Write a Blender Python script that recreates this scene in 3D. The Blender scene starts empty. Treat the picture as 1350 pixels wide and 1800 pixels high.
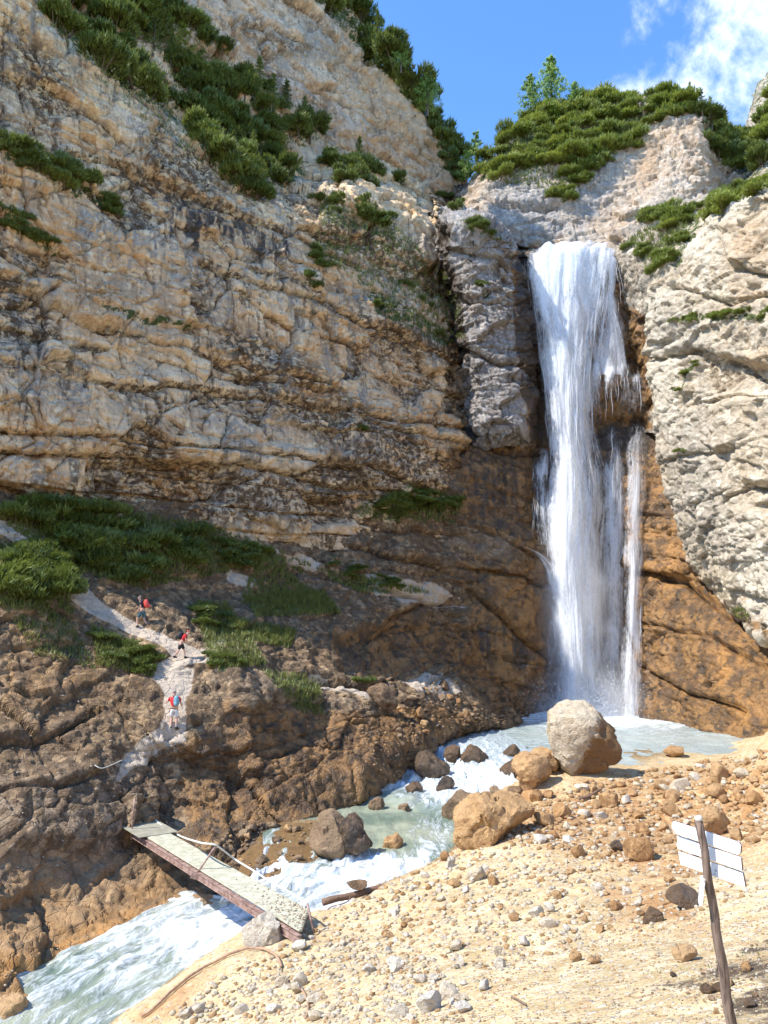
import bpy, bmesh, math, random
import numpy as np
from mathutils import Vector, Matrix, Quaternion
random.seed(7); RNG = np.random.default_rng(7)
SC = bpy.context.scene
COL = SC.collection

# ------------------------------------------------------------------ camera
FOC = 1310.0                      # focal length in photograph pixels (1350 x 1800)
PITCH = math.radians(8.68)
cd = bpy.data.cameras.new("camera"); cam = bpy.data.objects.new("camera", cd); COL.objects.link(cam)
cd.sensor_fit = 'VERTICAL'; cd.sensor_height = 36.0; cd.sensor_width = 27.0
cd.lens = FOC/1800*36.0
cd.clip_start = 0.1; cd.clip_end = 5000
cam.location = (0, 0, 0); cam.rotation_euler = (math.radians(90)+PITCH, 0, 0)
SC.camera = cam

# ------------------------------------------------------------------ sky and sun
SUN_AZ = math.radians(21)         # the sun stands to the left and just behind the viewer
SUN_EL = math.radians(50)
to_sun = Vector((-math.cos(SUN_EL)*math.cos(SUN_AZ), -math.cos(SUN_EL)*math.sin(SUN_AZ), math.sin(SUN_EL)))
ld = bpy.data.lights.new("sun", 'SUN'); ld.energy = 2.25; ld.angle = math.radians(0.5); ld.color = (1.0, 0.95, 0.87)
sun = bpy.data.objects.new("sun", ld); COL.objects.link(sun)
sun.rotation_euler = to_sun.to_track_quat('Z', 'Y').to_euler()
W = bpy.data.worlds.new("World"); SC.world = W; W.use_nodes = True
SC.view_settings.view_transform = 'Standard'; SC.view_settings.look = 'None'
SC.view_settings.exposure = 1.74; SC.view_settings.gamma = 1.0; SC.view_settings.use_curve_mapping = False

class NT:
    """small helper for node trees"""
    def __init__(s, tree): s.t = tree; s.N = tree.nodes; s.L = tree.links
    def n(s, typ, ins=None, **kw):
        nd = s.N.new(typ)
        for k, v in kw.items(): setattr(nd, k, v)
        if ins:
            for k, v in ins.items():
                sock = nd.inputs[k]
                if isinstance(v, bpy.types.NodeSocket): s.L.new(v, sock)
                else: sock.default_value = v
        return nd
    def math(s, op, a, b=None, c=None, clamp=False):
        nd = s.N.new('ShaderNodeMath'); nd.operation = op; nd.use_clamp = clamp
        for i, v in enumerate((a, b, c)):
            if v is None: continue
            if isinstance(v, bpy.types.NodeSocket): s.L.new(v, nd.inputs[i])
            else: nd.inputs[i].default_value = v
        return nd.outputs[0]
    def rng(s, v, a, b, c=0.0, d=1.0, smooth=True):
        nd = s.N.new('ShaderNodeMapRange'); nd.clamp = True
        if smooth: nd.interpolation_type = 'SMOOTHSTEP'
        s.L.new(v, nd.inputs[0])
        for i, x in zip((1, 2, 3, 4), (a, b, c, d)): nd.inputs[i].default_value = x
        return nd.outputs[0]
    def mix(s, f, a, b, blend='MIX'):
        nd = s.N.new('ShaderNodeMix'); nd.data_type = 'RGBA'; nd.blend_type = blend
        for sock, v in ((nd.inputs[0], f), (nd.inputs[6], a), (nd.inputs[7], b)):
            if isinstance(v, bpy.types.NodeSocket): s.L.new(v, sock)
            elif isinstance(v, (tuple, list)): sock.default_value = (*v[:3], 1)
            else: sock.default_value = v
        return nd.outputs[2]
    def noise(s, vec, scale, detail=4, rough=0.55, dist=0.0):
        nd = s.N.new('ShaderNodeTexNoise'); s.L.new(vec, nd.inputs['Vector'])
        nd.inputs['Scale'].default_value = scale; nd.inputs['Detail'].default_value = detail
        nd.inputs['Roughness'].default_value = rough; nd.inputs['Distortion'].default_value = dist
        return nd.outputs['Fac']
    def voro(s, vec, scale, out='Distance', feature='F1'):
        nd = s.N.new('ShaderNodeTexVoronoi'); nd.feature = feature; s.L.new(vec, nd.inputs['Vector'])
        nd.inputs['Scale'].default_value = scale
        return nd.outputs[out]
    def mapping(s, vec, scale=(1, 1, 1), rot=(0, 0, 0), loc=(0, 0, 0)):
        nd = s.N.new('ShaderNodeMapping'); s.L.new(vec, nd.inputs[0])
        nd.inputs['Scale'].default_value = scale; nd.inputs['Rotation'].default_value = rot; nd.inputs['Location'].default_value = loc
        return nd.outputs[0]
    def attr(s, name):
        nd = s.N.new('ShaderNodeAttribute'); nd.attribute_name = name
        return nd.outputs['Fac']

w = NT(W.node_tree); w.N.clear()
sky = w.n('ShaderNodeTexSky'); sky.sky_type = 'NISHITA'; sky.sun_disc = False
sky.sun_elevation = SUN_EL; sky.sun_rotation = math.atan2(to_sun.x, to_sun.y)
sky.altitude = 1800; sky.air_density = 1.0; sky.dust_density = 0.2; sky.ozone_density = 2.2
tc = w.n('ShaderNodeTexCoord').outputs['Generated']
# wispy fair-weather clouds, by direction in the sky
cm = w.mapping(tc, scale=(1.15, 1.0, 1.0), rot=(0.0, 0.7, 0.3))
c1 = w.noise(cm, 6.5, 9, 0.62, 0.15)
c2 = w.noise(w.mapping(tc, loc=(3.7, 1.1, 0.4)), 1.9, 3, 0.5, 0.0)
# one long bank of cloud on the right hand side of the valley
dv = w.n('ShaderNodeVectorMath', {0: tc, 1: (0.50, 0.72, 0.60)}, operation='DOT_PRODUCT').outputs['Value']
bank = w.rng(dv, 0.985, 1.055)
cf = w.math('ADD', w.math('MULTIPLY', c1, 1.0), w.math('MULTIPLY', bank, 0.27))
cf = w.rng(cf, 0.695, 0.95)
cf = w.math('MULTIPLY', cf, 0.9)
skyc = w.mix(1.0, sky.outputs[0], (0.54, 0.78, 0.97), 'MULTIPLY')
skyc = w.mix(cf, skyc, (4.4, 4.6, 4.9))
bg = w.n('ShaderNodeBackground', {0: skyc, 1: 0.14})
w.L.new(bg.outputs[0], w.n('ShaderNodeOutputWorld').inputs[0])

# ------------------------------------------------------------------ rays of the survey photograph -> world
CT, ST = math.cos(PITCH), math.sin(PITCH)
def rays(px, py):
    a = (np.asarray(px, float)-675)/FOC; b = (900-np.asarray(py, float))/FOC
    return np.stack([a, CT-b*ST, ST+b*CT], -1)
def P(px, py, Y):
    d = rays(px, py); return d*(Y/d[..., 1])[..., None]
def Pz(px, py, z):
    d = rays(px, py); return d*(z/d[..., 2])[..., None]
def V(px, py, Y): return Vector(P(px, py, Y))
def project(p):
    x, y, z = p[..., 0], p[..., 1], p[..., 2]
    f = y*CT+z*ST; u = -y*ST+z*CT
    f = np.maximum(f, 1e-3)
    return 675+FOC*x/f, 900-FOC*u/f, f

# ------------------------------------------------------------------ numeric noise
def _hash(ix, iy, iz, seed):
    h = (ix.astype(np.uint32)*np.uint32(374761393) + iy.astype(np.uint32)*np.uint32(668265263)
         + iz.astype(np.uint32)*np.uint32(2147483647) + np.uint32(seed*2654435 & 0xffffffff))
    h = (h ^ (h >> np.uint32(13)))*np.uint32(1274126177)
    h = (h ^ (h >> np.uint32(16)))*np.uint32(2246822519)
    h = h ^ (h >> np.uint32(13))
    return (h & np.uint32(0xffffff)).astype(np.float32)/np.float32(0xffffff)
def vnoise(p, seed=0):
    f = np.floor(p); t = (p-f).astype(np.float32); i = f.astype(np.int64)
    t = t*t*t*(t*(t*6-15)+10)
    r = 0
    for dx in (0, 1):
        wx = t[:, 0] if dx else 1-t[:, 0]
        for dy in (0, 1):
            wy = wx*(t[:, 1] if dy else 1-t[:, 1])
            for dz in (0, 1):
                wz = wy*(t[:, 2] if dz else 1-t[:, 2])
                r = r+wz*_hash(i[:, 0]+dx, i[:, 1]+dy, i[:, 2]+dz, seed)
    return r*2-1
def fbm(p, octv=4, gain=0.5, lac=2.03, seed=0, ridge=False):
    r = 0; a = 1.0; tot = 0; q = p.copy()
    for k in range(octv):
        n = vnoise(q, seed+k*17)
        if ridge: n = 1-2*np.abs(n)
        r = r+a*n; tot += a; a *= gain; q = q*lac+11.3
    return r/tot
def voronoi(p, seed=0, jit=0.7):
    """F1, F2, random id of the nearest cell"""
    b = np.floor(p-0.5+0.0).astype(np.int64)
    F1 = np.full(len(p), 9.0, np.float32); F2 = F1.copy(); ID = np.zeros(len(p), np.float32)
    for dx in (0, 1):
        for dy in (0, 1):
            for dz in (0, 1):
                ix, iy, iz = b[:, 0]+dx, b[:, 1]+dy, b[:, 2]+dz
                h1 = _hash(ix, iy, iz, seed+1); h2 = _hash(ix, iy, iz, seed+2); h3 = _hash(ix, iy, iz, seed+3)
                d = np.sqrt((ix+.5+(h1-.5)*jit-p[:, 0])**2+(iy+.5+(h2-.5)*jit-p[:, 1])**2+(iz+.5+(h3-.5)*jit-p[:, 2])**2)
                near = d < F1
                F2 = np.where(near, F1, np.minimum(F2, d)); F1 = np.where(near, d, F1)
                ID = np.where(near, _hash(ix, iy, iz, seed+9), ID)
    return F1, F2, ID
def facets(p, freq, seed, tilt=0.5, jit=0.9):
    """each joint block gets its own tilted face: (height, crack)"""
    q = p*freq; b = np.floor(q-0.5).astype(np.int64)
    F1 = np.full(len(p), 9.0, np.float32); F2 = F1.copy(); H = np.zeros(len(p), np.float32)
    for dx in (0, 1):
        for dy in (0, 1):
            for dz in (0, 1):
                ix, iy, iz = b[:, 0]+dx, b[:, 1]+dy, b[:, 2]+dz
                h = [_hash(ix, iy, iz, seed+k) for k in range(7)]
                ex, ey, ez = q[:, 0]-(ix+.5+(h[0]-.5)*jit), q[:, 1]-(iy+.5+(h[1]-.5)*jit), q[:, 2]-(iz+.5+(h[2]-.5)*jit)
                d = np.abs(ex)*0.9+np.abs(ey)*0.9+np.abs(ez)*0.8+0.3*np.sqrt(ex*ex+ey*ey+ez*ez)
                hh = (h[3]-.5)+tilt*2*((h[4]-.5)*ex+(h[5]-.5)*ey+(h[6]-.62)*ez)
                near = d < F1
                F2 = np.where(near, F1, np.minimum(F2, d)); F1 = np.where(near, d, F1); H = np.where(near, hh, H)
    return H, np.exp(-((F2-F1)/0.06)**2)
def sstep(x, a, b):
    t = np.clip((x-a)/(b-a), 0, 1); return t*t*(3-2*t)
def poly_sd(px, py, poly):
    """signed distance to a polygon in photograph pixels, positive inside"""
    d = np.full(px.shape, 1e9); ins = np.zeros(px.shape, bool)
    n = len(poly)
    for i in range(n):
        x0, y0 = poly[i]; x1, y1 = poly[(i+1) % n]
        ex, ey = x1-x0, y1-y0; L = ex*ex+ey*ey+1e-9
        t = np.clip(((px-x0)*ex+(py-y0)*ey)/L, 0, 1)
        d = np.minimum(d, (px-x0-t*ex)**2+(py-y0-t*ey)**2)
        c = ((y0 > py) != (y1 > py))
        with np.errstate(divide='ignore', invalid='ignore'):
            xi = (x1-x0)*(py-y0)/(y1-y0+1e-12)+x0
        ins ^= (c & (px < xi))
    return np.where(ins, 1, -1)*np.sqrt(d)
def line_sd(px, py, pts):
    """(distance, signed side) to an open line; side > 0 is below the line in the photograph"""
    d = np.full(px.shape, 1e9); s = np.zeros(px.shape)
    for (x0, y0), (x1, y1) in zip(pts[:-1], pts[1:]):
        ex, ey = x1-x0, y1-y0; L = ex*ex+ey*ey+1e-9
        t = np.clip(((px-x0)*ex+(py-y0)*ey)/L, 0, 1)
        dd = (px-x0-t*ex)**2+(py-y0-t*ey)**2
        side = (ex*(py-y0)-ey*(px-x0))/math.sqrt(L)
        m = dd < d; d = np.where(m, dd, d); s = np.where(m, side, s)
    return np.sqrt(d), s

# ------------------------------------------------------------------ survey-net surfaces
def catmull(A, t):
    """A (n, ...) control rows, t positions in 0..n-1"""
    n = len(A); i = np.clip(np.floor(t).astype(int), 0, n-2); f = (t-i).reshape((-1,)+(1,)*(A.ndim-1))
    ext = np.concatenate([2*A[:1]-A[1:2], A, 2*A[-1:]-A[-2:-1]])
    p0, p1, p2, p3 = ext[i], ext[i+1], ext[i+2], ext[i+3]
    # lightly damped tangents keep the net from overshooting
    m1 = (p2-p0)*0.5*0.85; m2 = (p3-p1)*0.5*0.85
    f2 = f*f; f3 = f2*f
    return (2*f3-3*f2+1)*p1+(f3-2*f2+f)*m1+(-2*f3+3*f2)*p2+(f3-f2)*m2
def spread(A, n, axis):
    """n parameter values spread evenly over the mean chord length"""
    d = np.linalg.norm(np.diff(A, axis=axis), axis=-1).mean(axis=1-axis)
    c = np.concatenate([[0], np.cumsum(d)])
    return np.interp(np.linspace(0, c[-1], n), c, np.arange(len(c)))
def spread_px(A, n, axis):
    x, y, _ = project(A)
    q = np.stack([x, y], -1); d = np.linalg.norm(np.diff(q, axis=axis), axis=-1).mean(axis=1-axis)
    d3 = np.linalg.norm(np.diff(A, axis=axis), axis=-1).mean(axis=1-axis)
    d = d+d3*4
    c = np.concatenate([[0], np.cumsum(d)])
    return np.interp(np.linspace(0, c[-1], n), c, np.arange(len(c)))
def surface(net, nr, nc):
    net = np.asarray(net, float)
    g = catmull(net, spread_px(net, nr, 0))
    g = catmull(g.transpose(1, 0, 2), spread_px(net, nc, 1)).transpose(1, 0, 2)
    return g
def grid_normals(g):
    du = np.gradient(g, axis=1); dv = np.gradient(g, axis=0)
    n = np.cross(dv, du)      # rows run down, columns run right: faces the viewer
    n /= np.linalg.norm(n, axis=-1, keepdims=True)+1e-9
    return n
def grid_mesh(name, g, mat, attrs=None, smooth=True, keep=None, kind='structure', parent=None):
    r, c, _ = g.shape
    me = bpy.data.meshes.new(name)
    idx = np.arange(r*c).reshape(r, c)
    q = np.stack([idx[:-1, :-1], idx[1:, :-1], idx[1:, 1:], idx[:-1, 1:]], -1).reshape(-1, 4)
    if keep is not None:
        k = keep.reshape(-1); q = q[k[q].any(axis=1)]
    me.vertices.add(r*c); me.vertices.foreach_set('co', g.reshape(-1).astype(np.float32))
    me.loops.add(q.size); me.loops.foreach_set('vertex_index', q.reshape(-1).astype(np.int32))
    me.polygons.add(len(q)); me.polygons.foreach_set('loop_start', (np.arange(len(q))*4).astype(np.int32))
    me.polygons.foreach_set('use_smooth', np.full(len(q), smooth))
    me.update(calc_edges=True)
    for k, v in (attrs or {}).items():
        a = me.attributes.new(k, 'FLOAT', 'POINT'); a.data.foreach_set('value', np.asarray(v, np.float32).reshape(-1))
    me.materials.append(mat)
    o = bpy.data.objects.new(name, me); COL.objects.link(o)
    if kind: o['kind'] = kind
    if parent: o.parent = parent
    return o

GRIDS = []          # (displaced grid, normals) of every terrain surface, for standing things on them
def rock_disp(p, n, strata=1.0, blocks=1.0, rough=1.0, thick=1.35, seed=0, dipx=0.0, dipy=0.0, wave=1.0, fine=1.0, flat=0.0):
    """relief in metres along the normal: bedding ledges, joint blocks, weathering"""
    warp = (fbm(p*0.07, 2, seed=seed+5)*1.6+fbm(p*0.35, 3, seed=seed+8)*0.35)*wave
    zz = p[:, 2]+dipx*p[:, 0]+dipy*p[:, 1]+warp
    t = zz/thick; t = t+0.45*vnoise(np.stack([t*0.7, 0*t, 0*t], -1), seed+3)
    k = np.floor(t); f = (t-k).astype(np.float32)
    q = np.stack([p[:, 0]*0.13, p[:, 1]*0.13, k*7.7], -1)
    prot = vnoise(q, seed+31)*0.9+vnoise(q*np.array([3.1, 3.1, 1]), seed+37)*0.35
    hk = _hash(k.astype(np.int64), k.astype(np.int64)*0, k.astype(np.int64)*0, seed+77)
    open_ = sstep(vnoise(np.stack([p[:, 0]*.22, p[:, 1]*.22, k*3.3], -1), seed+41), -0.45, 0.35)
    joint = np.exp(-(f/0.07)**2)+np.exp(-((1-f)/0.05)**2)
    ds = strata*(0.34*prot-0.42*joint*open_*(0.4+hk)+0.10*(1-f)*hk)
    # thin secondary bedding
    t2 = zz/(thick*0.31); k2 = np.floor(t2); f2 = t2-k2
    o2 = sstep(vnoise(np.stack([p[:, 0]*.3, p[:, 1]*.3, k2*5.1], -1), seed+43), 0.0, 0.6)
    ds = ds+fine*strata*(-0.13*np.exp(-((f2-.5)/0.16)**2)*o2+0.05*vnoise(np.stack([p[:, 0]*.5, p[:, 1]*.5, k2*9.1], -1), seed+47))
    # joint blocks: faceted, at four sizes
    wv = np.stack([vnoise(p*0.6, seed+51), vnoise(p*0.6, seed+52), vnoise(p*0.6, seed+53)], -1)*0.30
    pw = p+wv
    H1, c1_ = facets(pw*np.array([1, 1, 1.5]), 0.36, seed+61, 0.55)
    H2, c2_ = facets(pw*np.array([1, 1, 1.5]), 0.95, seed+71, 0.6)
    H3, c3_ = facets(pw*np.array([1, 1, 1.4]), 2.3, seed+91, 0.6)
    m2_ = 0.5+0.8*sstep(vnoise(p*0.25, seed+95), -0.4, 0.5)
    db = blocks*(0.62*H1-0.16*c1_+(0.26*H2-0.06*c2_)*m2_+0.11*H3*m2_)
    if flat:      # big flat wall faces between upright joints
        F_, cf_ = facets(pw*np.array([1, 1, 1.25]), 0.21, seed+131, 0.22); G_, cg_ = facets(p*np.array([1, 1, .55]), 0.62, seed+141, 0.30)
        db = db+flat*(1.15*F_-0.30*cf_+0.34*G_-0.16*cg_)
    dn = rough*(0.55*fbm(p*0.16, 2, seed=seed+81)+0.16*fbm(p*0.55, 3, seed=seed+82, ridge=True)+0.13*fbm(p*2.6, 3, gain=0.62, seed=seed+83))
    return ds+db+dn

def relief_lines(px, py, lines, n_w):
    d = 0
    for pts, w_, amp in lines:
        dist, side = line_sd(px+n_w*6, py+n_w*5, pts)
        below = np.where(side > 0, 1.0, 0.0)
        d = d-amp*np.exp(-(dist/w_)**2)*np.where(side > 0, 1.0, 0.25)+0.4*amp*np.exp(-((dist-w_)/(w_*1.6))**2)*(1-below)
    return d
def make_terrain(name, net, nr, nc, mat, disp=None, lines=(), polys=(), masks=None, label=None, calm=()):
    g = surface(net, nr, nc); n = grid_normals(g)
    p = g.reshape(-1, 3); nn = n.reshape(-1, 3)
    px, py, _ = project(p)
    wn = vnoise(p*0.5, 900)+0.5*vnoise(p*1.3, 901)
    d = rock_disp(p, nn, **(disp or {}))
    for poly, k_ in calm: d = d*(1-k_*sstep(poly_sd(px+wn*9, py+wn*7, poly), -10, 10))
    if lines: d = d+relief_lines(px, py, lines, wn)
    for poly, amp, soft in polys:
        sd = poly_sd(px+wn*7, py+wn*7, poly); d = d+amp*sstep(sd, -soft, soft)
    # fade relief where the sheet's own border is met, so that borders stay where they were put
    p2 = p+nn*d[:, None]
    g2 = p2.reshape(g.shape)
    px2, py2, _ = project(p2)
    at = masks(px2, py2, p2, d, wn) if masks else {}
    o = grid_mesh(name, g2, mat, {k: np.clip(v, 0, 1) for k, v in at.items()})
    n2 = grid_normals(g2)
    GRIDS.append((p2, n2.reshape(-1, 3), name))
    if label: o['label'] = label
    return o
# ------------------------------------------------------------------ materials
def new_mat(name):
    m = bpy.data.materials.new(name); m.use_nodes = True
    t = NT(m.node_tree); t.N.clear()
    return m, t
def finish(t, color, rough=0.8, bump=None, strength=0.6, dist=0.05, **extra):
    b = t.n('ShaderNodeBsdfPrincipled')
    for k, v in {'Base Color': color, 'Roughness': rough, **extra}.items():
        if isinstance(v, bpy.types.NodeSocket): t.L.new(v, b.inputs[k])
        elif isinstance(v, (tuple, list)) and len(v) == 3: b.inputs[k].default_value = (*v, 1)
        else: b.inputs[k].default_value = v
    if bump is not None:
        bn = t.n('ShaderNodeBump', {'Height': bump, 'Strength': strength, 'Distance': dist})
        t.L.new(bn.outputs[0], b.inputs['Normal'])
    o = t.n('ShaderNodeOutputMaterial'); t.L.new(b.outputs[0], o.inputs[0])
    return b

def rock_material(name, light, tan, grey, dark=(0.085, 0.060, 0.038), streak=0.6, streak_dir=0.10, bgain=0.66):
    """limestone: warm and grey tones, vertical run-off streaks, wet ochre, black lichen, moss and gravel by region"""
    m, t = new_mat(name)
    pos = t.n('ShaderNodeNewGeometry').outputs['Position']
    n1 = t.noise(pos, 0.16, 5, 0.6, 0.6)
    n2 = t.noise(pos, 0.9, 6, 0.62, 0.4)
    n3 = t.noise(pos, 5.0, 5, 0.65)
    col = t.mix(t.rng(n1, 0.42, 0.58), tan, light)
    col = t.mix(t.rng(n2, 0.42, 0.66), t.mix(0.35, col, tuple(x*0.55 for x in tan)), t.mix(0.45, col, light))
    # vertical streaks of grey run-off
    sv = t.mapping(pos, scale=(0.75, 0.75, streak_dir))
    s1 = t.noise(sv, 1.3, 5, 0.6, 0.25)
    s2 = t.noise(t.mapping(pos, scale=(2.6, 2.6, 0.16)), 1.0, 4, 0.6, 0.2)
    sg = t.math('MULTIPLY', t.rng(s1, 0.47, 0.56), t.rng(t.noise(pos, 0.22, 3, 0.5), 0.38, 0.58))
    gm = t.math('MAXIMUM', t.math('MULTIPLY', sg, streak), t.attr('grey'))
    gcol = t.mix(t.rng(s2, 0.35, 0.62), grey, tuple(x*0.62 for x in grey))
    col = t.mix(gm, col, gcol)
    ws = t.rng(t.noise(t.mapping(pos, scale=(3.4, 3.4, 0.22)), 1.0, 4, 0.6, 0.2), 0.56, 0.70)
    col = t.mix(t.math('MULTIPLY', ws, 0.5), col, tuple(min(1, x*1.15) for x in light))
    ds = t.rng(t.noise(t.mapping(pos, scale=(1.9, 1.9, 0.10), loc=(5, 3, 1)), 1.0, 5, 0.65, 0.3), 0.52, 0.62)
    ds = t.math('MULTIPLY', ds, t.rng(t.noise(pos, 0.3, 3, 0.6), 0.44, 0.60))
    col = t.mix(t.math('MULTIPLY', ds, streak*0.85), col, (0.085, 0.062, 0.042))
    # fine dark speckle, lichen, soil and painted crack shade in patches
    sp = t.rng(t.noise(pos, 2.6, 8, 0.72, 0.6), 0.53, 0.66)
    sp = t.math('MULTIPLY', sp, t.rng(t.noise(pos, 0.35, 3, 0.6), 0.40, 0.62))
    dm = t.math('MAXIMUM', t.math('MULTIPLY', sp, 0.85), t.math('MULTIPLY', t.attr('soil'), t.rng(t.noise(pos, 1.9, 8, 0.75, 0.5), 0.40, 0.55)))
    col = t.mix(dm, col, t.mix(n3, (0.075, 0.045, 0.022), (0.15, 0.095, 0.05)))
    # broken light stone chips showing through
    ch = t.voro(t.mapping(pos, scale=(1, 1, 1.5)), 3.1, 'Color'); chs = t.n('ShaderNodeSeparateColor', {0: ch}).outputs
    chm = t.math('MULTIPLY', t.rng(chs[0], 0.74, 0.80), t.rng(t.noise(pos, 0.8, 5, 0.7), 0.42, 0.60))
    col = t.mix(t.math('MULTIPLY', chm, 0.55), col, t.mix(chs[1], light, tuple(min(1, x*1.25) for x in light)))
    # ochre, algae-stained wet rock
    och = t.mix(t.rng(n2, 0.36, 0.60), (0.085, 0.042, 0.014), (0.285, 0.15, 0.05))
    och = t.mix(t.rng(t.noise(pos, 1.7, 5, 0.6, 0.8), 0.48, 0.66), och, (0.055, 0.035, 0.018))
    wet = t.attr('wet')
    wf = t.rng(t.math('ADD', wet, t.math('MULTIPLY', t.math('SUBTRACT', n2, 0.5), 0.9)), 0.30, 0.62)
    wf = t.math('MULTIPLY', wf, t.rng(wet, 0.02, 0.2))
    col = t.mix(wf, col, och)
    # bright orange iron staining
    of = t.math('MULTIPLY', t.attr('orange'), t.rng(n2, 0.32, 0.58))
    col = t.mix(of, col, t.mix(n3, (0.30, 0.125, 0.03), (0.56, 0.30, 0.09)))
    # black lichen and seepage curtains, combed downwards
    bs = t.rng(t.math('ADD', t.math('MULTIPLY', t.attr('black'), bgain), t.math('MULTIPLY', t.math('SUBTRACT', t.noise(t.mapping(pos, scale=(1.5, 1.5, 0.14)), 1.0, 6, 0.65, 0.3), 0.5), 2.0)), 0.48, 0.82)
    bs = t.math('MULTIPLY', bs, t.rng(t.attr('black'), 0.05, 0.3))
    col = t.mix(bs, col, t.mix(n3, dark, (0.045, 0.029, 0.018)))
    # gravel (pale grit of the path)
    gr = t.voro(pos, 9.0, 'Color')
    gcol2 = t.mix(0.5, gr, (0.5, 0.5, 0.5), 'MIX')
    gcol2 = t.mix(1.0, t.mix(0.65, gcol2, (0.6, 0.57, 0.53)), (0.72, 0.66, 0.60), 'MULTIPLY')
    bw = t.n('ShaderNodeRGBToBW', {0: gcol2}).outputs[0]
    gcol2 = t.mix(bw, (0.34, 0.26, 0.18), (0.86, 0.72, 0.55))
    col = t.mix(t.rng(t.math('ADD', t.attr('gravel'), t.math('MULTIPLY', t.math('SUBTRACT', n2, 0.5), 0.8)), 0.38, 0.6), col, gcol2)
    # moss and thin turf
    mo = t.rng(t.math('ADD', t.math('MULTIPLY', t.attr('moss'), 0.62), t.math('MULTIPLY', t.math('SUBTRACT', t.noise(pos, 1.6, 7, 0.7, 0.4), 0.5), 1.5)), 0.52, 0.66)
    mo = t.math('MULTIPLY', mo, t.rng(t.attr('moss'), 0.03, 0.25))
    col = t.mix(mo, col, t.mix(n3, (0.035, 0.048, 0.012), (0.10, 0.125, 0.03)))
    rough = t.math('SUBTRACT', 0.9, t.math('MULTIPLY', t.math('MAXIMUM', wf, bs), 0.42))
    h = t.math('ADD', t.math('MULTIPLY', n2, 0.6), t.math('MULTIPLY', n3, 0.30))
    h = t.math('ADD', h, t.math('MULTIPLY', t.noise(pos, 17.0, 4, 0.7), 0.14))
    cr = t.voro(t.mapping(pos, scale=(1, 1, 1.4)), 1.7, 'Distance', 'DISTANCE_TO_EDGE')
    h = t.math('ADD', h, t.math('MULTIPLY', t.rng(cr, 0.0, 0.06), 0.10))
    finish(t, col, rough, h, 0.9, 0.35)
    return m

M_WALL = rock_material('rock_wall', (0.90, 0.67, 0.41), (0.72, 0.43, 0.20), (0.50, 0.42, 0.32), streak=0.95)
M_UPPER = rock_material('rock_upper_wall', (0.84, 0.61, 0.41), (0.68, 0.41, 0.22), (0.44, 0.38, 0.31), streak=0.6)
M_PALE = rock_material('rock_pale', (0.70, 0.62, 0.48), (0.54, 0.43, 0.29), (0.45, 0.41, 0.35), streak=0.3)
M_BUTT = rock_material('rock_buttress', (0.50, 0.45, 0.40), (0.40, 0.33, 0.26), (0.33, 0.32, 0.31), streak=0.6, bgain=0.95)
M_FALL = rock_material('rock_behind_falls', (0.40, 0.27, 0.15), (0.26, 0.15, 0.07), (0.24, 0.20, 0.17), streak=0.2, bgain=1.0)
M_SLOPE = rock_material('rock_slope', (0.46, 0.31, 0.165), (0.19, 0.105, 0.038), (0.29, 0.23, 0.17), streak=0.35)

def blob(px, py, poly, soft=14): return sstep(poly_sd(px, py, poly), -soft, soft)
def many(px, py, polys, soft=12):
    r = np.zeros(px.shape)
    for q in polys: r = np.maximum(r, blob(px, py, q, soft))
    return r

# ------------------------------------------------------------------ the long left wall (lower tier)
NH = np.array([0.655, -0.756, 0.0]); P0 = np.array([-19.7, 38.3, 0.0]); LEAN = 0.17
def on_wall(px, py, off, lean=LEAN):
    d = rays(px, py); t_ = (off+P0@NH)/(d@NH+lean*d[..., 2]); return d*t_[..., None] if np.ndim(t_) else d*t_
def W_(px, py, off=0.0): return on_wall(float(px), float(py), off)
cx = [-300, -120, 0, 130, 260, 390, 510, 620, 710, 770, 815, 838]
top = [-260, -160, -60, 110, 190, 300, 350, 335, 365, 395, 420, 440]
base = [880, 880, 884, 892, 900, 925, 935, 930, 925, 930, 940, 950]
net = []
net.append([W_(x-20, y-70, -7) for x, y in zip(cx, top)])     # ledge floor running back
net.append([W_(x, y-6, -1.2) for x, y in zip(cx, top)])
for f in (0.06, 0.2, 0.35, 0.5, 0.65, 0.8, 0.93, 1.06):
    off = {0.06: 0, 0.2: .2, 0.35: .5, .5: .3, .65: .6, .8: .8, .93: .3, 1.06: -.8}[f]
    net.append([W_(x, y0+(y1-y0)*f, off) for x, y0, y1 in zip(cx, top, base)])
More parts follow.
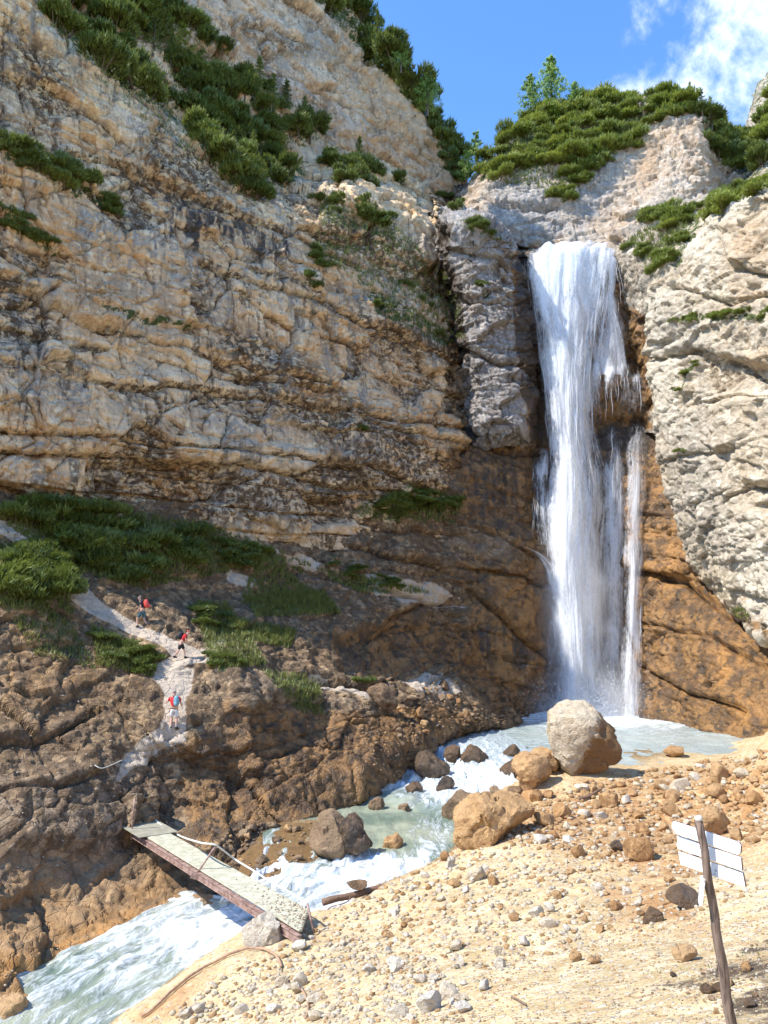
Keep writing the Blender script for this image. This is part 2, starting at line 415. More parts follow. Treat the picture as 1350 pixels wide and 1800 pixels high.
# the free right edge turns back into the gorge
edge = []
for r, row in enumerate(net):
    xs = [780, 782, 788, 795, 805, 822, 832, 836, 838, 838][r]
    py_ = project(np.array(row[-1]))[1]
    row[-2] = W_(xs-14, float(py_), 0.0); row[-1] = W_(xs, float(py_), -1.0)
    last = np.array(row[-1]); row.append(last+np.array([0.2, 5.0, 0.0]))
WL = [([(-100, 780), (0, 790), (165, 800), (240, 797), (300, 815), (420, 812), (560, 842), (640, 858), (700, 868)], 9, .75),
      ([(0, 752), (120, 765), (250, 770), (430, 790), (520, 800), (640, 822), (720, 850), (820, 870)], 6, .55),
      ([(150, 660), (200, 676), (250, 680), (300, 672), (350, 678), (430, 690), (500, 705), (600, 722), (690, 752), (800, 775)], 7, .6),
      ([(150, 565), (240, 592), (330, 610), (380, 632), (425, 655)], 6, .55),
      ([(360, 455), (440, 492), (560, 530), (640, 575), (700, 592), (830, 650)], 7, .6),
      ([(440, 470), (520, 495), (545, 510)], 5, .4),
      ([(420, 660), (475, 655), (560, 672), (600, 690), (612, 715), (690, 735), (760, 738), (830, 760)], 8, .7),
      ([(-60, 515), (0, 525), (60, 520), (90, 505)], 6, .5),
      ([(-60, 420), (0, 440), (60, 470), (115, 490)], 6, .45),
      ([(0, 640), (60, 642), (110, 655)], 5, .35),
      ([(540, 905), (545, 880), (620, 870), (700, 880)], 7, .5),
      ([(270, 300), (350, 340), (480, 395), (560, 440), (640, 470)], 6, .4),
      ([(560, 400), (660, 430), (720, 480), (790, 520)], 6, .5),
      ([(130, 270), (230, 285), (280, 330)], 6, .4),
      ([(720, 660), (770, 680), (830, 700)], 5, .5)]
WP = [([(150, 815), (290, 808), (420, 820), (415, 880), (300, 905), (152, 895)], -0.9, 6),
      ([(535, 870), (620, 875), (625, 920), (540, 925)], -1.3, 6),
      ([(-60, 592), (60, 600), (160, 640), (165, 800), (-60, 795)], 0.35, 8),
      ([(480, 640), (600, 690), (600, 720), (470, 700)], 0.35, 6),
      ([(610, 700), (690, 760), (720, 830), (640, 850), (600, 760)], 0.5, 8),
      ([(190, 680), (430, 690), (560, 790), (420, 790), (200, 770)], -0.35, 10)]
ledge_poly = [(60, 0), (250, -10), (330, 50), (440, 130), (560, 235), (520, 340), (430, 350), (370, 300), (330, 230), (200, 150), (100, 60)]
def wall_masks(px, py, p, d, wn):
    px_, py_ = px+wn*10, py+wn*10
    black = many(px_, py_, [[(270, 300), (330, 330), (420, 370), (520, 385), (530, 460), (440, 470), (380, 420), (340, 440), (275, 440)],
                            [(185, 680), (260, 684), (255, 720), (190, 725)]], 30)
    black = np.maximum(black, 0.62*many(px_, py_, [[(180, 180), (280, 200), (300, 300), (190, 290)], [(60, 120), (150, 150), (150, 300), (80, 280)], [(300, 230), (420, 330), (420, 420), (300, 330)], [(380, 380), (560, 400), (600, 560), (420, 520)], [(600, 420), (760, 500), (800, 640), (620, 560)], [(330, 690), (520, 700), (560, 780), (340, 770)], [(60, 600), (180, 620), (170, 730), (60, 720)]], 40))
    black = np.maximum(black, 0.55*many(px_, py_, [[(400, 370), (540, 380), (570, 450), (560, 560), (510, 540), (430, 470)], [(500, 540), (600, 580), (580, 620), (520, 600)],
                            [(0, 850), (60, 820), (160, 860), (160, 890), (0, 890)], [(770, 440), (800, 420), (830, 640), (838, 760), (810, 700)], [(380, 730), (480, 740), (470, 800), (400, 790)],
                            [(230, 190), (270, 190), (270, 260), (230, 250)]], 16))
    soil = many(px_, py_, [[(440, 650), (700, 740), (820, 800), (820, 860), (700, 900), (420, 930), (160, 900), (160, 815), (560, 830), (600, 800), (430, 700)],
                           [(390, 560), (560, 640), (560, 700), (420, 660), (370, 600)], [(600, 520), (820, 600), (830, 660), (640, 600)],
                           [(560, 350), (700, 400), (800, 500), (820, 560), (640, 470), (560, 440)], [(0, 840), (160, 850), (160, 900), (0, 900)],
                           [(250, 230), (420, 330), (360, 360), (250, 300)], [(0, 90), (60, 60), (140, 150), (60, 170)]], 24)
    grey = 0.75*many(px_, py_, [[(190, 690), (540, 700), (700, 830), (660, 850), (540, 800), (420, 760), (220, 760)], [(400, 820), (520, 850), (510, 915), (400, 900)],
                               [(300, 420), (520, 400), (560, 520), (420, 460)], [(60, 470), (400, 470), (420, 590), (250, 590), (60, 560)], [(640, 460), (760, 480), (800, 560), (680, 560)],
                               [(200, 180), (270, 200), (290, 300), (200, 280)], [(0, 600), (150, 640), (150, 740), (0, 740)]], 30)*(0.65+0.5*wn)
    wet = 0.8*many(px_, py_, [[(780, 780), (850, 770), (860, 960), (720, 940), (700, 890), (810, 880)]], 20)
    moss = many(px_, py_, [[(560, 355), (700, 410), (690, 430), (560, 380)], [(540, 430), (600, 440), (590, 480), (540, 460)], [(520, 470), (560, 490), (560, 520), (530, 500)],
                           [(650, 500), (760, 560), (810, 600), (790, 620), (700, 570), (650, 550)], [(160, 520), (260, 545), (340, 560), (330, 580), (200, 560)], [(60, 420), (110, 440), (100, 450), (50, 430)],
                           ledge_poly, [(0, 255), (170, 315), (215, 390), (0, 280)], [(0, 365), (115, 440), (60, 435), (0, 390)]], 10)
    # soil with painted crack shade, in recessed joints and under the ledge lines
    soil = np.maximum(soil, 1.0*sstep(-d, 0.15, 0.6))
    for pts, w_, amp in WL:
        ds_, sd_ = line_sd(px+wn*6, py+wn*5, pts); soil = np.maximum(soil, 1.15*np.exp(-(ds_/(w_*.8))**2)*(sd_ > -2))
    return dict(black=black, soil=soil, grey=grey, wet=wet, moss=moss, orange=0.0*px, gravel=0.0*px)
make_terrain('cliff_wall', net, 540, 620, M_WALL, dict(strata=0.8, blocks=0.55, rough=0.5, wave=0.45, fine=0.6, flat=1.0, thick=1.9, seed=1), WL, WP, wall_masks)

# ------------------------------------------------------------------ upper tier of the wall, set back above the ledge
sil = [(-170, 575), (-60, 600), (0, 612), (30, 622), (100, 640), (150, 700), (200, 738), (240, 765), (300, 800), (345, 812), (390, 815), (440, 815)]
net = []
for y, xr in sil:
    xs = [xr-620, xr-520, xr-430, xr-330, xr-240, xr-160, xr-90, xr-35, xr]
    row = [W_(x, y, -6.5) for x in xs]
    last = np.array(row[-1]); row.append(last+np.array([1.2, 4.0, 0.6])); row.append(last+np.array([0.5, 12.0, 1.5]))
    net.append(row)
net.insert(0, [np.array(q)+np.array([-2.5, 8.0, 3.0]) for q in net[0]])
def upper_masks(px, py, p, d, wn):
    px_, py_ = px+wn*10, py+wn*10
    orange = 0.22*many(px_, py_, [[(600, 20), (640, 120), (740, 200), (800, 300), (800, 370), (700, 330), (620, 200), (560, 60)]], 25)
    black = 0.6*many(px_, py_, [[(480, 0), (560, 10), (560, 60), (500, 40)], [(395, -10), (415, 0), (412, 60), (400, 60)], [(735, 300), (800, 360), (815, 400), (780, 380)]], 12)
    grey = 0.7*many(px_, py_, [[(520, 30), (610, 20), (600, 110), (530, 110)], [(250, 0), (380, 0), (360, 60), (250, 40)], [(440, 60), (520, 60), (520, 180), (460, 160)]], 25)
    moss = many(px_, py_, [[(500, -40), (640, 0), (690, 60), (740, 130), (800, 240), (830, 300), (780, 240), (700, 165), (630, 90), (560, 10)]], 8)
    soil = 0.8*many(px_, py_, [[(400, 20), (470, 40), (560, 90), (540, 100), (420, 60)], [(560, 240), (700, 300), (810, 350), (820, 420), (640, 380)]], 14)
    soil = np.maximum(soil, 0.7*sstep(-d, 0.25, 0.8))
    return dict(black=black, soil=soil, grey=grey, wet=0*px, moss=moss, orange=orange, gravel=0.0*px)
UL = [([(400, -40), (406, 20), (410, 90)], 6, .9), ([(412, 40), (470, 50), (520, 75), (545, 90)], 6, .6), ([(440, 110), (560, 150), (640, 200), (800, 300)], 6, .4),
      ([(615, 95), (600, 60), (560, 30)], 6, .5), ([(590, 240), (680, 250), (760, 290)], 5, .35), ([(680, 200), (690, 250), (740, 330)], 5, .5)]
make_terrain('upper_cliff', net, 330, 330, M_UPPER, dict(strata=0.4, blocks=0.5, rough=0.5, wave=0.5, fine=0.4, flat=1.1, thick=2.6, seed=4), UL, (), upper_masks)

# ------------------------------------------------------------------ buttress left of the falls
net = []
rows = [(372, 745, 762, 800, 850, 895, 905), (392, 770, 784, 815, 860, 898, 908), (440, 778, 790, 820, 862, 905, 915), (500, 785, 796, 828, 870, 915, 925), (570, 796, 806, 838, 880, 925, 934),
        (640, 812, 824, 850, 888, 928, 937), (700, 824, 834, 858, 892, 930, 940), (750, 828, 838, 862, 896, 925, 938), (790, 820, 840, 868, 900, 930, 945)]
for i, (y, *xs) in enumerate(rows):
    Ys = [68, 63.3, 62.2, 62.2, 63.5, 69]
    if i == 0: Ys = [76, 74, 73, 73, 74, 80]
    if i == 8: Ys = [v+2.5 for v in Ys]
    net.append([P(x, y-(12 if k == 0 else 0)+[0, 0, 0, 8, 30, 30][k]*(1 if i < 2 else 0), Y) for k, (x, Y) in enumerate(zip(xs, Ys))])
def butt_masks(px, py, p, d, wn):
    px_, py_ = px+wn*9, py+wn*9
    black = np.maximum(many(px_, py_, [[(760, 380), (800, 390), (800, 460), (830, 640), (800, 640), (770, 480)], [(905, 430), (960, 440), (960, 780), (930, 780), (915, 640), (900, 540)]], 8),
                       0.5*many(px_, py_, [[(800, 390), (905, 430), (900, 500), (800, 460)], [(880, 500), (930, 500), (930, 720), (890, 690)], [(820, 640), (870, 640), (900, 700), (840, 690)], [(830, 730), (930, 740), (930, 780), (830, 780)]], 12))
    wet = 0.9*many(px_, py_, [[(905, 430), (960, 440), (960, 790), (925, 780), (920, 640), (895, 540)]], 10)
    moss = 0.9*many(px_, py_, [[(780, 375), (850, 385), (895, 425), (880, 435), (800, 400)], [(835, 500), (865, 495), (860, 525), (840, 520)], [(865, 485), (900, 500), (890, 520)]], 6)
    soil = np.maximum(0.5*np.ones_like(px), sstep(-d, 0.1, 0.6))*0.8
    return dict(black=black, soil=soil, grey=0.5+0.3*wn, wet=wet, moss=moss, orange=0*px, gravel=0*px)
make_terrain('rock_buttress', net, 280, 150, M_BUTT, dict(strata=0.5, blocks=1.3, rough=0.9, thick=1.7, seed=7), [([(800, 520), (850, 530), (920, 530)], 5, .6), ([(815, 610), (880, 640), (925, 640)], 7, .8), ([(800, 440), (870, 450), (900, 470)], 5, .5)], (), butt_masks)

# ------------------------------------------------------------------ the wet cliff behind the falls
cols = [700, 760, 820, 870, 920, 960, 1000, 1045, 1090, 1135, 1180, 1260, 1350, 1480]
def drow(y, Ys, dy=None): return [P(x, y+(dy[k] if dy else 0), Y) for k, (x, Y) in enumerate(zip(cols, Ys))]
net = [drow(418, [80, 80, 80, 80, 79, 79, 79, 79, 79, 79, 79, 76, 73, 70]),
       drow(442, [72, 72, 73, 73, 69, 68.3, 68.2, 68.2, 68.2, 69, 69, 66, 62, 58]),
       drow(455, [70, 70, 71, 71, 68.5, 67.6, 67.4, 67.2, 67.4, 67.6, 67.5, 64, 60, 56]),
       drow(540, [69, 69, 70, 70, 69.5, 68.6, 68.2, 67.8, 67.2, 66.8, 66.5, 63, 59, 55]),
       drow(630, [68, 68, 69, 69, 69.2, 68.6, 68.4, 67.4, 66.8, 66.6, 65.8, 62, 58, 54]),
       drow(655, [68, 68, 69, 69, 69, 68.2, 67.4, 66.5, 66.0, 65.8, 65.2, 62, 58, 54]),
       drow(720, [67, 67, 68, 68, 68.6, 68.1, 67.5, 66.7, 66.2, 65.9, 65.0, 62, 58, 53]),
       drow(745, [67, 67, 68, 68, 68.5, 68.1, 67.8, 67.3, 66.9, 66.5, 65.0, 61.5, 57, 53]),
       drow(775, [66.5, 66.3, 66, 66, 66.5, 67.6, 67.4, 66.2, 65.6, 65.2, 64.4, 61, 56.5, 52.5]),
       drow(815, [64.5, 64.3, 64, 64.2, 64.8, 67.0, 67.0, 65.8, 64.8, 64.0, 62.8, 59.5, 55.5, 52]),
       drow(880, [62.8, 62.6, 62.6, 63.2, 64.5, 66.6, 66.6, 65.6, 64.6, 63.2, 61.6, 58.5, 54.8, 51]),
       drow(925, [61.8, 61.6, 61.8, 62.6, 64.0, 66.2, 66.4, 65.4, 64.4, 62.8, 60.8, 57.5, 54, 50.5]),
       drow(990, [60.6, 60.4, 60.6, 61.2, 62.4, 65.2, 66.2, 65.4, 64.4, 62.4, 60.2, 56.8, 53.4, 50]),
       drow(1015, [60.4, 60.2, 60.4, 61.2, 62.6, 65.0, 66.2, 65.4, 64.4, 62.6, 60.6, 57.6, 54.4, 51]),
       drow(1090, [59.6, 59.4, 59.6, 60.2, 61.6, 64.6, 66.0, 65.4, 64.2, 61.2, 58.8, 54.6, 51.4, 48]),
       drow(1170, [59, 58.8, 59, 59.6, 61.0, 64.2, 65.8, 65.2, 64.0, 60.4, 57.6, 52.6, 49.4, 46]),
       drow(1235, [58.4, 58.2, 58.4, 59.4, 61.0, 64.0, 65.6, 65.0, 63.0, 59.6, 56.6, 51.4, 47.8, 44.6]),
       drow(1268, [58, 57.8, 58, 58.8, 60.0, 63.6, 65.2, 64.6, 62.0, 58.6, 55.8, 50.6, 46.8, 43.6]),
       drow(1330, [57, 57, 57, 58, 59.0, 63, 64.8, 64, 61, 57.6, 54.6, 49.6, 45.8, 42.6])]
def fall_masks(px, py, p, d, wn):
    px_, py_ = px+wn*10, py+wn*10
    wet = 0.62+0*px
    wet = np.where(py < 470, 0.35, wet)
    pale = many(px_, py_, [[(660, 900), (760, 930), (900, 950), (900, 985), (760, 950), (690, 960)], [(700, 790), (800, 800), (800, 860), (700, 860)]], 14)
    wet = np.clip(wet-0.8*pale, 0, 1)
    black = np.maximum(many(px_, py_, [[(900, 440), (965, 440), (985, 780), (930, 790)], [(740, 380), (800, 390), (840, 640), (850, 770), (800, 800)], [(1040, 745), (1140, 745), (1145, 800), (1040, 800)], [(930, 790), (985, 790), (985, 960), (935, 950)], [(1040, 800), (1075, 800), (1090, 1240), (1045, 1240)]], 14),
                       0.6*many(px_, py_, [[(820, 780), (950, 800), (950, 960), (880, 950), (820, 900)], [(780, 1080), (900, 1090), (960, 1160), (940, 1180), (860, 1180)], [(820, 1000), (900, 1080), (950, 1180), (900, 1130)], [(1095, 560), (1140, 540), (1145, 640), (1100, 640)], [(1100, 690), (1140, 650), (1150, 760), (1100, 760)]], 18))
    orange = 0.9*many(px_, py_, [[(1120, 830), (1180, 830), (1200, 1000), (1350, 1080), (1400, 1250), (1290, 1290), (1200, 1100), (1120, 1000)]], 30)*sstep(fbm(p*0.5, 3, seed=77), -0.1, 0.4)
    orange = np.maximum(orange, 0.45*blob(px_, py_, [(860, 1000), (960, 1010), (970, 1240), (860, 1230)], 40))
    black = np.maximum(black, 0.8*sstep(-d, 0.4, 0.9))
    black = np.where((px > 1140) & (py > 780), black*0.5, black)
    moss = 0.6*blob(px_, py_, [(620, 880), (800, 850), (820, 900), (800, 915), (660, 915)], 8)
    return dict(black=black, soil=0.6+0*px, grey=0.15+0*px, wet=wet, moss=moss, orange=orange, gravel=0*px)
FL = [([(820, 780), (870, 792), (960, 800)], 6, .6), ([(760, 905), (880, 940), (960, 985)], 6, .5), ([(800, 990), (900, 1010), (965, 1030)], 5, .5), ([(830, 1040), (880, 1080), (960, 1160)], 7, .9),
      ([(1110, 1000), (1200, 1015), (1260, 1060), (1340, 1110)], 8, 1.0), ([(1130, 1170), (1200, 1210), (1300, 1240)], 6, .6), ([(1120, 900), (1180, 905)], 5, .4), ([(1120, 1090), (1250, 1120), (1350, 1170)], 5, .4)]
make_terrain('waterfall_cliff', net, 480, 340, M_FALL, dict(strata=0.55, blocks=0.6, rough=0.9, thick=1.6, seed=11, dipx=0.35), FL, (), fall_masks)

# ------------------------------------------------------------------ rock shoulder between falls and the pale cliff
net = [[P(1055, 405, 77), P(1105, 402, 76), P(1170, 372, 75), P(1270, 330, 72)],
       [P(1062, 442, 68.5), P(1105, 432, 66.5), P(1170, 395, 63.5), P(1270, 350, 61)],
       [P(1082, 470, 67.3), P(1115, 470, 64.5), P(1165, 470, 61.5), P(1270, 460, 58)],
       [P(1098, 540, 67.2), P(1125, 555, 64.5), P(1160, 560, 61.5), P(1270, 560, 58)],
       [P(1112, 640, 67.6), P(1135, 645, 65), P(1165, 650, 62), P(1270, 650, 59)],
       [P(1125, 760, 68.6), P(1140, 760, 66), P(1175, 760, 63), P(1270, 760, 60)]]
def shoulder_masks(px, py, p, d, wn):
    wet = 0.75*blob(px+wn*8, py+wn*8, [(1085, 520), (1145, 560), (1150, 760), (1100, 760)], 14)
    moss = many(px+wn*8, py+wn*8, [[(1100, 420), (1180, 430), (1200, 400), (1230, 380), (1190, 470), (1140, 500), (1110, 460)]], 12)*0.8
    return dict(black=0*px, soil=0.6+0*px, grey=0.5+0.3*wn, wet=wet, moss=moss, orange=0*px, gravel=0*px)
make_terrain('rock_shoulder', net, 170, 110, M_PALE, dict(strata=0.4, blocks=0.9, rough=0.9, seed=15), (), (), shoulder_masks)

# ------------------------------------------------------------------ pale cliff on the right
left = [(395, 1215), (420, 1185), (475, 1150), (540, 1138), (620, 1141), (700, 1146), (790, 1156), (880, 1174), (960, 1196), (1020, 1228), (1062, 1258)]
rt = [338, 352, 430, 510, 600, 690, 790, 885, 970, 1050, 1108]
net = []
for i, ((ly, lx), ry) in enumerate(zip(left, rt)):
    Yl = 57.0; Yr = 45.5
    bul = [0, 0, .3, .6, .8, 1.0, 1.2, 1.2, .9, .2, -1.0][i]
    row = []
    row.append(P(lx+16, ly, Yl+9)); row.append(P(lx, ly, Yl+0.6))
    for f in (0.12, 0.35, 0.6, 1.0, 1.6):
        x = lx+(1350-lx)*f; y = ly+(ry-ly)*min(f, 1.15)
        Y = Yl+(Yr-Yl)*f-bul*math.sin(min(f, 1)*math.pi*0.9+0.25)
        row.append(P(x, y, Y))
    net.append(row)
# rocky nose on top and the overhanging underside
def lift(row, dy, dY): 
    r = []
    for q in row:
        a, b_, _ = project(np.array(q)); r.append(P(float(a), float(b_)+dy, q[1]+dY))
    return r
net.insert(0, lift(net[0], 6, 7)); net.append(lift(net[-1], 10, 1.6)); net.append(lift(net[-1], -30, 6))
def pale_masks(px, py, p, d, wn):
    px_, py_ = px+wn*9, py+wn*9
    moss = many(px_, py_, [[(1170, 570), (1210, 550), (1350, 545), (1350, 565), (1240, 565)], [(1190, 680), (1225, 620), (1225, 650), (1200, 685)], [(1180, 790), (1205, 785), (1205, 805)], [(1150, 430), (1230, 360), (1240, 400), (1180, 480)], [(1240, 900), (1260, 900), (1260, 912)]], 7)
    orange = 0.35*many(px_, py_, [[(1280, 500), (1350, 510), (1350, 530), (1280, 530)], [(1300, 610), (1350, 610), (1350, 660), (1310, 640)], [(1270, 390), (1350, 380), (1350, 470), (1280, 460)]], 14)
    grey = 0.55*many(px_, py_, [[(1140, 520), (1240, 560), (1230, 640), (1140, 620)], [(1150, 740), (1240, 700), (1300, 1000), (1200, 960)]], 40)
    wet = 0.5*blob(px_, py_, [(1180, 960), (1230, 1040), (1350, 1130), (1350, 1090), (1260, 1050), (1215, 990)], 6)
    soil = np.maximum(0.15, sstep(-d, 0.4, 1.0)*0.8)
    return dict(black=0*px, soil=soil, grey=grey, wet=wet, moss=moss, orange=orange, gravel=0*px)
EL = [([(1140, 628), (1190, 622), (1230, 610), (1300, 640), (1350, 690)], 7, .6), ([(1240, 700), (1300, 690), (1350, 695)], 6, .5), ([(1180, 500), (1280, 530), (1350, 520)], 6, .5),
      ([(1280, 340), (1270, 420), (1290, 470), (1340, 480)], 8, .8), ([(1270, 880), (1310, 850), (1350, 860)], 6, .5), ([(1150, 820), (1210, 800), (1280, 790)], 6, .35), ([(1240, 1020), (1300, 1030), (1350, 1060)], 7, .5)]
make_terrain('pale_cliff', net, 430, 190, M_PALE, dict(strata=0.45, blocks=0.72, rough=1.25, thick=2.3, seed=19, dipx=-0.2), EL, [([(1215, 620), (1350, 640), (1350, 690), (1230, 690)], -0.9, 8), ([(1280, 840), (1350, 850), (1350, 900), (1300, 890)], -0.5, 8)], pale_masks)

# ------------------------------------------------------------------ dome above the falls
dc = [812, 835, 862, 905, 960, 1040, 1120, 1185, 1232, 1262, 1300]
topy = [345, 318, 292, 240, 207, 186, 174, 172, 196, 250, 270]
bot = [395, 392, 396, 432, 441, 441, 440, 420, 400, 372, 350]
def frow(f, Y): return [P(x, a+(b_-a)*f, yy) for x, a, b_, yy in zip(dc, topy, bot, Y)]
net = [[P(x, a+14, 92) for x, a in zip(dc, topy)],
       frow(0.0, [80, 79, 78, 77.5, 77, 76.5, 75.5, 74, 73.5, 78, 84]),
       frow(0.18, [78, 77, 75.5, 74.5, 74, 73.5, 73, 71.3, 70.8, 75, 80]),
       frow(0.4, [76, 75, 74, 73, 72.5, 72, 71, 69.5, 69.3, 72.5, 76]),
       frow(0.55, [75, 74, 73, 72.3, 71.7, 71, 69.8, 68.4, 68.3, 70.5, 74]),
       frow(0.78, [74, 73, 72, 71.2, 70.5, 70, 68.8, 67.4, 67.4, 69, 72]),
       frow(0.93, [74, 73, 71.6, 70.6, 69.6, 69.2, 68.4, 66.8, 66.8, 68, 71]),
       frow(1.0, [74.5, 73.5, 72, 71, 70, 69.8, 69.2, 67.2, 67.2, 68.6, 71]),
       [P(x, b_-8, Y) for x, b_, Y in zip(dc, bot, [80]*2+[78]*6+[76]*3)]]
def dome_masks(px, py, p, d, wn):
    px_, py_ = px+wn*9, py+wn*9
    moss = many(px_, py_, [[(820, 330), (850, 280), (900, 210), (1000, 165), (1200, 140), (1250, 190), (1180, 195), (1150, 230), (1060, 290), (1000, 370), (975, 350), (990, 300), (930, 300), (860, 315)],
                           [(1240, 170), (1320, 230), (1320, 300), (1270, 300), (1230, 220)]], 10)
    orange = 0.35*many(px_, py_, [[(1120, 250), (1150, 240), (1160, 300), (1100, 360), (1100, 330)]], 16)
    grey = 0.8*many(px_, py_, [[(850, 320), (970, 320), (1000, 400), (960, 430), (850, 400)], [(1030, 260), (1100, 270), (1060, 360), (1030, 420), (1000, 360)]], 22)
    wet = 0.45*blob(px_, py_, [(900, 412), (1000, 425), (1090, 425), (1090, 445), (900, 445)], 6)
    return dict(black=0.3*blob(px_, py_, [(830, 380), (900, 350), (910, 420), (840, 400)], 8), soil=np.maximum(0.12, sstep(-d, 0.4, 1.0)*0.8), grey=grey, wet=wet, moss=moss, orange=orange, gravel=0*px)
make_terrain('rock_dome', net, 260, 300, rock_material('rock_dome', (0.64, 0.53, 0.41), (0.54, 0.39, 0.26), (0.36, 0.35, 0.34), streak=0.3), dict(strata=0.3, blocks=1.0, rough=1.0, thick=2.5, seed=23),
             [([(860, 350), (920, 365), (980, 360)], 6, .6), ([(880, 400), (940, 405), (990, 410)], 5, .5)], (), dome_masks)

# ------------------------------------------------------------------ ridge at the far right, gorge back, upstream notch
net = [[P(1200, 205, 96), P(1260, 232, 95), P(1300, 246, 92), P(1322, 190, 92), P(1350, 130, 92), P(1500, 60, 90)],
       [P(1200, 215, 84), P(1260, 240, 83), P(1300, 255, 82), P(1325, 215, 82), P(1350, 165, 82), P(1500, 80, 80)],
       [P(1200, 300, 80), P(1260, 300, 78), P(1300, 300, 76), P(1325, 290, 74), P(1350, 270, 72), P(1500, 200, 68)],
       [P(1200, 370, 76), P(1260, 350, 73), P(1300, 345, 69), P(1325, 340, 66), P(1350, 335, 63), P(1500, 320, 58)],
       [P(1200, 430, 74), P(1260, 420, 70), P(1300, 410, 66), P(1325, 400, 62), P(1350, 395, 58), P(1500, 390, 54)]]
def ridge_masks(px, py, p, d, wn):
    moss = 0.9-0.9*blob(px+wn*6, py+wn*6, [(1325, 200), (1370, 190), (1370, 290), (1330, 270)], 10)
    return dict(black=0*px, soil=0.5+0*px, grey=0.3+0*px, wet=0*px, moss=moss, orange=0*px, gravel=0*px)
make_terrain('far_ridge', net, 150, 110, M_PALE, dict(strata=0.4, blocks=0.8, rough=1.2, seed=27), (), (), ridge_masks)
net = [[P(740, 330, 100), P(790, 330, 100), P(815, 345, 100), P(840, 350, 100), P(870, 345, 100), P(930, 330, 96)],
       [P(740, 340, 84), P(790, 338, 83), P(815, 330, 82), P(838, 322, 82), P(870, 325, 80), P(930, 340, 79)],
       [P(740, 380, 82), P(790, 380, 81), P(815, 375, 80), P(840, 372, 79), P(880, 370, 78.5), P(930, 380, 78)],
       [P(740, 470, 81), P(790, 470, 80), P(815, 460, 79), P(840, 450, 77.5), P(880, 440, 77), P(930, 460, 77)]]
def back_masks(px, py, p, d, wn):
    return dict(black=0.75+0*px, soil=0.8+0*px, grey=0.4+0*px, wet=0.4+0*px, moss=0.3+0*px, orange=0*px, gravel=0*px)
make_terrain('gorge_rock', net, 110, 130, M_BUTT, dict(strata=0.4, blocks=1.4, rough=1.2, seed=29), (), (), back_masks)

# ------------------------------------------------------------------ left slope below the wall
SL = {
 -300: [(850, 33.5), (930, 32), (1010, 30.5), (1100, 29), (1200, 27.5), (1300, 26), (1420, 24), (1560, 22), (1780, -11.2)],
 -60: [(860, 38), (930, 36.6), (1010, 35), (1100, 33.4), (1200, 31.5), (1300, 29.5), (1420, 27.4), (1580, 24.8), (1800, -10.25)],
 40: [(865, 40.5), (935, 38.8), (1010, 37), (1100, 35), (1200, 33), (1300, 31), (1420, 29), (1590, 26.4), (1770, -10.1)],
 130: [(870, 42.8), (945, 41), (1010, 39.4), (1080, 37.6), (1190, 34.8), (1300, 32.4), (1420, 30.2), (1570, 27.8), (1725, -10.0)],
 210: [(878, 44.5), (950, 42.6), (1020, 41), (1095, 38.8), (1190, 35.8), (1290, 33.8), (1420, 31.8), (1550, 29.0), (1690, -9.9)],
 290: [(884, 46.5), (955, 44.6), (1035, 43), (1118, 39.2), (1180, 36.6), (1285, 34.3), (1420, 33.4), (1535, 29.9), (1645, -9.8)],
 350: [(890, 48.2), (965, 46.2), (1040, 44.5), (1128, 40.0), (1170, 37.6), (1275, 35.2), (1395, 34.0), (1520, 30.6), (1605, -9.75)],
 420: [(900, 50.4), (970, 48.5), (1050, 46.2), (1125, 41.8), (1165, 38.6), (1260, 36.6), (1380, 35.0), (1475, 32.6), (1530, -9.3)],
 550: [(900, 55), (985, 52), (1050, 49), (1120, 46), (1200, 42.2), (1280, 40), (1360, 38.0), (1430, 35.6), (1470, -9.3)],
 640: [(860, 58.5), (975, 55), (1045, 52), (1120, 49), (1195, 44.8), (1265, 42.6), (1330, 40.4), (1385, 38.4), (1430, -9.0)],
 710: [(860, 60.5), (930, 58.4), (1010, 56), (1110, 53.5), (1175, 50), (1215, 47), (1280, 43.6), (1330, 41.8), (1375, -8.6)],
 780: [(860, 62.3), (930, 61.2), (1010, 59.8), (1110, 57.5), (1165, 54), (1195, 50.5), (1235, 48.4), (1285, 46.4), (1330, -8.2)],
 850: [(868, 64), (935, 63), (1010, 62), (1110, 60.8), (1190, 59.5), (1215, 55), (1245, 51), (1278, 49.5), (1310, -8.0)],
 930: [(880, 67), (945, 66), (1010, 65), (1110, 64), (1190, 63), (1235, 62), (1262, 59), (1282, 56.5), (1300, -8.2)]}
colsS = sorted(SL)
net = []
for r in range(9):
    row = []
    for x in colsS:
        y, v = SL[x][r]
        row.append(P(x, y, v) if v > 0 else Pz(x, y, v))
    net.append(row)
net.append([np.array(q)+np.array([0.6, -0.8, -1.6]) for q in net[-1]])
path_poly = [(100, 1000), (125, 1005), (175, 1055), (230, 1090), (300, 1122), (345, 1140), (400, 1118), (385, 1150), (320, 1170), (275, 1188), (262, 1178), (300, 1152), (290, 1138), (220, 1108), (160, 1080), (118, 1050)]
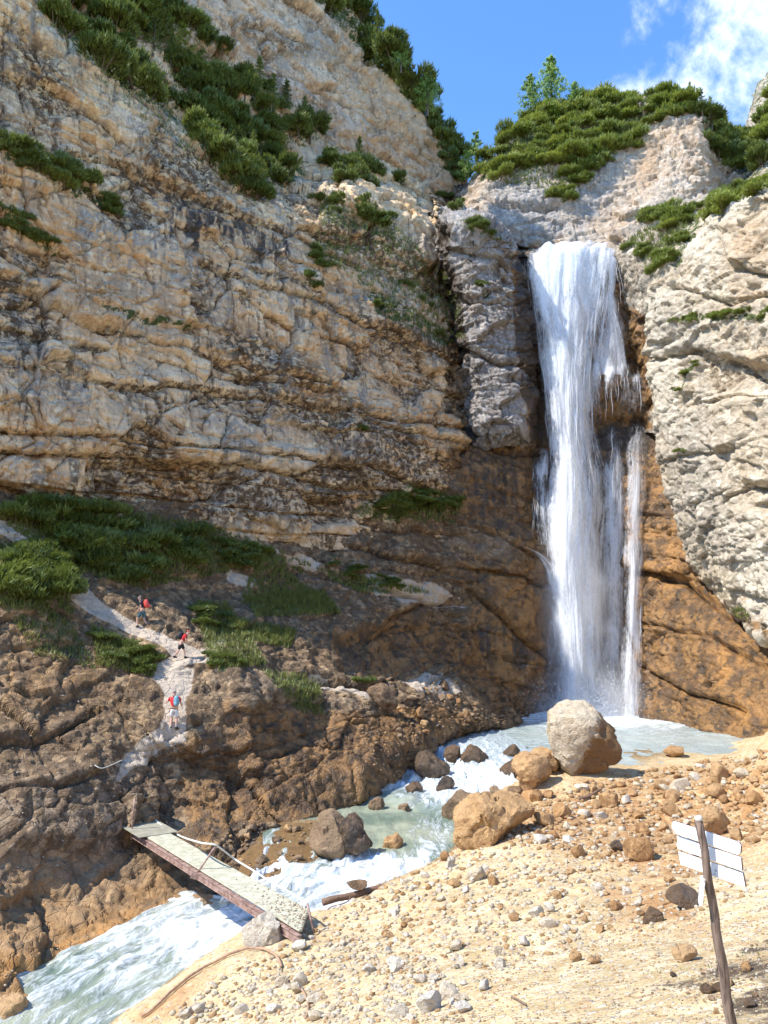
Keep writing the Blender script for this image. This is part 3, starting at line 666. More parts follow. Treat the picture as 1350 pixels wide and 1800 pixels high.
def slope_masks(px, py, p, d, wn):
    px_, py_ = px+wn*8, py+wn*8
    gravel = many(px_, py_, [path_poly, [(0, 915), (60, 930), (130, 970), (120, 1010), (60, 970), (0, 940)]], 7)
    gravel = np.maximum(gravel, 0.8*many(px_, py_, [[(262, 1178), (340, 1170), (330, 1230), (325, 1300), (280, 1340), (200, 1380), (220, 1330), (280, 1280), (285, 1220)],
                           [(260, 940), (310, 960), (330, 940), (300, 930)], [(640, 1010), (760, 1020), (830, 1060), (760, 1070), (660, 1050)], [(400, 1000), (450, 1010), (440, 1030), (400, 1030)],
                           [(540, 1180), (650, 1215), (650, 1228), (530, 1200)], [(690, 1190), (780, 1185), (820, 1215), (740, 1220)], [(470, 960), (560, 985), (560, 1010), (500, 990)]], 12))
    moss = many(px_, py_, [[(0, 885), (160, 885), (370, 925), (480, 965), (560, 1000), (700, 1020), (760, 1045), (640, 1045), (560, 1010), (440, 985), (380, 1000), (250, 1035), (150, 1015), (120, 960), (0, 915)],
                           [(0, 945), (60, 960), (125, 1030), (130, 1080), (0, 1070)], [(160, 1100), (280, 1150), (270, 1190), (170, 1170)], [(430, 1050), (570, 1040), (600, 1080), (450, 1085)],
                           [(340, 1060), (400, 1060), (410, 1120), (350, 1110)], [(370, 1150), (460, 1150), (470, 1170), (370, 1180)], [(400, 1085), (520, 1110), (510, 1140), (400, 1120)],
                           [(610, 900), (730, 850), (820, 880), (800, 920), (660, 920)], [(460, 1180), (560, 1190), (570, 1260), (520, 1250)], [(570, 960), (640, 990), (640, 1000), (570, 980)]], 12)
    moss = np.maximum(moss, 0.28*(py < 1230)*(py > 900))
    orange = many(px_, py_, [[(120, 1640), (260, 1580), (400, 1570), (400, 1640), (250, 1700), (100, 1780), (-40, 1830), (-60, 1700)]], 30)*0.95
    orange = np.maximum(orange, 0.35*blob(px_, py_, [(-60, 1500), (350, 1540), (350, 1600), (60, 1760), (-60, 1780)], 50))
    orange = np.maximum(orange, 0.25*many(px_, py_, [[(0, 1060), (120, 1080), (180, 1200), (0, 1250)]], 40))
    wet = 0.75*many(px_, py_, [[(400, 1230), (560, 1250), (760, 1230), (880, 1270), (740, 1330), (660, 1420), (500, 1460), (420, 1440), (370, 1370)], [(700, 1070), (860, 1100), (1000, 1240), (860, 1260), (800, 1180), (640, 1190), (560, 1130)]], 30)
    wet = np.maximum(wet, 0.6*blob(px_, py_, [(330, 1290), (390, 1260), (420, 1460), (360, 1500), (310, 1400)], 14))
    wet = np.maximum(wet, 0.30*blob(px_, py_, [(-60, 1150), (270, 1190), (280, 1400), (-60, 1420)], 50))
    black = 0.45*many(px_, py_, [[(0, 1230), (160, 1210), (200, 1330), (80, 1400), (0, 1380)], [(330, 1180), (400, 1170), (420, 1300), (350, 1330)], [(560, 1080), (800, 1100), (860, 1180), (650, 1190), (560, 1140)]], 30)
    black = np.maximum(black, 0.8*sstep(poly_sd(px, py, [(400, 1440), (620, 1430), (700, 1370), (735, 1300), (880, 1275), (900, 1330), (740, 1400), (640, 1480), (400, 1560)]), -14, 8)*(1-0.3*wn))
    grey = 0.55*many(px_, py_, [[(-60, 1350), (230, 1320), (300, 1330), (230, 1440), (250, 1540), (-60, 1560)], [(420, 1150), (620, 1220), (520, 1330), (400, 1250)]], 40)
    soil = np.maximum(0.95*sstep(py, 1560, 1480), 0.45)  # soil tone also paints in the slope's shade, easing towards its foot
    return dict(black=black, soil=soil, grey=grey, wet=wet, moss=moss, orange=orange, gravel=gravel)
SLn = [([(420, 925), (520, 945), (620, 960), (760, 990), (880, 1015), (960, 1035)], 7, .8), ([(430, 960), (560, 1000), (700, 1040), (800, 1080)], 8, .5),
       ([(560, 905), (640, 925), (800, 935), (900, 950)], 6, .5), ([(690, 1080), (800, 1050), (880, 1080), (950, 1160)], 8, .7), ([(540, 1190), (640, 1215), (690, 1190), (790, 1180)], 8, .8),
       ([(0, 1390), (100, 1400), (150, 1380)], 6, .5), ([(0, 1230), (60, 1300), (170, 1260)], 7, .5)]
SPy = [([(0, 1380), (150, 1330), (230, 1400), (200, 1500), (0, 1500)], 0.5, 20), ([(400, 1180), (640, 1230), (740, 1310), (620, 1400), (430, 1430)], 0.6, 22), ([(700, 1060), (860, 1070), (920, 1150), (880, 1200), (720, 1170)], 0.5, 12),
       ([(600, 1110), (700, 1090), (840, 1170), (700, 1190), (600, 1180)], -1.0, 14), ([(205, 1430), (265, 1425), (275, 1475), (210, 1480)], 0.7, 8)]
make_terrain('left_slope', net, 420, 460, M_SLOPE, dict(strata=0.35, blocks=0.42, rough=1.0, wave=0.6, flat=0.45, thick=1.8, seed=33), SLn, SPy, slope_masks, calm=[(path_poly, .62), ([(262, 1178), (340, 1170), (330, 1230), (325, 1300), (285, 1300)], .45)])
# ------------------------------------------------------------------ scree, stream bed and the ground under the viewer: one height field
ST_ = [  # stream stations: left bank px, right bank px, water level
 ((840, 1262), (985, 1350), -7.00, .55), ((795, 1285), (935, 1352), -7.06, .75), ((745, 1308), (905, 1372), -7.30, .95), ((715, 1345), (880, 1392), -7.78, 1.0),
 ((690, 1378), (850, 1415), -8.15, .95), ((625, 1412), (822, 1455), -8.42, .45), ((600, 1468), (795, 1498), -8.55, .50), ((580, 1528), (735, 1535), -8.95, .95),
 ((505, 1582), (640, 1578), -9.35, 1.0), ((400, 1600), (510, 1625), -9.60, .95), ((300, 1645), (412, 1660), -9.78, .92), ((185, 1702), (296, 1732), -9.95, .86),
 ((75, 1765), (200, 1800), -10.12, .78), ((-60, 1835), (120, 1880), -10.30, .6), ((-420, 1870), (-40, 1960), -10.50, .6)]
gp = []
for k_, ((lx, ly), (rx, ry), z, _) in enumerate(ST_):
    L, R = Pz(lx, ly, z), Pz(rx, ry, z)
    for f, dz in ((-0.6, .12 if 5 < k_ < 9 else -0.9), (-0.25, .05 if 5 < k_ < 9 else -.2), (0.0, -.12 if 5 < k_ < 9 else -0.35), (0.5, -0.75), (0.86, -0.25), (1.0, 0.12), (1.10, 0.34)):
        q = L+(R-L)*f; gp.append((q[0], q[1], z+dz))
def G(px, py, Y): gp.append(tuple(P(px, py, Y)))
def GZ(px, py, z): gp.append(tuple(Pz(px, py, z)))
for x, y in ((900, 1262), (1000, 1258), (1100, 1262), (1180, 1275)): GZ(x, y, -7.9)
for x, y in ((1000, 1305), (1100, 1300)): GZ(x, y, -7.8)
GZ(1200, 1300, -7.5)
for x, y in ((960, 1352), (1010, 1348), (1080, 1336), (1150, 1326), (1210, 1318), (1290, 1304), (1345, 1290)): GZ(x, y, -6.98)
for x, y, z in ((1400, 1270, -6.3), (1500, 1262, -5.8), (1350, 1310, -6.35), (1500, 1330, -5.2)): GZ(x, y, z)
G(1020, 1400, 33.0); G(1150, 1400, 31.5); G(1250, 1400, 30.0); G(1380, 1400, 27.5); G(1500, 1400, 24)
G(900, 1440, 29.6); G(1000, 1460, 26.6); G(1130, 1480, 23.4); G(1250, 1500, 20.3); G(1380, 1500, 18.2)
G(860, 1530, 23.4); G(1000, 1560, 19.2); G(1130, 1580, 16.6); G(1270, 1600, 13.6); G(1400, 1600, 12.4)
G(700, 1600, 22.6); G(850, 1640, 16.4); G(1000, 1660, 13.8); G(1150, 1680, 11.7); G(1290, 1700, 9.5)
G(560, 1650, 21.6); G(580, 1700, 18.0); G(700, 1740, 13.4); G(850, 1760, 10.9); G(1000, 1770, 9.4); G(1150, 1790, 7.9); G(1290, 1800, 6.9)
G(400, 1740, 19.2); G(330, 1790, 18.2); G(500, 1800, 14.2); G(700, 1820, 10.2)
for x, y, z in ((0, 0, -1.65), (-2, 0, -1.9), (2.5, 0, -1.2), (0, 4, -2.75), (4, 4, -2.4), (-5, 4, -4.2), (-5, 0, -2.9), (0, -8, 0.6), (8, 2, -0.2), (12, 8, -0.9), (-9, 6, -7.0), (-8, -2, -3.4),
                (14, 20, -2.2), (18, 30, -2.6), (-14, 8, -9.5), (-13, 2, -7.0), (8, -8, 2.4), (-8, -8, -1.4), (-16, 16, -10.9), (22, 40, -3.0)): gp.append((x, y, z))
gp = np.array(gp)
def tps_fit(pts, lam=0.02):
    xy = pts[:, :2]; n = len(pts); d2 = ((xy[:, None]-xy[None])**2).sum(-1)
    K = 0.5*d2*np.log(d2+1e-9)+np.eye(n)*lam*20
    A = np.zeros((n+3, n+3)); A[:n, :n] = K; A[:n, n] = 1; A[:n, n+1:] = xy; A[n, :n] = 1; A[n+1:, :n] = xy.T
    return xy, np.linalg.solve(A, np.concatenate([pts[:, 2], [0, 0, 0]]))
GXY, GC = tps_fit(gp)
def ground_z(x, y):
    x = np.asarray(x, float).ravel(); y = np.asarray(y, float).ravel(); out = np.empty(len(x))
    for s in range(0, len(x), 40000):
        d2 = (x[s:s+40000, None]-GXY[None, :, 0])**2+(y[s:s+40000, None]-GXY[None, :, 1])**2
        out[s:s+40000] = (0.5*d2*np.log(d2+1e-9))@GC[:-3]+GC[-3]+GC[-2]*x[s:s+40000]+GC[-1]*y[s:s+40000]
    return out

m, t = new_mat('scree'); M_SCREE = m
pos = t.n('ShaderNodeNewGeometry').outputs['Position']
n1 = t.noise(pos, 0.35, 4, 0.6, 0.5); n2 = t.noise(pos, 1.6, 5, 0.65, 0.3); n3 = t.noise(pos, 9, 4, 0.7)
col = t.mix(t.rng(n1, 0.38, 0.62), (0.42, 0.30, 0.135), (0.60, 0.45, 0.22))
col = t.mix(t.rng(n2, 0.40, 0.70), col, (0.66, 0.53, 0.31))
def pebbles(scale, lo, hi):
    vd = t.voro(t.mapping(pos, scale=(1, 1, 1.3)), scale); vc = t.voro(t.mapping(pos, scale=(1, 1, 1.3)), scale, 'Color')
    sep = t.n('ShaderNodeSeparateColor', {0: vc}).outputs
    on = t.math('MULTIPLY', t.rng(sep[0], lo, lo+0.02), t.rng(vd, 0.46, 0.38))
    return on, sep[1], vd
for sc_, lo in ((3.0, 0.60), (7.0, 0.50), (16.0, 0.35)):
    on, rnd, vd = pebbles(sc_, lo, 1)
    pc = t.mix(t.rng(rnd, 0.30, 0.42), (0.40, 0.22, 0.11), (0.66, 0.58, 0.46)); pc = t.mix(t.rng(rnd, 0.72, 0.84), pc, (0.50, 0.33, 0.17))
    col = t.mix(t.math('MULTIPLY', on, 0.25 if sc_ < 5 else 0.75), col, pc)
# rusty patches, damp dark soil
col = t.mix(t.math('MULTIPLY', t.attr('orange'), t.rng(n2, 0.36, 0.58)), col, (0.38, 0.19, 0.065))
dk = t.rng(t.math('ADD', t.attr('soil'), t.math('MULTIPLY', t.math('SUBTRACT', n2, 0.5), 1.5)), 0.5, 0.7)
col = t.mix(t.math('MULTIPLY', dk, t.rng(t.attr('soil'), 0.03, 0.25)), col, t.mix(n3, (0.06, 0.04, 0.022), (0.15, 0.10, 0.05)))
wetf = t.attr('wet')
col = t.mix(wetf, col, t.mix(n2, (0.09, 0.05, 0.02), (0.26, 0.15, 0.055)))
h = t.math('ADD', t.math('MULTIPLY', n2, 0.5), t.math('MULTIPLY', n3, 0.16))
for sc_, lo, am in ((3.0, 0.60, 0.2), (7.0, 0.50, 0.28), (16.0, 0.35, 0.14)):
    on, rnd, vd = pebbles(sc_, lo, 1); h = t.math('ADD', h, t.math('MULTIPLY', on, am))
finish(t, col, t.math('SUBTRACT', 0.92, t.math('MULTIPLY', wetf, 0.5)), h, 0.9, 0.12)

NR, NCg = 470, 520
Yr = np.exp(np.linspace(math.log(1.5), math.log(72), NR))-3.5
u = np.linspace(-0.86, 0.80, NCg)
Xg = u[None, :]*(Yr[:, None]+4.0); Yg = np.repeat(Yr[:, None], NCg, 1)
zg = ground_z(Xg, Yg).reshape(NR, NCg)
pf = np.stack([Xg, Yg, zg], -1).reshape(-1, 3)
q3 = pf*np.array([1, 1, 1.4])
rel = 0.16*fbm(q3*0.5, 3, seed=201)+0.07*fbm(q3*1.9, 3, seed=205)
F1, F2, ID = voronoi(q3*1.1, 211); rel += 0.16*np.where(ID > 0.55, np.clip(0.42-F1, 0, 1)*(ID), 0)
F1, F2, ID = voronoi(q3*2.7, 221); rel += 0.16*np.where(ID > 0.45, np.clip(0.40-F1, 0, 1)*(ID), 0)
F1, F2, ID = voronoi(q3*6.5, 231); rel += 0.08*np.where(ID > 0.35, np.clip(0.40-F1, 0, 1)*(ID), 0)
gpx, gpy, _ = project(pf)
smooth_ = 1-0.75*blob(gpx, gpy, [(560, 1700), (700, 1680), (1000, 1690), (1150, 1600), (1350, 1560), (1400, 1900), (400, 1900)], 30)
pf[:, 2] += rel*smooth_
gg = pf.reshape(NR, NCg, 3)[::-1].copy()       # far row first, as on the other sheets
gpx, gpy, _ = project(gg.reshape(-1, 3)); wn = vnoise(gg.reshape(-1, 3)*0.8, 333)+0.4*vnoise(gg.reshape(-1, 3)*2.5, 334)
gpx += wn*12; gpy += wn*9
a_or = many(gpx, gpy, [[(800, 1430), (880, 1380), (1000, 1380), (1350, 1330), (1350, 1480), (1180, 1560), (1000, 1500), (860, 1470)], [(1040, 1560), (1200, 1540), (1240, 1640), (1080, 1620)], [(230, 1790), (330, 1715), (400, 1690), (330, 1760), (240, 1830)]], 26)
a_soil = 0.62*many(gpx, gpy, [[(1100, 1740), (1240, 1690), (1350, 1640), (1400, 1640), (1400, 1760), (1290, 1720), (1200, 1740)], [(1270, 1740), (1400, 1700), (1400, 1850), (1290, 1850)]], 16)
lvl = np.full(gpx.shape, 0.0)
a_wet = 0.95*many(gpx, gpy, [[(380, 1430), (640, 1430), (610, 1530), (520, 1600), (400, 1625), (300, 1640), (300, 1560)]], 16)
for (lx, ly), (rx, ry), z, _ in ST_:
    L, R = Pz(lx, ly, z), Pz(rx, ry, z); r = np.linalg.norm(R-L)*0.5+0.8; c_ = (L+R)/2
    dd = np.linalg.norm(gg.reshape(-1, 3)-c_, axis=1); a_wet = np.maximum(a_wet, sstep(dd, r*1.05, r*0.75)*0.8)
ground = grid_mesh('scree_ground', gg, M_SCREE, dict(orange=0.95*a_or, soil=a_soil, wet=a_wet))
GRIDS.append((gg.reshape(-1, 3), grid_normals(gg).reshape(-1, 3), 'scree_ground'))
lr = math.log(1.5); lr1 = math.log(72); Zgrid = gg[::-1, :, 2]
def ground_h(x, y):
    fr = (np.log(np.maximum(y+3.5, 1e-3))-lr)/(lr1-lr)*(NR-1); fc = (x/(y+4.0)+0.86)/1.66*(NCg-1)
    i = np.clip(fr.astype(int), 0, NR-2); j = np.clip(fc.astype(int), 0, NCg-2); a = np.clip(fr-i, 0, 1); b = np.clip(fc-j, 0, 1)
    return (Zgrid[i, j]*(1-b)+Zgrid[i, j+1]*b)*(1-a)+(Zgrid[i+1, j]*(1-b)+Zgrid[i+1, j+1]*b)*a
# the mountainside carries on behind and beside the viewer
xs = np.linspace(-160, 160, 81); ys = np.linspace(-160, 110, 69)[::-1]
X, Y = np.meshgrid(xs, ys)
r = np.hypot(np.clip(np.abs(X)-13, 0, None), np.clip(-Y-6, 0, None)+np.clip(Y-42, 0, None))
Xc, Yc = np.clip(X, -14, 16), np.clip(Y, -7, 44)
Z = ground_z(Xc, Yc).reshape(X.shape)-0.6+0.32*np.clip(-Y-7, 0, None)-0.02*r+1.2*fbm(np.stack([X, Y, X*0], -1).reshape(-1, 3)*0.05, 3, seed=51).reshape(X.shape)*sstep(r, 0, 12)
grid_mesh('mountainside_ground', np.stack([X, Y, Z], -1), M_SCREE, dict(orange=0*X+.3, soil=0*X, wet=0*X))

# ------------------------------------------------------------------ water
m, t = new_mat('stream_water'); M_WATER = m
pos = t.n('ShaderNodeNewGeometry').outputs['Position']
uvn = t.n('ShaderNodeAttribute'); uvn.attribute_name = 'flow'; flow = uvn.outputs['Vector']
f1 = t.noise(t.mapping(flow, scale=(1.6, 0.50, 1)), 1.3, 7, 0.68, 1.2)
f2 = t.noise(t.mapping(flow, scale=(5.0, 1.7, 1)), 1.2, 6, 0.7, 0.8)
fo = t.attr('foam')
ff = t.math('ADD', t.math('ADD', fo, t.math('MULTIPLY', t.math('SUBTRACT', f1, 0.5), 1.5)), t.math('MULTIPLY', t.math('SUBTRACT', f2, 0.5), 0.9))
ff = t.rng(ff, 0.50, 1.05)
deep = t.mix(t.rng(t.noise(pos, 0.4, 3), 0.35, 0.65), (0.15, 0.20, 0.15), (0.36, 0.38, 0.27))
deep = t.mix(t.attr('blue'), deep, (0.46, 0.53, 0.54))
col = t.mix(ff, deep, (0.80, 0.84, 0.85))
h = t.math('ADD', t.math('MULTIPLY', f1, 0.5), t.math('MULTIPLY', f2, 0.35))
h = t.math('ADD', h, t.math('MULTIPLY', ff, 0.35))
finish(t, col, t.math('ADD', 0.10, t.math('MULTIPLY', ff, 0.55)), h, 0.8, 0.16, **{'IOR': 1.33, 'Subsurface Weight': 0.0})
rows = []
for (lx, ly), (rx, ry), z, fo_ in ST_:
    L, R = Pz(lx, ly, z), Pz(rx, ry, z)
    rows.append([L+(R-L)*f for f in (-0.8, 0.0, 0.33, 0.66, 1.0, 1.2)])
net = np.array(rows); nr, nc = 330, 110
tr = spread(net, nr, 0); g = catmull(net, tr); g = catmull(g.transpose(1, 0, 2), spread(net, nc, 1)).transpose(1, 0, 2)
foam_r = np.interp(tr, np.arange(len(ST_)), [s[3] for s in ST_])
seg = np.concatenate([[0], np.cumsum(np.linalg.norm(np.diff(g[:, nc//2], axis=0), axis=1))])
wid = np.linalg.norm(g[:, -1]-g[:, 0], axis=1)
fu = (np.linspace(-0.5, 0.5, nc)[None]*wid[:, None]); fv = np.repeat(seg[:, None], nc, 1)
fl = np.stack([fu, fv, 0*fu], -1)
pq = np.stack([fu*0.9, fv*0.38, 0*fu], -1).reshape(-1, 3)
wv = (0.20*fbm(pq*1.4, 4, seed=301, ridge=True)+0.10*fbm(pq*4, 3, seed=305)+0.05*fbm(pq*10, 2, seed=306)).reshape(nr, nc)
amp = np.clip(foam_r*1.25-0.25, 0.15, 1)[:, None]
g = g.copy(); g[..., 2] += wv*amp+0.02
# the drop between the boulders reads as short steps
zc = g[..., 2]; steps = 0.42
zw = zc/steps+0.9*fbm((pq*np.array([1.0, 1.2, 1])), 2, seed=321).reshape(nr, nc); kf = np.floor(zw); fr_ = zw-kf
terr = (kf+np.clip((fr_-0.62)/0.38, 0, 1)**1.0)*steps-0.9*0*zw
dz_ = (kf+np.clip((fr_-0.60)/0.40, 0, 1)-zw)*steps+0.2
inc = (np.interp(tr, [0, 1.2, 2, 4.6, 5.2, 6.2, 6.8, 9, 10], [0, .3, 1, 1, .1, .1, .8, .7, .25]))[:, None]
g[..., 2] += dz_*inc
steep = np.clip(np.abs(np.gradient(g[..., 2], axis=0))/0.10-0.25, 0, 1)
sx, sy, _ = project(g)
foam = np.clip(foam_r[:, None]*0.80+0.12*wv/0.2+0.45*steep*inc, 0, 1)*np.ones((nr, nc))
foam = np.clip(foam-0.35*blob(sx, sy, [(590, 1405), (700, 1400), (690, 1440), (760, 1455), (720, 1500), (640, 1490), (560, 1460)], 22), 0, 1)
foam = np.clip(foam+0.35*blob(sx, sy, [(720, 1440), (800, 1440), (790, 1490), (740, 1510), (700, 1480)], 14), 0, 1)
foam = np.clip(foam+0.5*blob(sx, sy, [(560, 1545), (640, 1500), (740, 1510), (700, 1580), (560, 1600)], 20)+0.3*blob(sx, sy, [(290, 1640), (430, 1590), (440, 1680), (330, 1700)], 20), 0, 1)
blue = sstep(tr, 5.2, 3.0)[:, None]*np.ones((nr, nc))  # upstream water tinted blue, painting in the shade it lies in
def set_vec(o, name, arr):
    a = o.data.attributes.new(name, 'FLOAT_VECTOR', 'POINT'); a.data.foreach_set('vector', arr.reshape(-1).astype(np.float32))
st = grid_mesh('stream', g, M_WATER, dict(foam=foam, blue=blue)); set_vec(st, 'flow', fl)
# plunge pool
nr, nc = 150, 230
X, Y = np.meshgrid(np.linspace(-1.5, 32, nc), np.linspace(74, 36.5, nr))
pq = np.stack([X, Y, 0*X], -1)
foot = P(1010, 1255, 63.5)
rr = np.hypot(X-foot[0]-1.0, (Y-foot[1])*0.8)
wv = (0.16*fbm((pq*0.8).reshape(-1, 3), 4, seed=311, ridge=True)+0.06*fbm((pq*3).reshape(-1, 3), 3, seed=312)).reshape(nr, nc)
Z = -7.0+wv*(0.5+1.3*np.exp(-(rr/5)**2))-0.05*0
fm = np.clip(0.48+0.75*np.exp(-(rr/7.5)**2)+0.25*np.exp(-((X-2.5)/3)**2), 0, 1)
Lq, Rq = Pz(838, 1262, -7), Pz(990, 1352, -7)
side_ = (Rq[0]-Lq[0])*(Y-Lq[1])-(Rq[1]-Lq[1])*(X-Lq[0])
po = grid_mesh('plunge_pool', np.stack([X, Y, Z], -1), M_WATER, dict(foam=fm, blue=np.full(X.shape, .55)), keep=side_ > 0)
set_vec(po, 'flow', np.stack([(Y-foot[1])*0.9, (X-foot[0])*0.8, 0*X], -1))

# ------------------------------------------------------------------ the falls: folded sheets of broken water and loose strands
m, t = new_mat('falling_water'); M_FALLING = m
uvn = t.n('ShaderNodeAttribute'); uvn.attribute_name = 'flow'; flow = uvn.outputs['Vector']
s1 = t.noise(t.mapping(flow, scale=(0.7, 0.16, 1)), 1.0, 5, 0.62, 1.2)
s2 = t.noise(t.mapping(flow, scale=(4.2, 0.22, 1)), 1.2, 6, 0.7, 0.5)
s3 = t.noise(t.mapping(flow, scale=(11.0, 2.4, 1)), 1.0, 3, 0.6, 0.2)
dn = t.math('ADD', t.attr('foam'), t.math('MULTIPLY', t.math('SUBTRACT', s1, 0.5), 1.7))
dn = t.math('ADD', dn, t.math('MULTIPLY', t.math('SUBTRACT', s2, 0.5), 1.05))
dn = t.math('ADD', dn, t.math('MULTIPLY', t.math('SUBTRACT', s3, 0.5), 0.7))
al = t.math('MULTIPLY', t.rng(dn, 0.10, 1.05, 0.0, 0.98), t.rng(t.attr('foam'), 0.0, 0.12))
dif = t.n('ShaderNodeBsdfDiffuse', {0: (0.96, 0.97, 0.98, 1)}); trl = t.n('ShaderNodeBsdfTranslucent', {0: (0.95, 0.97, 0.98, 1)})
hb = t.math('ADD', t.math('MULTIPLY', s1, 1.0), t.math('MULTIPLY', s2, 0.6))
bn = t.n('ShaderNodeBump', {'Height': hb, 'Strength': 0.6, 'Distance': 0.35}); t.L.new(bn.outputs[0], dif.inputs['Normal'])
mx = t.n('ShaderNodeMixShader', {0: 0.42, 1: dif.outputs[0], 2: trl.outputs[0]})
tp = t.n('ShaderNodeBsdfTransparent')
mo = t.n('ShaderNodeMixShader', {0: al, 1: tp.outputs[0], 2: mx.outputs[0]})
t.L.new(mo.outputs[0], t.n('ShaderNodeOutputMaterial').inputs[0])
SC.cycles.transparent_max_bounces = 24
falls = bpy.data.objects.new('waterfall', None); falls['kind'] = 'structure'; COL.objects.link(falls)
falls['label'] = 'tall white waterfall dropping off the notch into the pool'; falls.location = P(1010, 1255, 64)
def sheet(rows, nr, nc, seed, fold=0.25, edge=0.16, base=0.75, name='water_sheet', dens=None, lat=None):
    """rows: (left px, right px, py, Y)"""
    R_ = np.array(rows, float)
    net = np.array([[P(l+(r-l)*f, y, Y) for f in (0, .33, .66, 1)] for l, r, y, Y in R_])
    tr = spread(net, nr, 0); g = catmull(net, tr); g = catmull(g.transpose(1, 0, 2), np.linspace(0, 3, nc)).transpose(1, 0, 2).copy()
    wid = np.linalg.norm(g[:, -1]-g[:, 0], axis=1)[:, None]; f = np.linspace(0, 1, nc)[None]
    fu = (f-0.5)*wid.mean()+0*wid; fv = g[..., 2].copy()
    sid = np.stack([fu*0.8, fv*0.10, 0*fu+seed*3.3], -1).reshape(-1, 3)
    top_f = np.clip(1-tr/2.2, 0, 1)[:, None] if len(rows) > 10 else 0*tr[:, None]
    g[..., 2] += top_f*(0.55*vnoise(np.stack([fu*0.55+seed, 0*fu, 0*fu], -1).reshape(-1, 3), seed)+0.35*vnoise(np.stack([fu*1.9+seed, 0*fu, 0*fu], -1).reshape(-1, 3), seed+1)).reshape(nr, nc)
    g[..., 1] -= fold*(fbm(sid, 4, seed=seed)).reshape(nr, nc)*1.6+fold*2.2*np.sin(f*math.pi)
    e1 = 0.5+0.5*vnoise(np.stack([fv*0.5, 0*fv+seed, 0*fv], -1).reshape(-1, 3), seed+4).reshape(nr, nc)
    edge_ = edge*(0.4+1.2*e1)
    fo = base*np.clip(f/edge_, 0, 1)**0.7*np.clip((1-f)/edge_, 0, 1)**0.7
    tt = np.linspace(0, 1, nr)[:, None]
    if lat is not None: fo = fo*np.interp(f[0], np.linspace(0, 1, len(lat)), lat)[None]
    if dens is not None: fo = fo*np.interp(tr, np.arange(len(dens)), dens)[:, None]
    o = grid_mesh(name, g, M_FALLING, dict(foam=np.clip(fo, 0, 1)), kind=None)
    set_vec(o, 'flow', np.stack([fu+seed*5.1, fv, 0*fu], -1))
    o.parent = falls; o.matrix_parent_inverse = Matrix.Translation(-falls.location)
    return o
ML = [(922, 1086, 440, 68.6), (921, 1082, 452, 66.6), (926, 1072, 500, 65.9), (936, 1062, 560, 65.4), (948, 1052, 630, 65.0), (956, 1046, 700, 64.7), (962, 1048, 770, 64.5), (962, 1060, 830, 64.2), (958, 1064, 900, 63.9),
      (960, 1060, 970, 63.6), (964, 1062, 1050, 63.3), (970, 1064, 1130, 63.0), (974, 1066, 1200, 62.9), (968, 1074, 1262, 62.8)]
sheet(ML, 260, 90, 3, fold=0.55, base=0.95, edge=.24, lat=[1, 1.05, 1, .85, .8])
sheet([(l-5-(y-440)*.012, r+3+(y-440)*.014, y, Y-0.25) for l, r, y, Y in ML], 200, 70, 61, fold=0.5, base=0.42, edge=.4)
sheet([(l+3, r-4+(-12 if y > 600 else 0), y, Y-0.7) for l, r, y, Y in ML], 200, 70, 8, fold=0.5, base=0.85, edge=0.4, lat=[1, 1.1, .9, .7, .6])
sheet([(l+8, r-(36 if y > 560 else 60), y, Y-1.3) for l, r, y, Y in ML], 200, 60, 13, fold=0.4, base=0.80, edge=0.35, dens=[1, 1, 1, 1, 1, .9, .8, .85, .95, 1, 1, 1, 1, 1])
sheet([(1035, 1088, 440, 68.4), (1036, 1084, 455, 66.3), (1036, 1084, 520, 66.2), (1038, 1098, 580, 65.9), (1036, 1110, 640, 65.4), (1034, 1122, 662, 65.0)], 130, 60, 21, fold=0.25, edge=0.25, base=0.72, dens=[.9, .95, .85, .8, .85, .8])
for k_, (l_, r_2, y_, b_) in enumerate(((1030, 1064, 640, 752), (1056, 1088, 652, 706), (1074, 1112, 646, 736), (1100, 1134, 664, 724))):
    sheet([(l_+8, r_2-8, y_-8, 65.9), (l_+3, r_2-3, y_+3, 65.0), (l_, r_2, y_+26, 64.7), (l_-2, r_2+1, (y_+b_)/2+14, 64.8), (l_-2, r_2+2, b_+10, 64.9)], 90, 30, 71+k_*3, fold=0.25, edge=0.45, base=0.52, dens=[.2, 1.25, .8, .5, .0])
sheet([(1052, 1072, 440, 68.3), (1066, 1084, 458, 66.2), (1070, 1082, 505, 66.0), (1064, 1076, 530, 65.9), (1072, 1092, 580, 65.8), (1080, 1104, 645, 65.4)], 90, 20, 25, fold=0.08, edge=0.2, base=0.85)
sheet([(1064, 1092, 752, 66.0), (1066, 1096, 800, 64.9), (1058, 1104, 830, 64.6), (1056, 1102, 930, 64.2), (1054, 1100, 1050, 63.9), (1050, 1102, 1160, 63.2), (1052, 1104, 1262, 61.8)], 140, 34, 31, fold=0.2, edge=0.4, base=0.78, dens=[.25, .9, 1, 1, .95, .95, .8])
sheet([(1102, 1142, 752, 65.4), (1094, 1138, 790, 64.4), (1094, 1138, 830, 63.6), (1092, 1136, 900, 62.9), (1092, 1134, 1000, 62.4), (1090, 1130, 1100, 61.3), (1088, 1130, 1180, 59.9), (1086, 1134, 1262, 58.6)], 140, 34, 37, fold=0.2, edge=0.4, base=0.80, dens=[.3, .9, 1, 1, .95, .95, .9, .9])
sheet([(944, 968, 790, 66.0), (934, 966, 830, 64.6), (936, 970, 900, 64.0), (940, 972, 958, 63.6)], 70, 24, 43, fold=0.15, edge=0.45, base=0.66, dens=[.2, 1, .8, .2])
sheet([(905, 908, 956, 61.9), (940, 956, 975, 62.3), (958, 985, 1010, 62.2), (965, 990, 1080, 62.0)], 60, 24, 47, fold=0.05, edge=0.45, base=0.5, dens=[.5, .8, .8, .3])
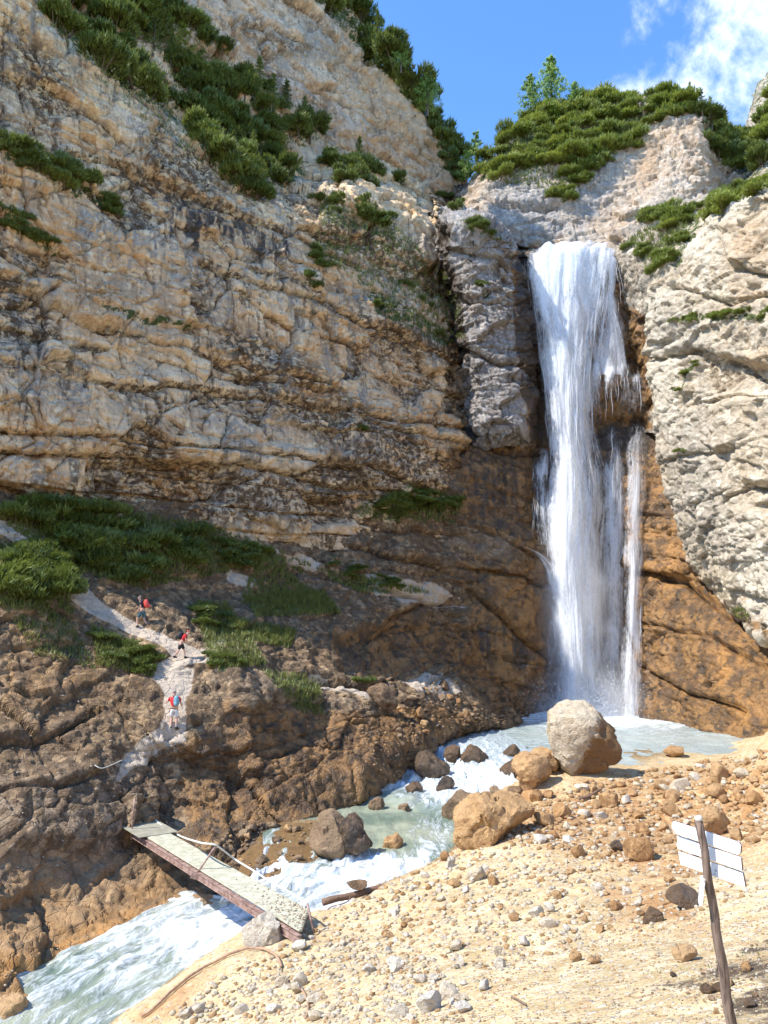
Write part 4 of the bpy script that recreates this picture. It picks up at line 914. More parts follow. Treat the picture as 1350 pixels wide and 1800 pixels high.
# strands and drops
verts, faces = [], []
def ribbon(px0, px1, y0, y1, Y0, Y1, wd):
    n = max(3, int((y1-y0)/22)+2); b0 = len(verts); ph = random.random()*6
    for i in range(n+1):
        f = i/n; wv_ = wd*(0.25+math.sin(f*math.pi)**0.6)
        c_ = P(px0+(px1-px0)*f+1.2*math.sin(ph+f*7), y0+(y1-y0)*f, Y0+(Y1-Y0)*f)
        verts.append((c_[0]-wv_/2, c_[1], c_[2])); verts.append((c_[0]+wv_/2, c_[1]-wv_*0.5, c_[2]))
        if i: a_ = b0+2*i; faces.append((a_-2, a_-1, a_+1, a_))
mly = [r_[2] for r_ in ML]
def edge_at(y): return np.interp(y, mly, [r_[0] for r_ in ML]), np.interp(y, mly, [r_[1] for r_ in ML]), np.interp(y, mly, [r_[3] for r_ in ML])
for i in range(110):
    y0 = random.choice([random.uniform(445, 640), random.uniform(445, 1150)]); ln = random.uniform(25, 150); y1 = min(y0+ln, 1262)
    f = random.random(); l0, r0, Y0 = edge_at(y0); l1, r1, Y1 = edge_at(y1)
    ribbon(l0+(r0-l0)*f, l1+(r1-l1)*f, y0, y1, Y0-random.uniform(0.2, 2.2)*math.sin(math.pi*f)-0.3, Y1-random.uniform(.4, 2.2)*math.sin(math.pi*f)-.3, random.uniform(.02, .06))
for i in range(70):
    k = random.randrange(5)
    if k == 0: x = random.uniform(1046, 1092); y0 = random.uniform(450, 600); ribbon(x, x+random.uniform(2, 10), y0, y0+random.uniform(20, 60), 66.0, 65.6, random.uniform(.02, .05))
    elif k == 1: x = random.uniform(1042, 1128); y0 = random.uniform(648, 680); ribbon(x, x+1, y0, y0+random.uniform(15, 60), 64.4, 64.1, random.uniform(.02, .045))
    elif k == 2: x = random.uniform(1062, 1096); y0 = random.uniform(755, 1150); ribbon(x, x-2, y0, y0+random.uniform(30, 110), 64.2, 63.6, random.uniform(.02, .045))
    elif k == 3: x = random.uniform(1100, 1130); y0 = random.uniform(770, 1160); ribbon(x, x-2, y0, y0+random.uniform(30, 100), np.interp(y0, [770, 1160], [64, 60.4]), np.interp(y0+60, [770, 1160], [63.8, 60.0]), random.uniform(.02, .045))
    else: x = random.uniform(936, 968); y0 = random.uniform(795, 900); ribbon(x, x+1, y0, y0+random.uniform(20, 60), 63.9, 63.6, random.uniform(.02, .04))
me = bpy.data.meshes.new('water_strand'); me.from_pydata(verts, [], faces)
mw, t = new_mat('water_drops'); dif = t.n('ShaderNodeBsdfDiffuse', {0: (.92, .94, .96, 1)}); trl = t.n('ShaderNodeBsdfTranslucent', {0: (.9, .93, .96, 1)})
mx = t.n('ShaderNodeMixShader', {0: 0.4, 1: dif.outputs[0], 2: trl.outputs[0]}); mx = t.n('ShaderNodeMixShader', {0: 0.5, 1: t.n('ShaderNodeBsdfTransparent').outputs[0], 2: mx.outputs[0]}); t.L.new(mx.outputs[0], t.n('ShaderNodeOutputMaterial').inputs[0]); M_DROPS = mw
me.materials.append(mw); o = bpy.data.objects.new('water_strand', me); COL.objects.link(o); o['kind'] = 'stuff'; o.parent = falls; o.matrix_parent_inverse = Matrix.Translation(-falls.location)
# little cascade high up in the gorge
verts, faces = [], []
for i in range(60):
    x = random.uniform(862, 884); ribbon(x, x+12, 388+(x-862)*.5, 412+(x-862)*.6, 76.3, 75.6, random.uniform(.1, .25))
me = bpy.data.meshes.new('upper_cascade'); me.from_pydata(verts, [], faces); me.materials.append(M_DROPS)
o = bpy.data.objects.new('upper_cascade', me); COL.objects.link(o); o['kind'] = 'structure'
# spray drops thrown from the foot
verts, faces = [], []
for i in range(5000):
    a_ = abs(random.gauss(0, 1)); px_ = random.gauss(1045, 62); py_ = 1262-abs(random.gauss(0, 38))
    c_ = P(px_, py_, random.uniform(58, 62.5)); s = random.uniform(.012, .035); b0 = len(verts)
    for dx, dy, dz in ((0, 0, s*1.6), (s, 0, -s), (-s, s, -s), (-s*.3, -s, -s)): verts.append((c_[0]+dx, c_[1]+dy, c_[2]+dz))
    faces += [(b0, b0+1, b0+2), (b0, b0+2, b0+3), (b0, b0+3, b0+1), (b0+1, b0+3, b0+2)]
me = bpy.data.meshes.new('spray'); me.from_pydata(verts, [], faces); me.materials.append(M_DROPS)
o = bpy.data.objects.new('spray', me); COL.objects.link(o); o['kind'] = 'stuff'
# mist: a closed soft-edged volume around the foot of the falls
def ico(name, sub, r=1.0):
    bm = bmesh.new(); bmesh.ops.create_icosphere(bm, subdivisions=sub, radius=r); me = bpy.data.meshes.new(name); bm.to_mesh(me); bm.free(); return me
m, t = new_mat('mist'); oc = t.n('ShaderNodeTexCoord').outputs['Object']
ln_ = t.n('ShaderNodeVectorMath', {0: oc}, operation='LENGTH').outputs['Value']
fal = t.math('SUBTRACT', 1.0, ln_, clamp=True); fal = t.math('MULTIPLY', fal, fal)
nz = t.rng(t.noise(oc, 2.2, 3, 0.6, 0.6), 0.35, 0.7, 0.25, 1.3)
den = t.math('MULTIPLY', t.math('MULTIPLY', fal, nz), 1.2)
pv = t.n('ShaderNodeVolumePrincipled', {'Color': (0.96, 0.97, 0.98, 1), 'Density': den, 'Anisotropy': 0.2})
t.L.new(pv.outputs[0], t.n('ShaderNodeOutputMaterial').inputs['Volume'])
for (px_, py_, Y_), (sx_, sy_, sz_) in (((1050, 1255, 60.6), (7.0, 3.4, 5.2)), ((1015, 1090, 62.2), (4.6, 2.4, 11.5))):
    me = ico('mist', 3); me.materials.append(m); o = bpy.data.objects.new('mist', me); COL.objects.link(o); o['kind'] = 'stuff'
    o.location = P(px_, py_, Y_); o.scale = (sx_, sy_, sz_)
SC.cycles.volume_bounces = 4; SC.cycles.volume_step_rate = 2.0; SC.cycles.volume_max_steps = 64
# ------------------------------------------------------------------ where does a sight line meet the terrain
CS = 1.5; X0, Y0p, X1, Y1p = -160, -60, 1500, 1860
BW, BH = int((X1-X0)/CS), int((Y1p-Y0p)/CS)
allp = np.concatenate([g_[0] for g_ in GRIDS]); alln = np.concatenate([g_[1] for g_ in GRIDS])
alls = np.concatenate([np.full(len(g_[0]), i) for i, g_ in enumerate(GRIDS)])
ax, ay, ad = project(allp)
ok = (ax > X0) & (ax < X1-2) & (ay > Y0p) & (ay < Y1p-2) & (allp[:, 1] > 0.5)
ii = np.nonzero(ok)[0]; cell = ((ay[ii]-Y0p)/CS).astype(int)*BW+((ax[ii]-X0)/CS).astype(int)
od = np.argsort(-ad[ii]); buf = np.full(BW*BH, -1); buf[cell[od]] = ii[od]; buf = buf.reshape(BH, BW)
depth = np.where(buf >= 0, ad[buf], 1e9)
# a grid is a surface, not points: nearest sample within a small window wins
for _ in range(2):
    bd, bb = depth.copy(), buf.copy()
    for dx, dy in ((1, 0), (-1, 0), (0, 1), (0, -1)):
        sd_ = np.roll(depth, (dy, dx), (0, 1)); sb = np.roll(buf, (dy, dx), (0, 1))
        mk = sd_ < bd-0.8; bd = np.where(mk, sd_, bd); bb = np.where(mk, sb, bb)
    depth, buf = bd, bb
def hit(px, py):
    c_, r_ = int((px-X0)/CS), int((py-Y0p)/CS)
    if not (0 <= c_ < BW and 0 <= r_ < BH): return None
    k = buf[r_, c_]
    if k < 0: return None
    Yh = float(allp[k, 1]); nm = GRIDS[alls[k]][2]
    if nm == 'scree_ground':
        d_ = P(px, py, 1.0); yy = np.linspace(Yh*0.93-.3, Yh*1.08+1.2, 90); e = d_[2]*yy-ground_h(d_[0]*yy, yy)
        k_ = np.nonzero(e < 0)[0]
        if len(k_) and k_[0] > 0: j = k_[0]; Yh = yy[j-1]+(yy[j]-yy[j-1])*e[j-1]/(e[j-1]-e[j])
        return Vector(d_*Yh), Vector(alln[k]), nm
    return Vector(P(px, py, 1.0)*Yh), Vector(alln[k]), nm
def in_poly(n, poly, rng=random):
    xs = [q[0] for q in poly]; ys = [q[1] for q in poly]; out = []; tries = 0
    while len(out) < n and tries < n*60:
        tries += 1; x = rng.uniform(min(xs), max(xs)); y = rng.uniform(min(ys), max(ys))
        c_ = False
        for i in range(len(poly)):
            (x0, y0), (x1, y1) = poly[i], poly[i-1]
            if (y0 > y) != (y1 > y) and x < (x1-x0)*(y-y0)/(y1-y0)+x0: c_ = not c_
        if c_: out.append((x, y))
    return out
def mesh_obj(name, verts, faces, mats, parent=None, mi=None, smooth=False):
    me = bpy.data.meshes.new(name); me.from_pydata([tuple(v) for v in verts], [], faces)
    for m_ in (mats if isinstance(mats, (list, tuple)) else [mats]): me.materials.append(m_)
    if mi is not None: me.polygons.foreach_set('material_index', np.asarray(mi, np.int32))
    me.polygons.foreach_set('use_smooth', np.full(len(me.polygons), smooth)); me.update()
    o = bpy.data.objects.new(name, me); COL.objects.link(o)
    if parent: o.parent = parent
    return o
def thing(name, label, cat, loc=(0, 0, 0), group=None):
    o = bpy.data.objects.new(name, None); COL.objects.link(o); o.location = loc; o.empty_display_size = 0.2
    o['label'] = label; o['category'] = cat
    if group: o['group'] = group
    return o
def tag(o, label, cat, group=None):
    o['label'] = label; o['category'] = cat
    if group: o['group'] = group
    return o
def clone(o, loc, rot, scale, label=None, group=None):
    r = o.copy(); COL.objects.link(r); r.location = loc; r.rotation_euler = rot; r.scale = scale
    if label: r['label'] = label
    if group: r['group'] = group
    for ch in o.children:
        c_ = ch.copy(); COL.objects.link(c_); c_.parent = r
    return r

# ------------------------------------------------------------------ foliage
def leaf_mat(name, c0, c1, c2, tr=0.35):
    m, t = new_mat(name); pos = t.n('ShaderNodeNewGeometry').outputs['Position']
    oi = t.n('ShaderNodeObjectInfo').outputs['Random']
    ri = t.n('ShaderNodeNewGeometry').outputs['Random Per Island']
    n_ = t.noise(pos, 0.9, 3, 0.6)
    col = t.mix(t.rng(n_, 0.35, 0.65), c0, c1); col = t.mix(t.math('MULTIPLY', ri, 0.75), col, c2)
    col = t.mix(t.math('MULTIPLY', t.rng(oi, 0.5, 1.0), 0.6), col, c2); col = t.mix(t.math('MULTIPLY', t.rng(oi, 0.4, 0.0), 0.5), col, tuple(x*.8 for x in c0))
    dif = t.n('ShaderNodeBsdfDiffuse', {0: col}); trl = t.n('ShaderNodeBsdfTranslucent', {0: t.mix(0.5, col, c2)})
    gl = t.n('ShaderNodeBsdfGlossy', {0: (1, 1, 1, 1), 'Roughness': 0.5})
    mx = t.n('ShaderNodeMixShader', {0: tr, 1: dif.outputs[0], 2: trl.outputs[0]})
    mg = t.n('ShaderNodeMixShader', {0: 0.025, 1: mx.outputs[0], 2: gl.outputs[0]})
    t.L.new(mg.outputs[0], t.n('ShaderNodeOutputMaterial').inputs[0]); return m
M_PINE = leaf_mat('pine_needles_shaded', (0.055, 0.088, 0.016), (0.115, 0.165, 0.028), (0.23, 0.27, 0.05), 0.3)  # darker copy, with shade put into the needle colour
M_PINE_LIT = leaf_mat('pine_needles_lit', (0.115, 0.165, 0.022), (0.20, 0.26, 0.036), (0.36, 0.40, 0.07), 0.4)  # brighter copy of the needles, with sunlight put into the colour
M_LARCH = leaf_mat('larch_needles', (0.20, 0.32, 0.08), (0.27, 0.40, 0.10), (0.36, 0.50, 0.15), 0.55)
M_LIME = leaf_mat('broad_leaves', (0.16, 0.26, 0.02), (0.22, 0.33, 0.03), (0.30, 0.40, 0.05), 0.5)
M_GRASS = leaf_mat('grass_blades', (0.085, 0.125, 0.024), (0.16, 0.20, 0.042), (0.28, 0.29, 0.09), 0.4)
m, t = new_mat('bark'); pos = t.n('ShaderNodeNewGeometry').outputs['Position']
finish(t, t.mix(t.noise(pos, 6, 4), (0.07, 0.05, 0.035), (0.17, 0.13, 0.10)), 0.9); M_BARK = m

def shrub_mesh(name, n, seed, mat, flat=0.6, needle=0.17, lean=0.5):
    """dwarf pine: ascending shoots with bristles of needle faces, over a few woody stems"""
    rg = random.Random(seed); v, f, mi = [], [], []
    lob = [(rg.uniform(0, 6.28), rg.uniform(0.25, 0.62), rg.uniform(0.30, 0.5)) for _ in range(7)]
    for k in range(n):
        a_, rr, s = rg.choice(lob); th = rg.uniform(0, 6.28); ph = math.acos(rg.uniform(-0.15, 1))
        q = s*rg.uniform(0.72, 1.0)
        c_ = Vector((math.cos(a_)*rr+q*math.sin(ph)*math.cos(th), math.sin(a_)*rr+q*math.sin(ph)*math.sin(th), (0.12+s*0.5+q*math.cos(ph))*flat))
        out = Vector((c_.x, c_.y, 0.45+c_.z*0.4)).normalized(); out = (out+Vector((rg.gauss(0, .3), rg.gauss(0, .3), lean))).normalized()
        L = needle*rg.uniform(0.8, 1.9); side = out.orthogonal().normalized(); side2 = out.cross(side)
        for j in range(4):
            an = j*1.57+rg.random()*1.2; dr = (side*math.cos(an)+side2*math.sin(an))
            b_ = c_+out*L*0.22*j; tip = b_+out*L*0.62+dr*L*0.42; wd = out.cross(dr)*L*0.11
            i0 = len(v); v += [b_+wd, b_-wd, tip]; f.append((i0, i0+1, i0+2)); mi.append(0)
        i0 = len(v); v += [c_+side*L*.10, c_-side*L*.10, c_+out*L*1.15]; f.append((i0, i0+1, i0+2)); mi.append(0)
    for k in range(6):
        a_, rr, s = lob[k]; tip = Vector((math.cos(a_)*rr, math.sin(a_)*rr, s*flat)); wd = Vector((-math.sin(a_), math.cos(a_), 0))*0.025
        up = Vector((0, 0, 0.03)); i0 = len(v); b_ = Vector((0, 0, -0.15)); v += [b_+wd, b_-wd, b_+up, tip+wd*.4, tip-wd*.4, tip+up*.4]
        f += [(i0, i0+1, i0+4, i0+3), (i0+1, i0+2, i0+5, i0+4), (i0+2, i0, i0+3, i0+5)]; mi += [1, 1, 1]
    me = bpy.data.meshes.new(name); me.from_pydata([tuple(x) for x in v], [], f); me.materials.append(mat); me.materials.append(M_BARK)
    me.polygons.foreach_set('material_index', np.array(mi, np.int32)); return me
SH_D = [shrub_mesh('dwarf_pine', 650, s, M_PINE) for s in (1, 2, 3, 4, 5)]
SH_B = [shrub_mesh('dwarf_pine', 650, s, M_PINE_LIT) for s in (6, 7, 8, 9)]
SH_L = [shrub_mesh('leafy_shrub', 420, s, M_LIME, flat=0.9, needle=0.2) for s in (10, 11)]
PINES = []
def shrubs(poly, n, size, meshes, label, group, name='dwarf_pine', cat='shrub', tall=1.0, sink=0.12, sil=0):
    k = 0
    for x, y in in_poly(n, poly):
        h_ = hit(x, y)
        if not h_: continue
        p_, n_, _ = h_; s = random.uniform(*size)
        k += 1; PINES.append(dict(me=random.choice(meshes), loc=p_-Vector((0, 0, s*sink))+n_*s*0.05, rot=(random.uniform(-.15, .25), random.uniform(-.2, .2), random.uniform(0, 6.28)),
                          sc=(s, s*random.uniform(.85, 1.15), s*tall*random.uniform(.85, 1.2)), label=label, group=group, name=name, cat=cat, px=(x, y)))
    return k
# the long shrub belt on the ledge of the left wall
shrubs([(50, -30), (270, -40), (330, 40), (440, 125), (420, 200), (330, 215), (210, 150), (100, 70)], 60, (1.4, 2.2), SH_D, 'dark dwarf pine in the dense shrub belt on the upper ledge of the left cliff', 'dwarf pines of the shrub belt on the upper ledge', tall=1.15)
shrubs([(330, 200), (440, 130), (560, 225), (560, 245), (480, 240), (520, 340), (430, 350), (370, 290)], 52, (1.3, 2.0), SH_D, 'dark dwarf pine at the lower end of the ledge, above the black streaks', 'dwarf pines at the lower end of the ledge', tall=1.2)
shrubs([(0, 235), (60, 268), (165, 310), (212, 370), (198, 385), (110, 325), (0, 275)], 20, (0.7, 1.2), SH_D, 'dark dwarf pine on the slanting ledge near the left edge, higher of two', 'dwarf pines on the higher small ledge')
shrubs([(0, 364), (60, 392), (112, 440), (60, 430), (0, 392)], 12, (0.45, 0.8), SH_D, 'low green bush on the lower of two slanting ledges near the left edge', 'bushes on the lower small ledge')
shrubs([(560, 285), (640, 285), (700, 318), (690, 330), (600, 315)], 16, (0.9, 1.6), SH_D, 'dark dwarf pine on the terrace under the pinkish upper cliff', 'dwarf pines under the upper cliff')
shrubs([(560, 330), (640, 345), (700, 395), (700, 415), (620, 390), (560, 360)], 14, (0.7, 1.2), SH_D, 'small green pine bush on the stepped ledges right of the black streaks', 'bushes on the stepped ledges')
for q_, n_, s_ in (([(545, 440), (590, 440), (592, 470), (560, 470)], 5, (.6, 1.0)), ([(530, 475), (560, 490), (560, 510)], 3, (.4, .7)), ([(655, 535), (695, 540), (690, 552)], 3, (.5, .8)), ([(620, 745), (650, 755), (640, 765)], 2, (.4, .6)),
                   ([(690, 470), (760, 540), (740, 545)], 5, (.4, .7)), ([(760, 580), (800, 600), (790, 615)], 3, (.5, .8))):
    shrubs(q_, n_, s_, SH_D, 'tiny green bush clinging alone to a crack in the middle of the left cliff', 'single bushes in cracks of the left cliff')
# cover on the skyline of the left wall
for i, (x, y) in enumerate([(600, 2), (622, 16), (634, 30), (642, 50), (650, 66), (655, 84), (662, 98), (672, 110), (684, 122), (696, 134), (706, 146), (716, 158), (728, 168), (738, 182), (746, 198), (756, 212), (762, 228), (772, 244), (782, 262), (790, 276), (796, 290), (802, 302), (806, 316),
                           (590, -14), (612, -8), (640, 10), (660, 40), (676, 70), (690, 96), (712, 118), (736, 144), (752, 172), (768, 196), (778, 222), (792, 246), (802, 268), (566, -2), (580, 6), (540, -8)]):
    Yd = 58+(x-560)*0.05
    h_ = hit(x, y)
    p_ = h_[0] if h_ else V(x, y, Yd)
    s = random.uniform(1.1, 2.2)
    hi = h_ is None
    q_ = hit(x-14, y+12)
    if hi and q_: p_ = V(x-3, y+4, q_[0].y+1.0)
    PINES.append(dict(me=random.choice(SH_D), loc=p_-Vector((0, 0, s*0.35)), rot=(0, 0, random.uniform(0, 6)), sc=(s, s, s*1.25), name='dwarf_pine', cat='shrub', px=(x, y),
                      label='dark dwarf pine on the steep skyline edge of the left cliff', group='dwarf pines on the skyline of the left cliff'))
# dome
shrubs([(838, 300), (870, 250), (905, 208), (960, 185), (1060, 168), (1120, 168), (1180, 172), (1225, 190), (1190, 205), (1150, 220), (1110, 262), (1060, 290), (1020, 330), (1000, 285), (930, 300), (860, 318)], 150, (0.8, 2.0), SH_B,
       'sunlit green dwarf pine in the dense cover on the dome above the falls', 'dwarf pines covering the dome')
shrubs([(1000, 290), (1070, 280), (1030, 340), (1000, 372), (972, 352), (985, 320)], 20, (0.8, 1.3), SH_B, 'green dwarf pine in the tongue hanging down the dome towards the falls', 'dwarf pines in the tongue on the dome')
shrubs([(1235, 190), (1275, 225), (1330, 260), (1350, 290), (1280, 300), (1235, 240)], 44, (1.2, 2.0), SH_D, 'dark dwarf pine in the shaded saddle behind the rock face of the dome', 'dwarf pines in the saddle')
shrubs([(1300, 245), (1325, 215), (1350, 160), (1420, 130), (1420, 260), (1350, 280)], 24, (1.4, 2.2), SH_B, 'green dwarf pine on the far ridge at the right edge', 'dwarf pines on the far ridge')
for i, (x, y) in enumerate([(858, 268), (880, 240), (900, 222), (930, 200), (960, 190), (990, 186), (1020, 180), (1050, 174), (1080, 170), (1110, 166), (1140, 164), (1165, 163), (1190, 168), (1210, 178), (1232, 192), (1250, 210), (1275, 228), (1295, 240)]):
    q_ = hit(x, y+22)
    if not q_: continue
    s = random.uniform(1.2, 2.0)
    PINES.append(dict(me=random.choice(SH_B), loc=V(x, y+14, q_[0].y+1.2), rot=(0, 0, random.uniform(0, 6)), sc=(s, s, s*1.2), name='dwarf_pine', cat='shrub', px=(x, y),
                      label='green dwarf pine standing on the skyline of the dome above the falls', group='dwarf pines on the skyline of the dome'))
shrubs([(1245, 375), (1270, 335), (1350, 310), (1350, 340), (1300, 338), (1262, 385)], 18, (0.9, 1.4), SH_B, 'bright green pine bush on top of the rocky nose of the pale cliff', 'bushes on top of the pale cliff')
shrubs([(1118, 385), (1160, 365), (1228, 352), (1225, 370), (1190, 410), (1150, 410)], 15, (0.9, 1.5), SH_B, 'green pine bush on the rock shoulder right of the lip of the falls', 'bushes on the rock shoulder')
shrubs([(1150, 445), (1200, 415), (1215, 400), (1180, 475), (1150, 480)], 9, (0.7, 1.1), SH_B, 'green bush in the gully between rock shoulder and pale cliff', 'bushes in the gully')
shrubs([(1095, 425), (1130, 430), (1140, 450), (1110, 450)], 5, (0.5, 0.9), SH_B, 'small green bush just right of the lip of the falls', 'small bushes by the lip of the falls')
shrubs([(1178, 562), (1212, 552), (1240, 560), (1200, 578)], 6, (0.45, 0.75), SH_B, 'bright bush at the left end of the ledge across the pale cliff', 'bushes on the pale cliff ledge, left end')
shrubs([(1240, 552), (1350, 545), (1350, 562), (1250, 562)], 11, (0.4, 0.7), SH_B, 'bright bush at the right end of the ledge across the pale cliff', 'bushes on the pale cliff ledge, right end')
shrubs([(1182, 682), (1222, 626), (1225, 645), (1195, 690)], 6, (0.25, 0.45), SH_B, 'small green tuft in the slanting crack of the pale cliff', 'tufts in the slanting crack')
shrubs([(1185, 790), (1203, 787), (1203, 800)], 2, (0.3, 0.45), SH_B, 'small green tuft low on the pale cliff', 'tufts low on the pale cliff')
shrubs([(1262, 1075), (1310, 1068), (1318, 1090), (1275, 1092)], 8, (0.35, 0.6), SH_L, 'fresh green leafy plant under the foot of the pale cliff', 'leafy plants under the pale cliff', name='leafy_shrub', cat='plant')
# pillar and gorge
shrubs([(790, 380), (850, 390), (890, 425), (860, 415)], 7, (0.5, 0.9), SH_D, 'small dark bush on top of the buttress left of the falls', 'bushes on the buttress')
shrubs([(838, 500), (862, 498), (860, 520)], 3, (0.4, 0.7), SH_D, 'small dark bush halfway up the buttress', 'bushes halfway up the buttress')
shrubs([(770, 335), (812, 350), (822, 380), (790, 372)], 6, (0.6, 1.0), SH_D, 'dark bush in the shadowed notch of the gorge', 'bushes in the gorge notch')
# below the wall
shrubs([(0, 890), (150, 895), (250, 905), (360, 935), (360, 975), (220, 1030), (140, 1010), (110, 960), (60, 930), (0, 905)], 46, (1.0, 1.6), SH_D, 'green dwarf pine in the large thicket above the path', 'dwarf pines of the thicket above the path', tall=1.1)
shrubs([(0, 948), (60, 962), (122, 1030), (128, 1065), (40, 1070), (0, 1060)], 30, (0.9, 1.4), SH_D, 'green dwarf pine in the thicket below the path at the left edge', 'dwarf pines of the thicket below the path', tall=1.1)
shrubs([(370, 940), (460, 965), (470, 1000), (400, 1000)], 14, (0.8, 1.3), SH_D, 'low green dwarf pine right of the large thicket', 'dwarf pines right of the thicket', tall=.7)
shrubs([(615, 905), (730, 858), (805, 878), (800, 905), (660, 918)], 24, (1.0, 1.6), SH_D, 'dark green bush on the shelf at the foot of the left cliff near the falls', 'bushes on the shelf near the falls', tall=.6)
shrubs([(165, 1110), (200, 1115), (265, 1150), (265, 1185), (190, 1165)], 11, (0.55, 0.9), SH_D, 'low green bush just below the path between the hikers and the left edge', 'low bushes below the path', tall=.7)
shrubs([(345, 1065), (400, 1065), (400, 1110), (350, 1105)], 6, (0.5, 0.9), SH_D, 'low green bush above the spur right of the middle hiker', 'low bushes above the spur', tall=.7)
shrubs([(370, 1150), (420, 1150), (420, 1168), (375, 1172)], 4, (0.45, 0.7), SH_D, 'low green bush on the gravel spur', 'low bushes on the spur', tall=.7)
shrubs([(560, 980), (640, 1000), (720, 1030), (640, 1035)], 10, (0.5, 0.9), SH_D, 'low dark bush on the grassy band under the pale strata', 'low bushes on the grassy band', tall=.6)
shrubs([(630, 1190), (650, 1188), (655, 1205), (635, 1208)], 2, (0.5, 0.7), SH_D, 'small dark bush beside the grey block above the gravel shelf', 'small bushes beside the grey block')
# the 290 that show largest are individuals, the rest one mass
PINES.sort(key=lambda d: -d['sc'][0]/d['loc'].y+random.random()*0.008)
big, rest = PINES[:290], PINES[290:]
groups = {}
for d in big: groups.setdefault(d['group'], []).append(d)
for gname, L in groups.items():
    xs = sorted(d['px'][0] for d in L); ys = sorted(d['px'][1] for d in L); n_ = len(L)
    for d in L:
        if n_ >= 4:
            fx = xs.index(d['px'][0])/max(1, n_-1); fy = ys.index(d['px'][1])/max(1, n_-1)
            if n_ < 9: w_ = 'left part' if fx < .5 else 'right part'
            else: w_ = ('top' if fy < .2 else 'upper' if fy < .5 else 'lower' if fy < .8 else 'bottom')+' '+('far left' if fx < .14 else 'left' if fx < .3 else 'centre left' if fx < .5 else 'centre right' if fx < .7 else 'right' if fx < .86 else 'far right')+' part'
            size_ = 'large ' if d['sc'][0] > np.median([e['sc'][0] for e in L]) else 'small ' if not d['label'].startswith(('small', 'tiny', 'low')) else ''
            lab = (size_+d['label']).split()
            tail = (', '+w_+' of its group').split()
            if len(lab)+len(tail) > 16: lab = lab[:16-len(tail)]
            while lab[-1] in ('the', 'of', 'on', 'in', 'at', 'a', 'and', 'above', 'towards', 'between', 'across', 'black', 'left', 'by', 'right', 'rocky', 'pale', 'upper', 'steep'): lab = lab[:-1]
            d['label'] = (' '.join(lab)+' '.join(tail)).replace(' ,', ',')
        o = bpy.data.objects.new(d['name'], d['me']); COL.objects.link(o); o.location = d['loc']; o.rotation_euler = d['rot']; o.scale = d['sc']; tag(o, d['label'], d['cat'], d['group'])
LITE = {}
def lite(me):
    if me.name not in LITE:
        co = np.empty(len(me.vertices)*3, np.float32); me.vertices.foreach_get('co', co)
        LITE[me.name] = (co.reshape(-1, 3)[:6*0+len(co)//3], me.materials[0])
    return LITE[me.name]
from mathutils import Euler
for mat_, nm in ((M_PINE, 'dark_pine_cover'), (M_PINE_LIT, 'green_pine_cover')):
    vs, n_ = [], 0
    for d in rest:
        co, mt = lite(d['me'])
        if mt is not mat_: continue
        tri = co[:len(co)//3*3].reshape(-1, 3, 3)[:3200]; tri = tri[RNG.random(len(tri)) < 0.42]
        c_ = tri.mean(axis=1, keepdims=True); tri = c_+(tri-c_)*1.35
        M_ = np.array(Matrix.LocRotScale(Vector(d['loc']), Euler(d['rot']), Vector(d['sc'])))
        vs.append(tri.reshape(-1, 3)@M_[:3, :3].T+M_[:3, 3])
    if vs:
        vs = np.concatenate(vs); me = bpy.data.meshes.new(nm); k = len(vs)//3
        me.vertices.add(len(vs)); me.vertices.foreach_set('co', vs.reshape(-1).astype(np.float32)); me.loops.add(len(vs)); me.loops.foreach_set('vertex_index', np.arange(len(vs), dtype=np.int32))
        me.polygons.add(k); me.polygons.foreach_set('loop_start', (np.arange(k)*3).astype(np.int32)); me.update(calc_edges=True); me.materials.append(mat_)
        o = bpy.data.objects.new(nm, me); COL.objects.link(o); o['kind'] = 'stuff'
# fresh bright bush on the dome
for x, y in ((965, 196), (975, 205)):
    h_ = hit(x, y+8)
    if h_:
        o = bpy.data.objects.new('leafy_shrub', SH_L[0]); COL.objects.link(o); o.location = h_[0]; o.scale = (1.0, 1.0, 2.0); tag(o, 'bright lime green leafy bush on the dome below the larches', 'shrub', 'lime green bushes on the dome')
h_ = hit(920, 262)
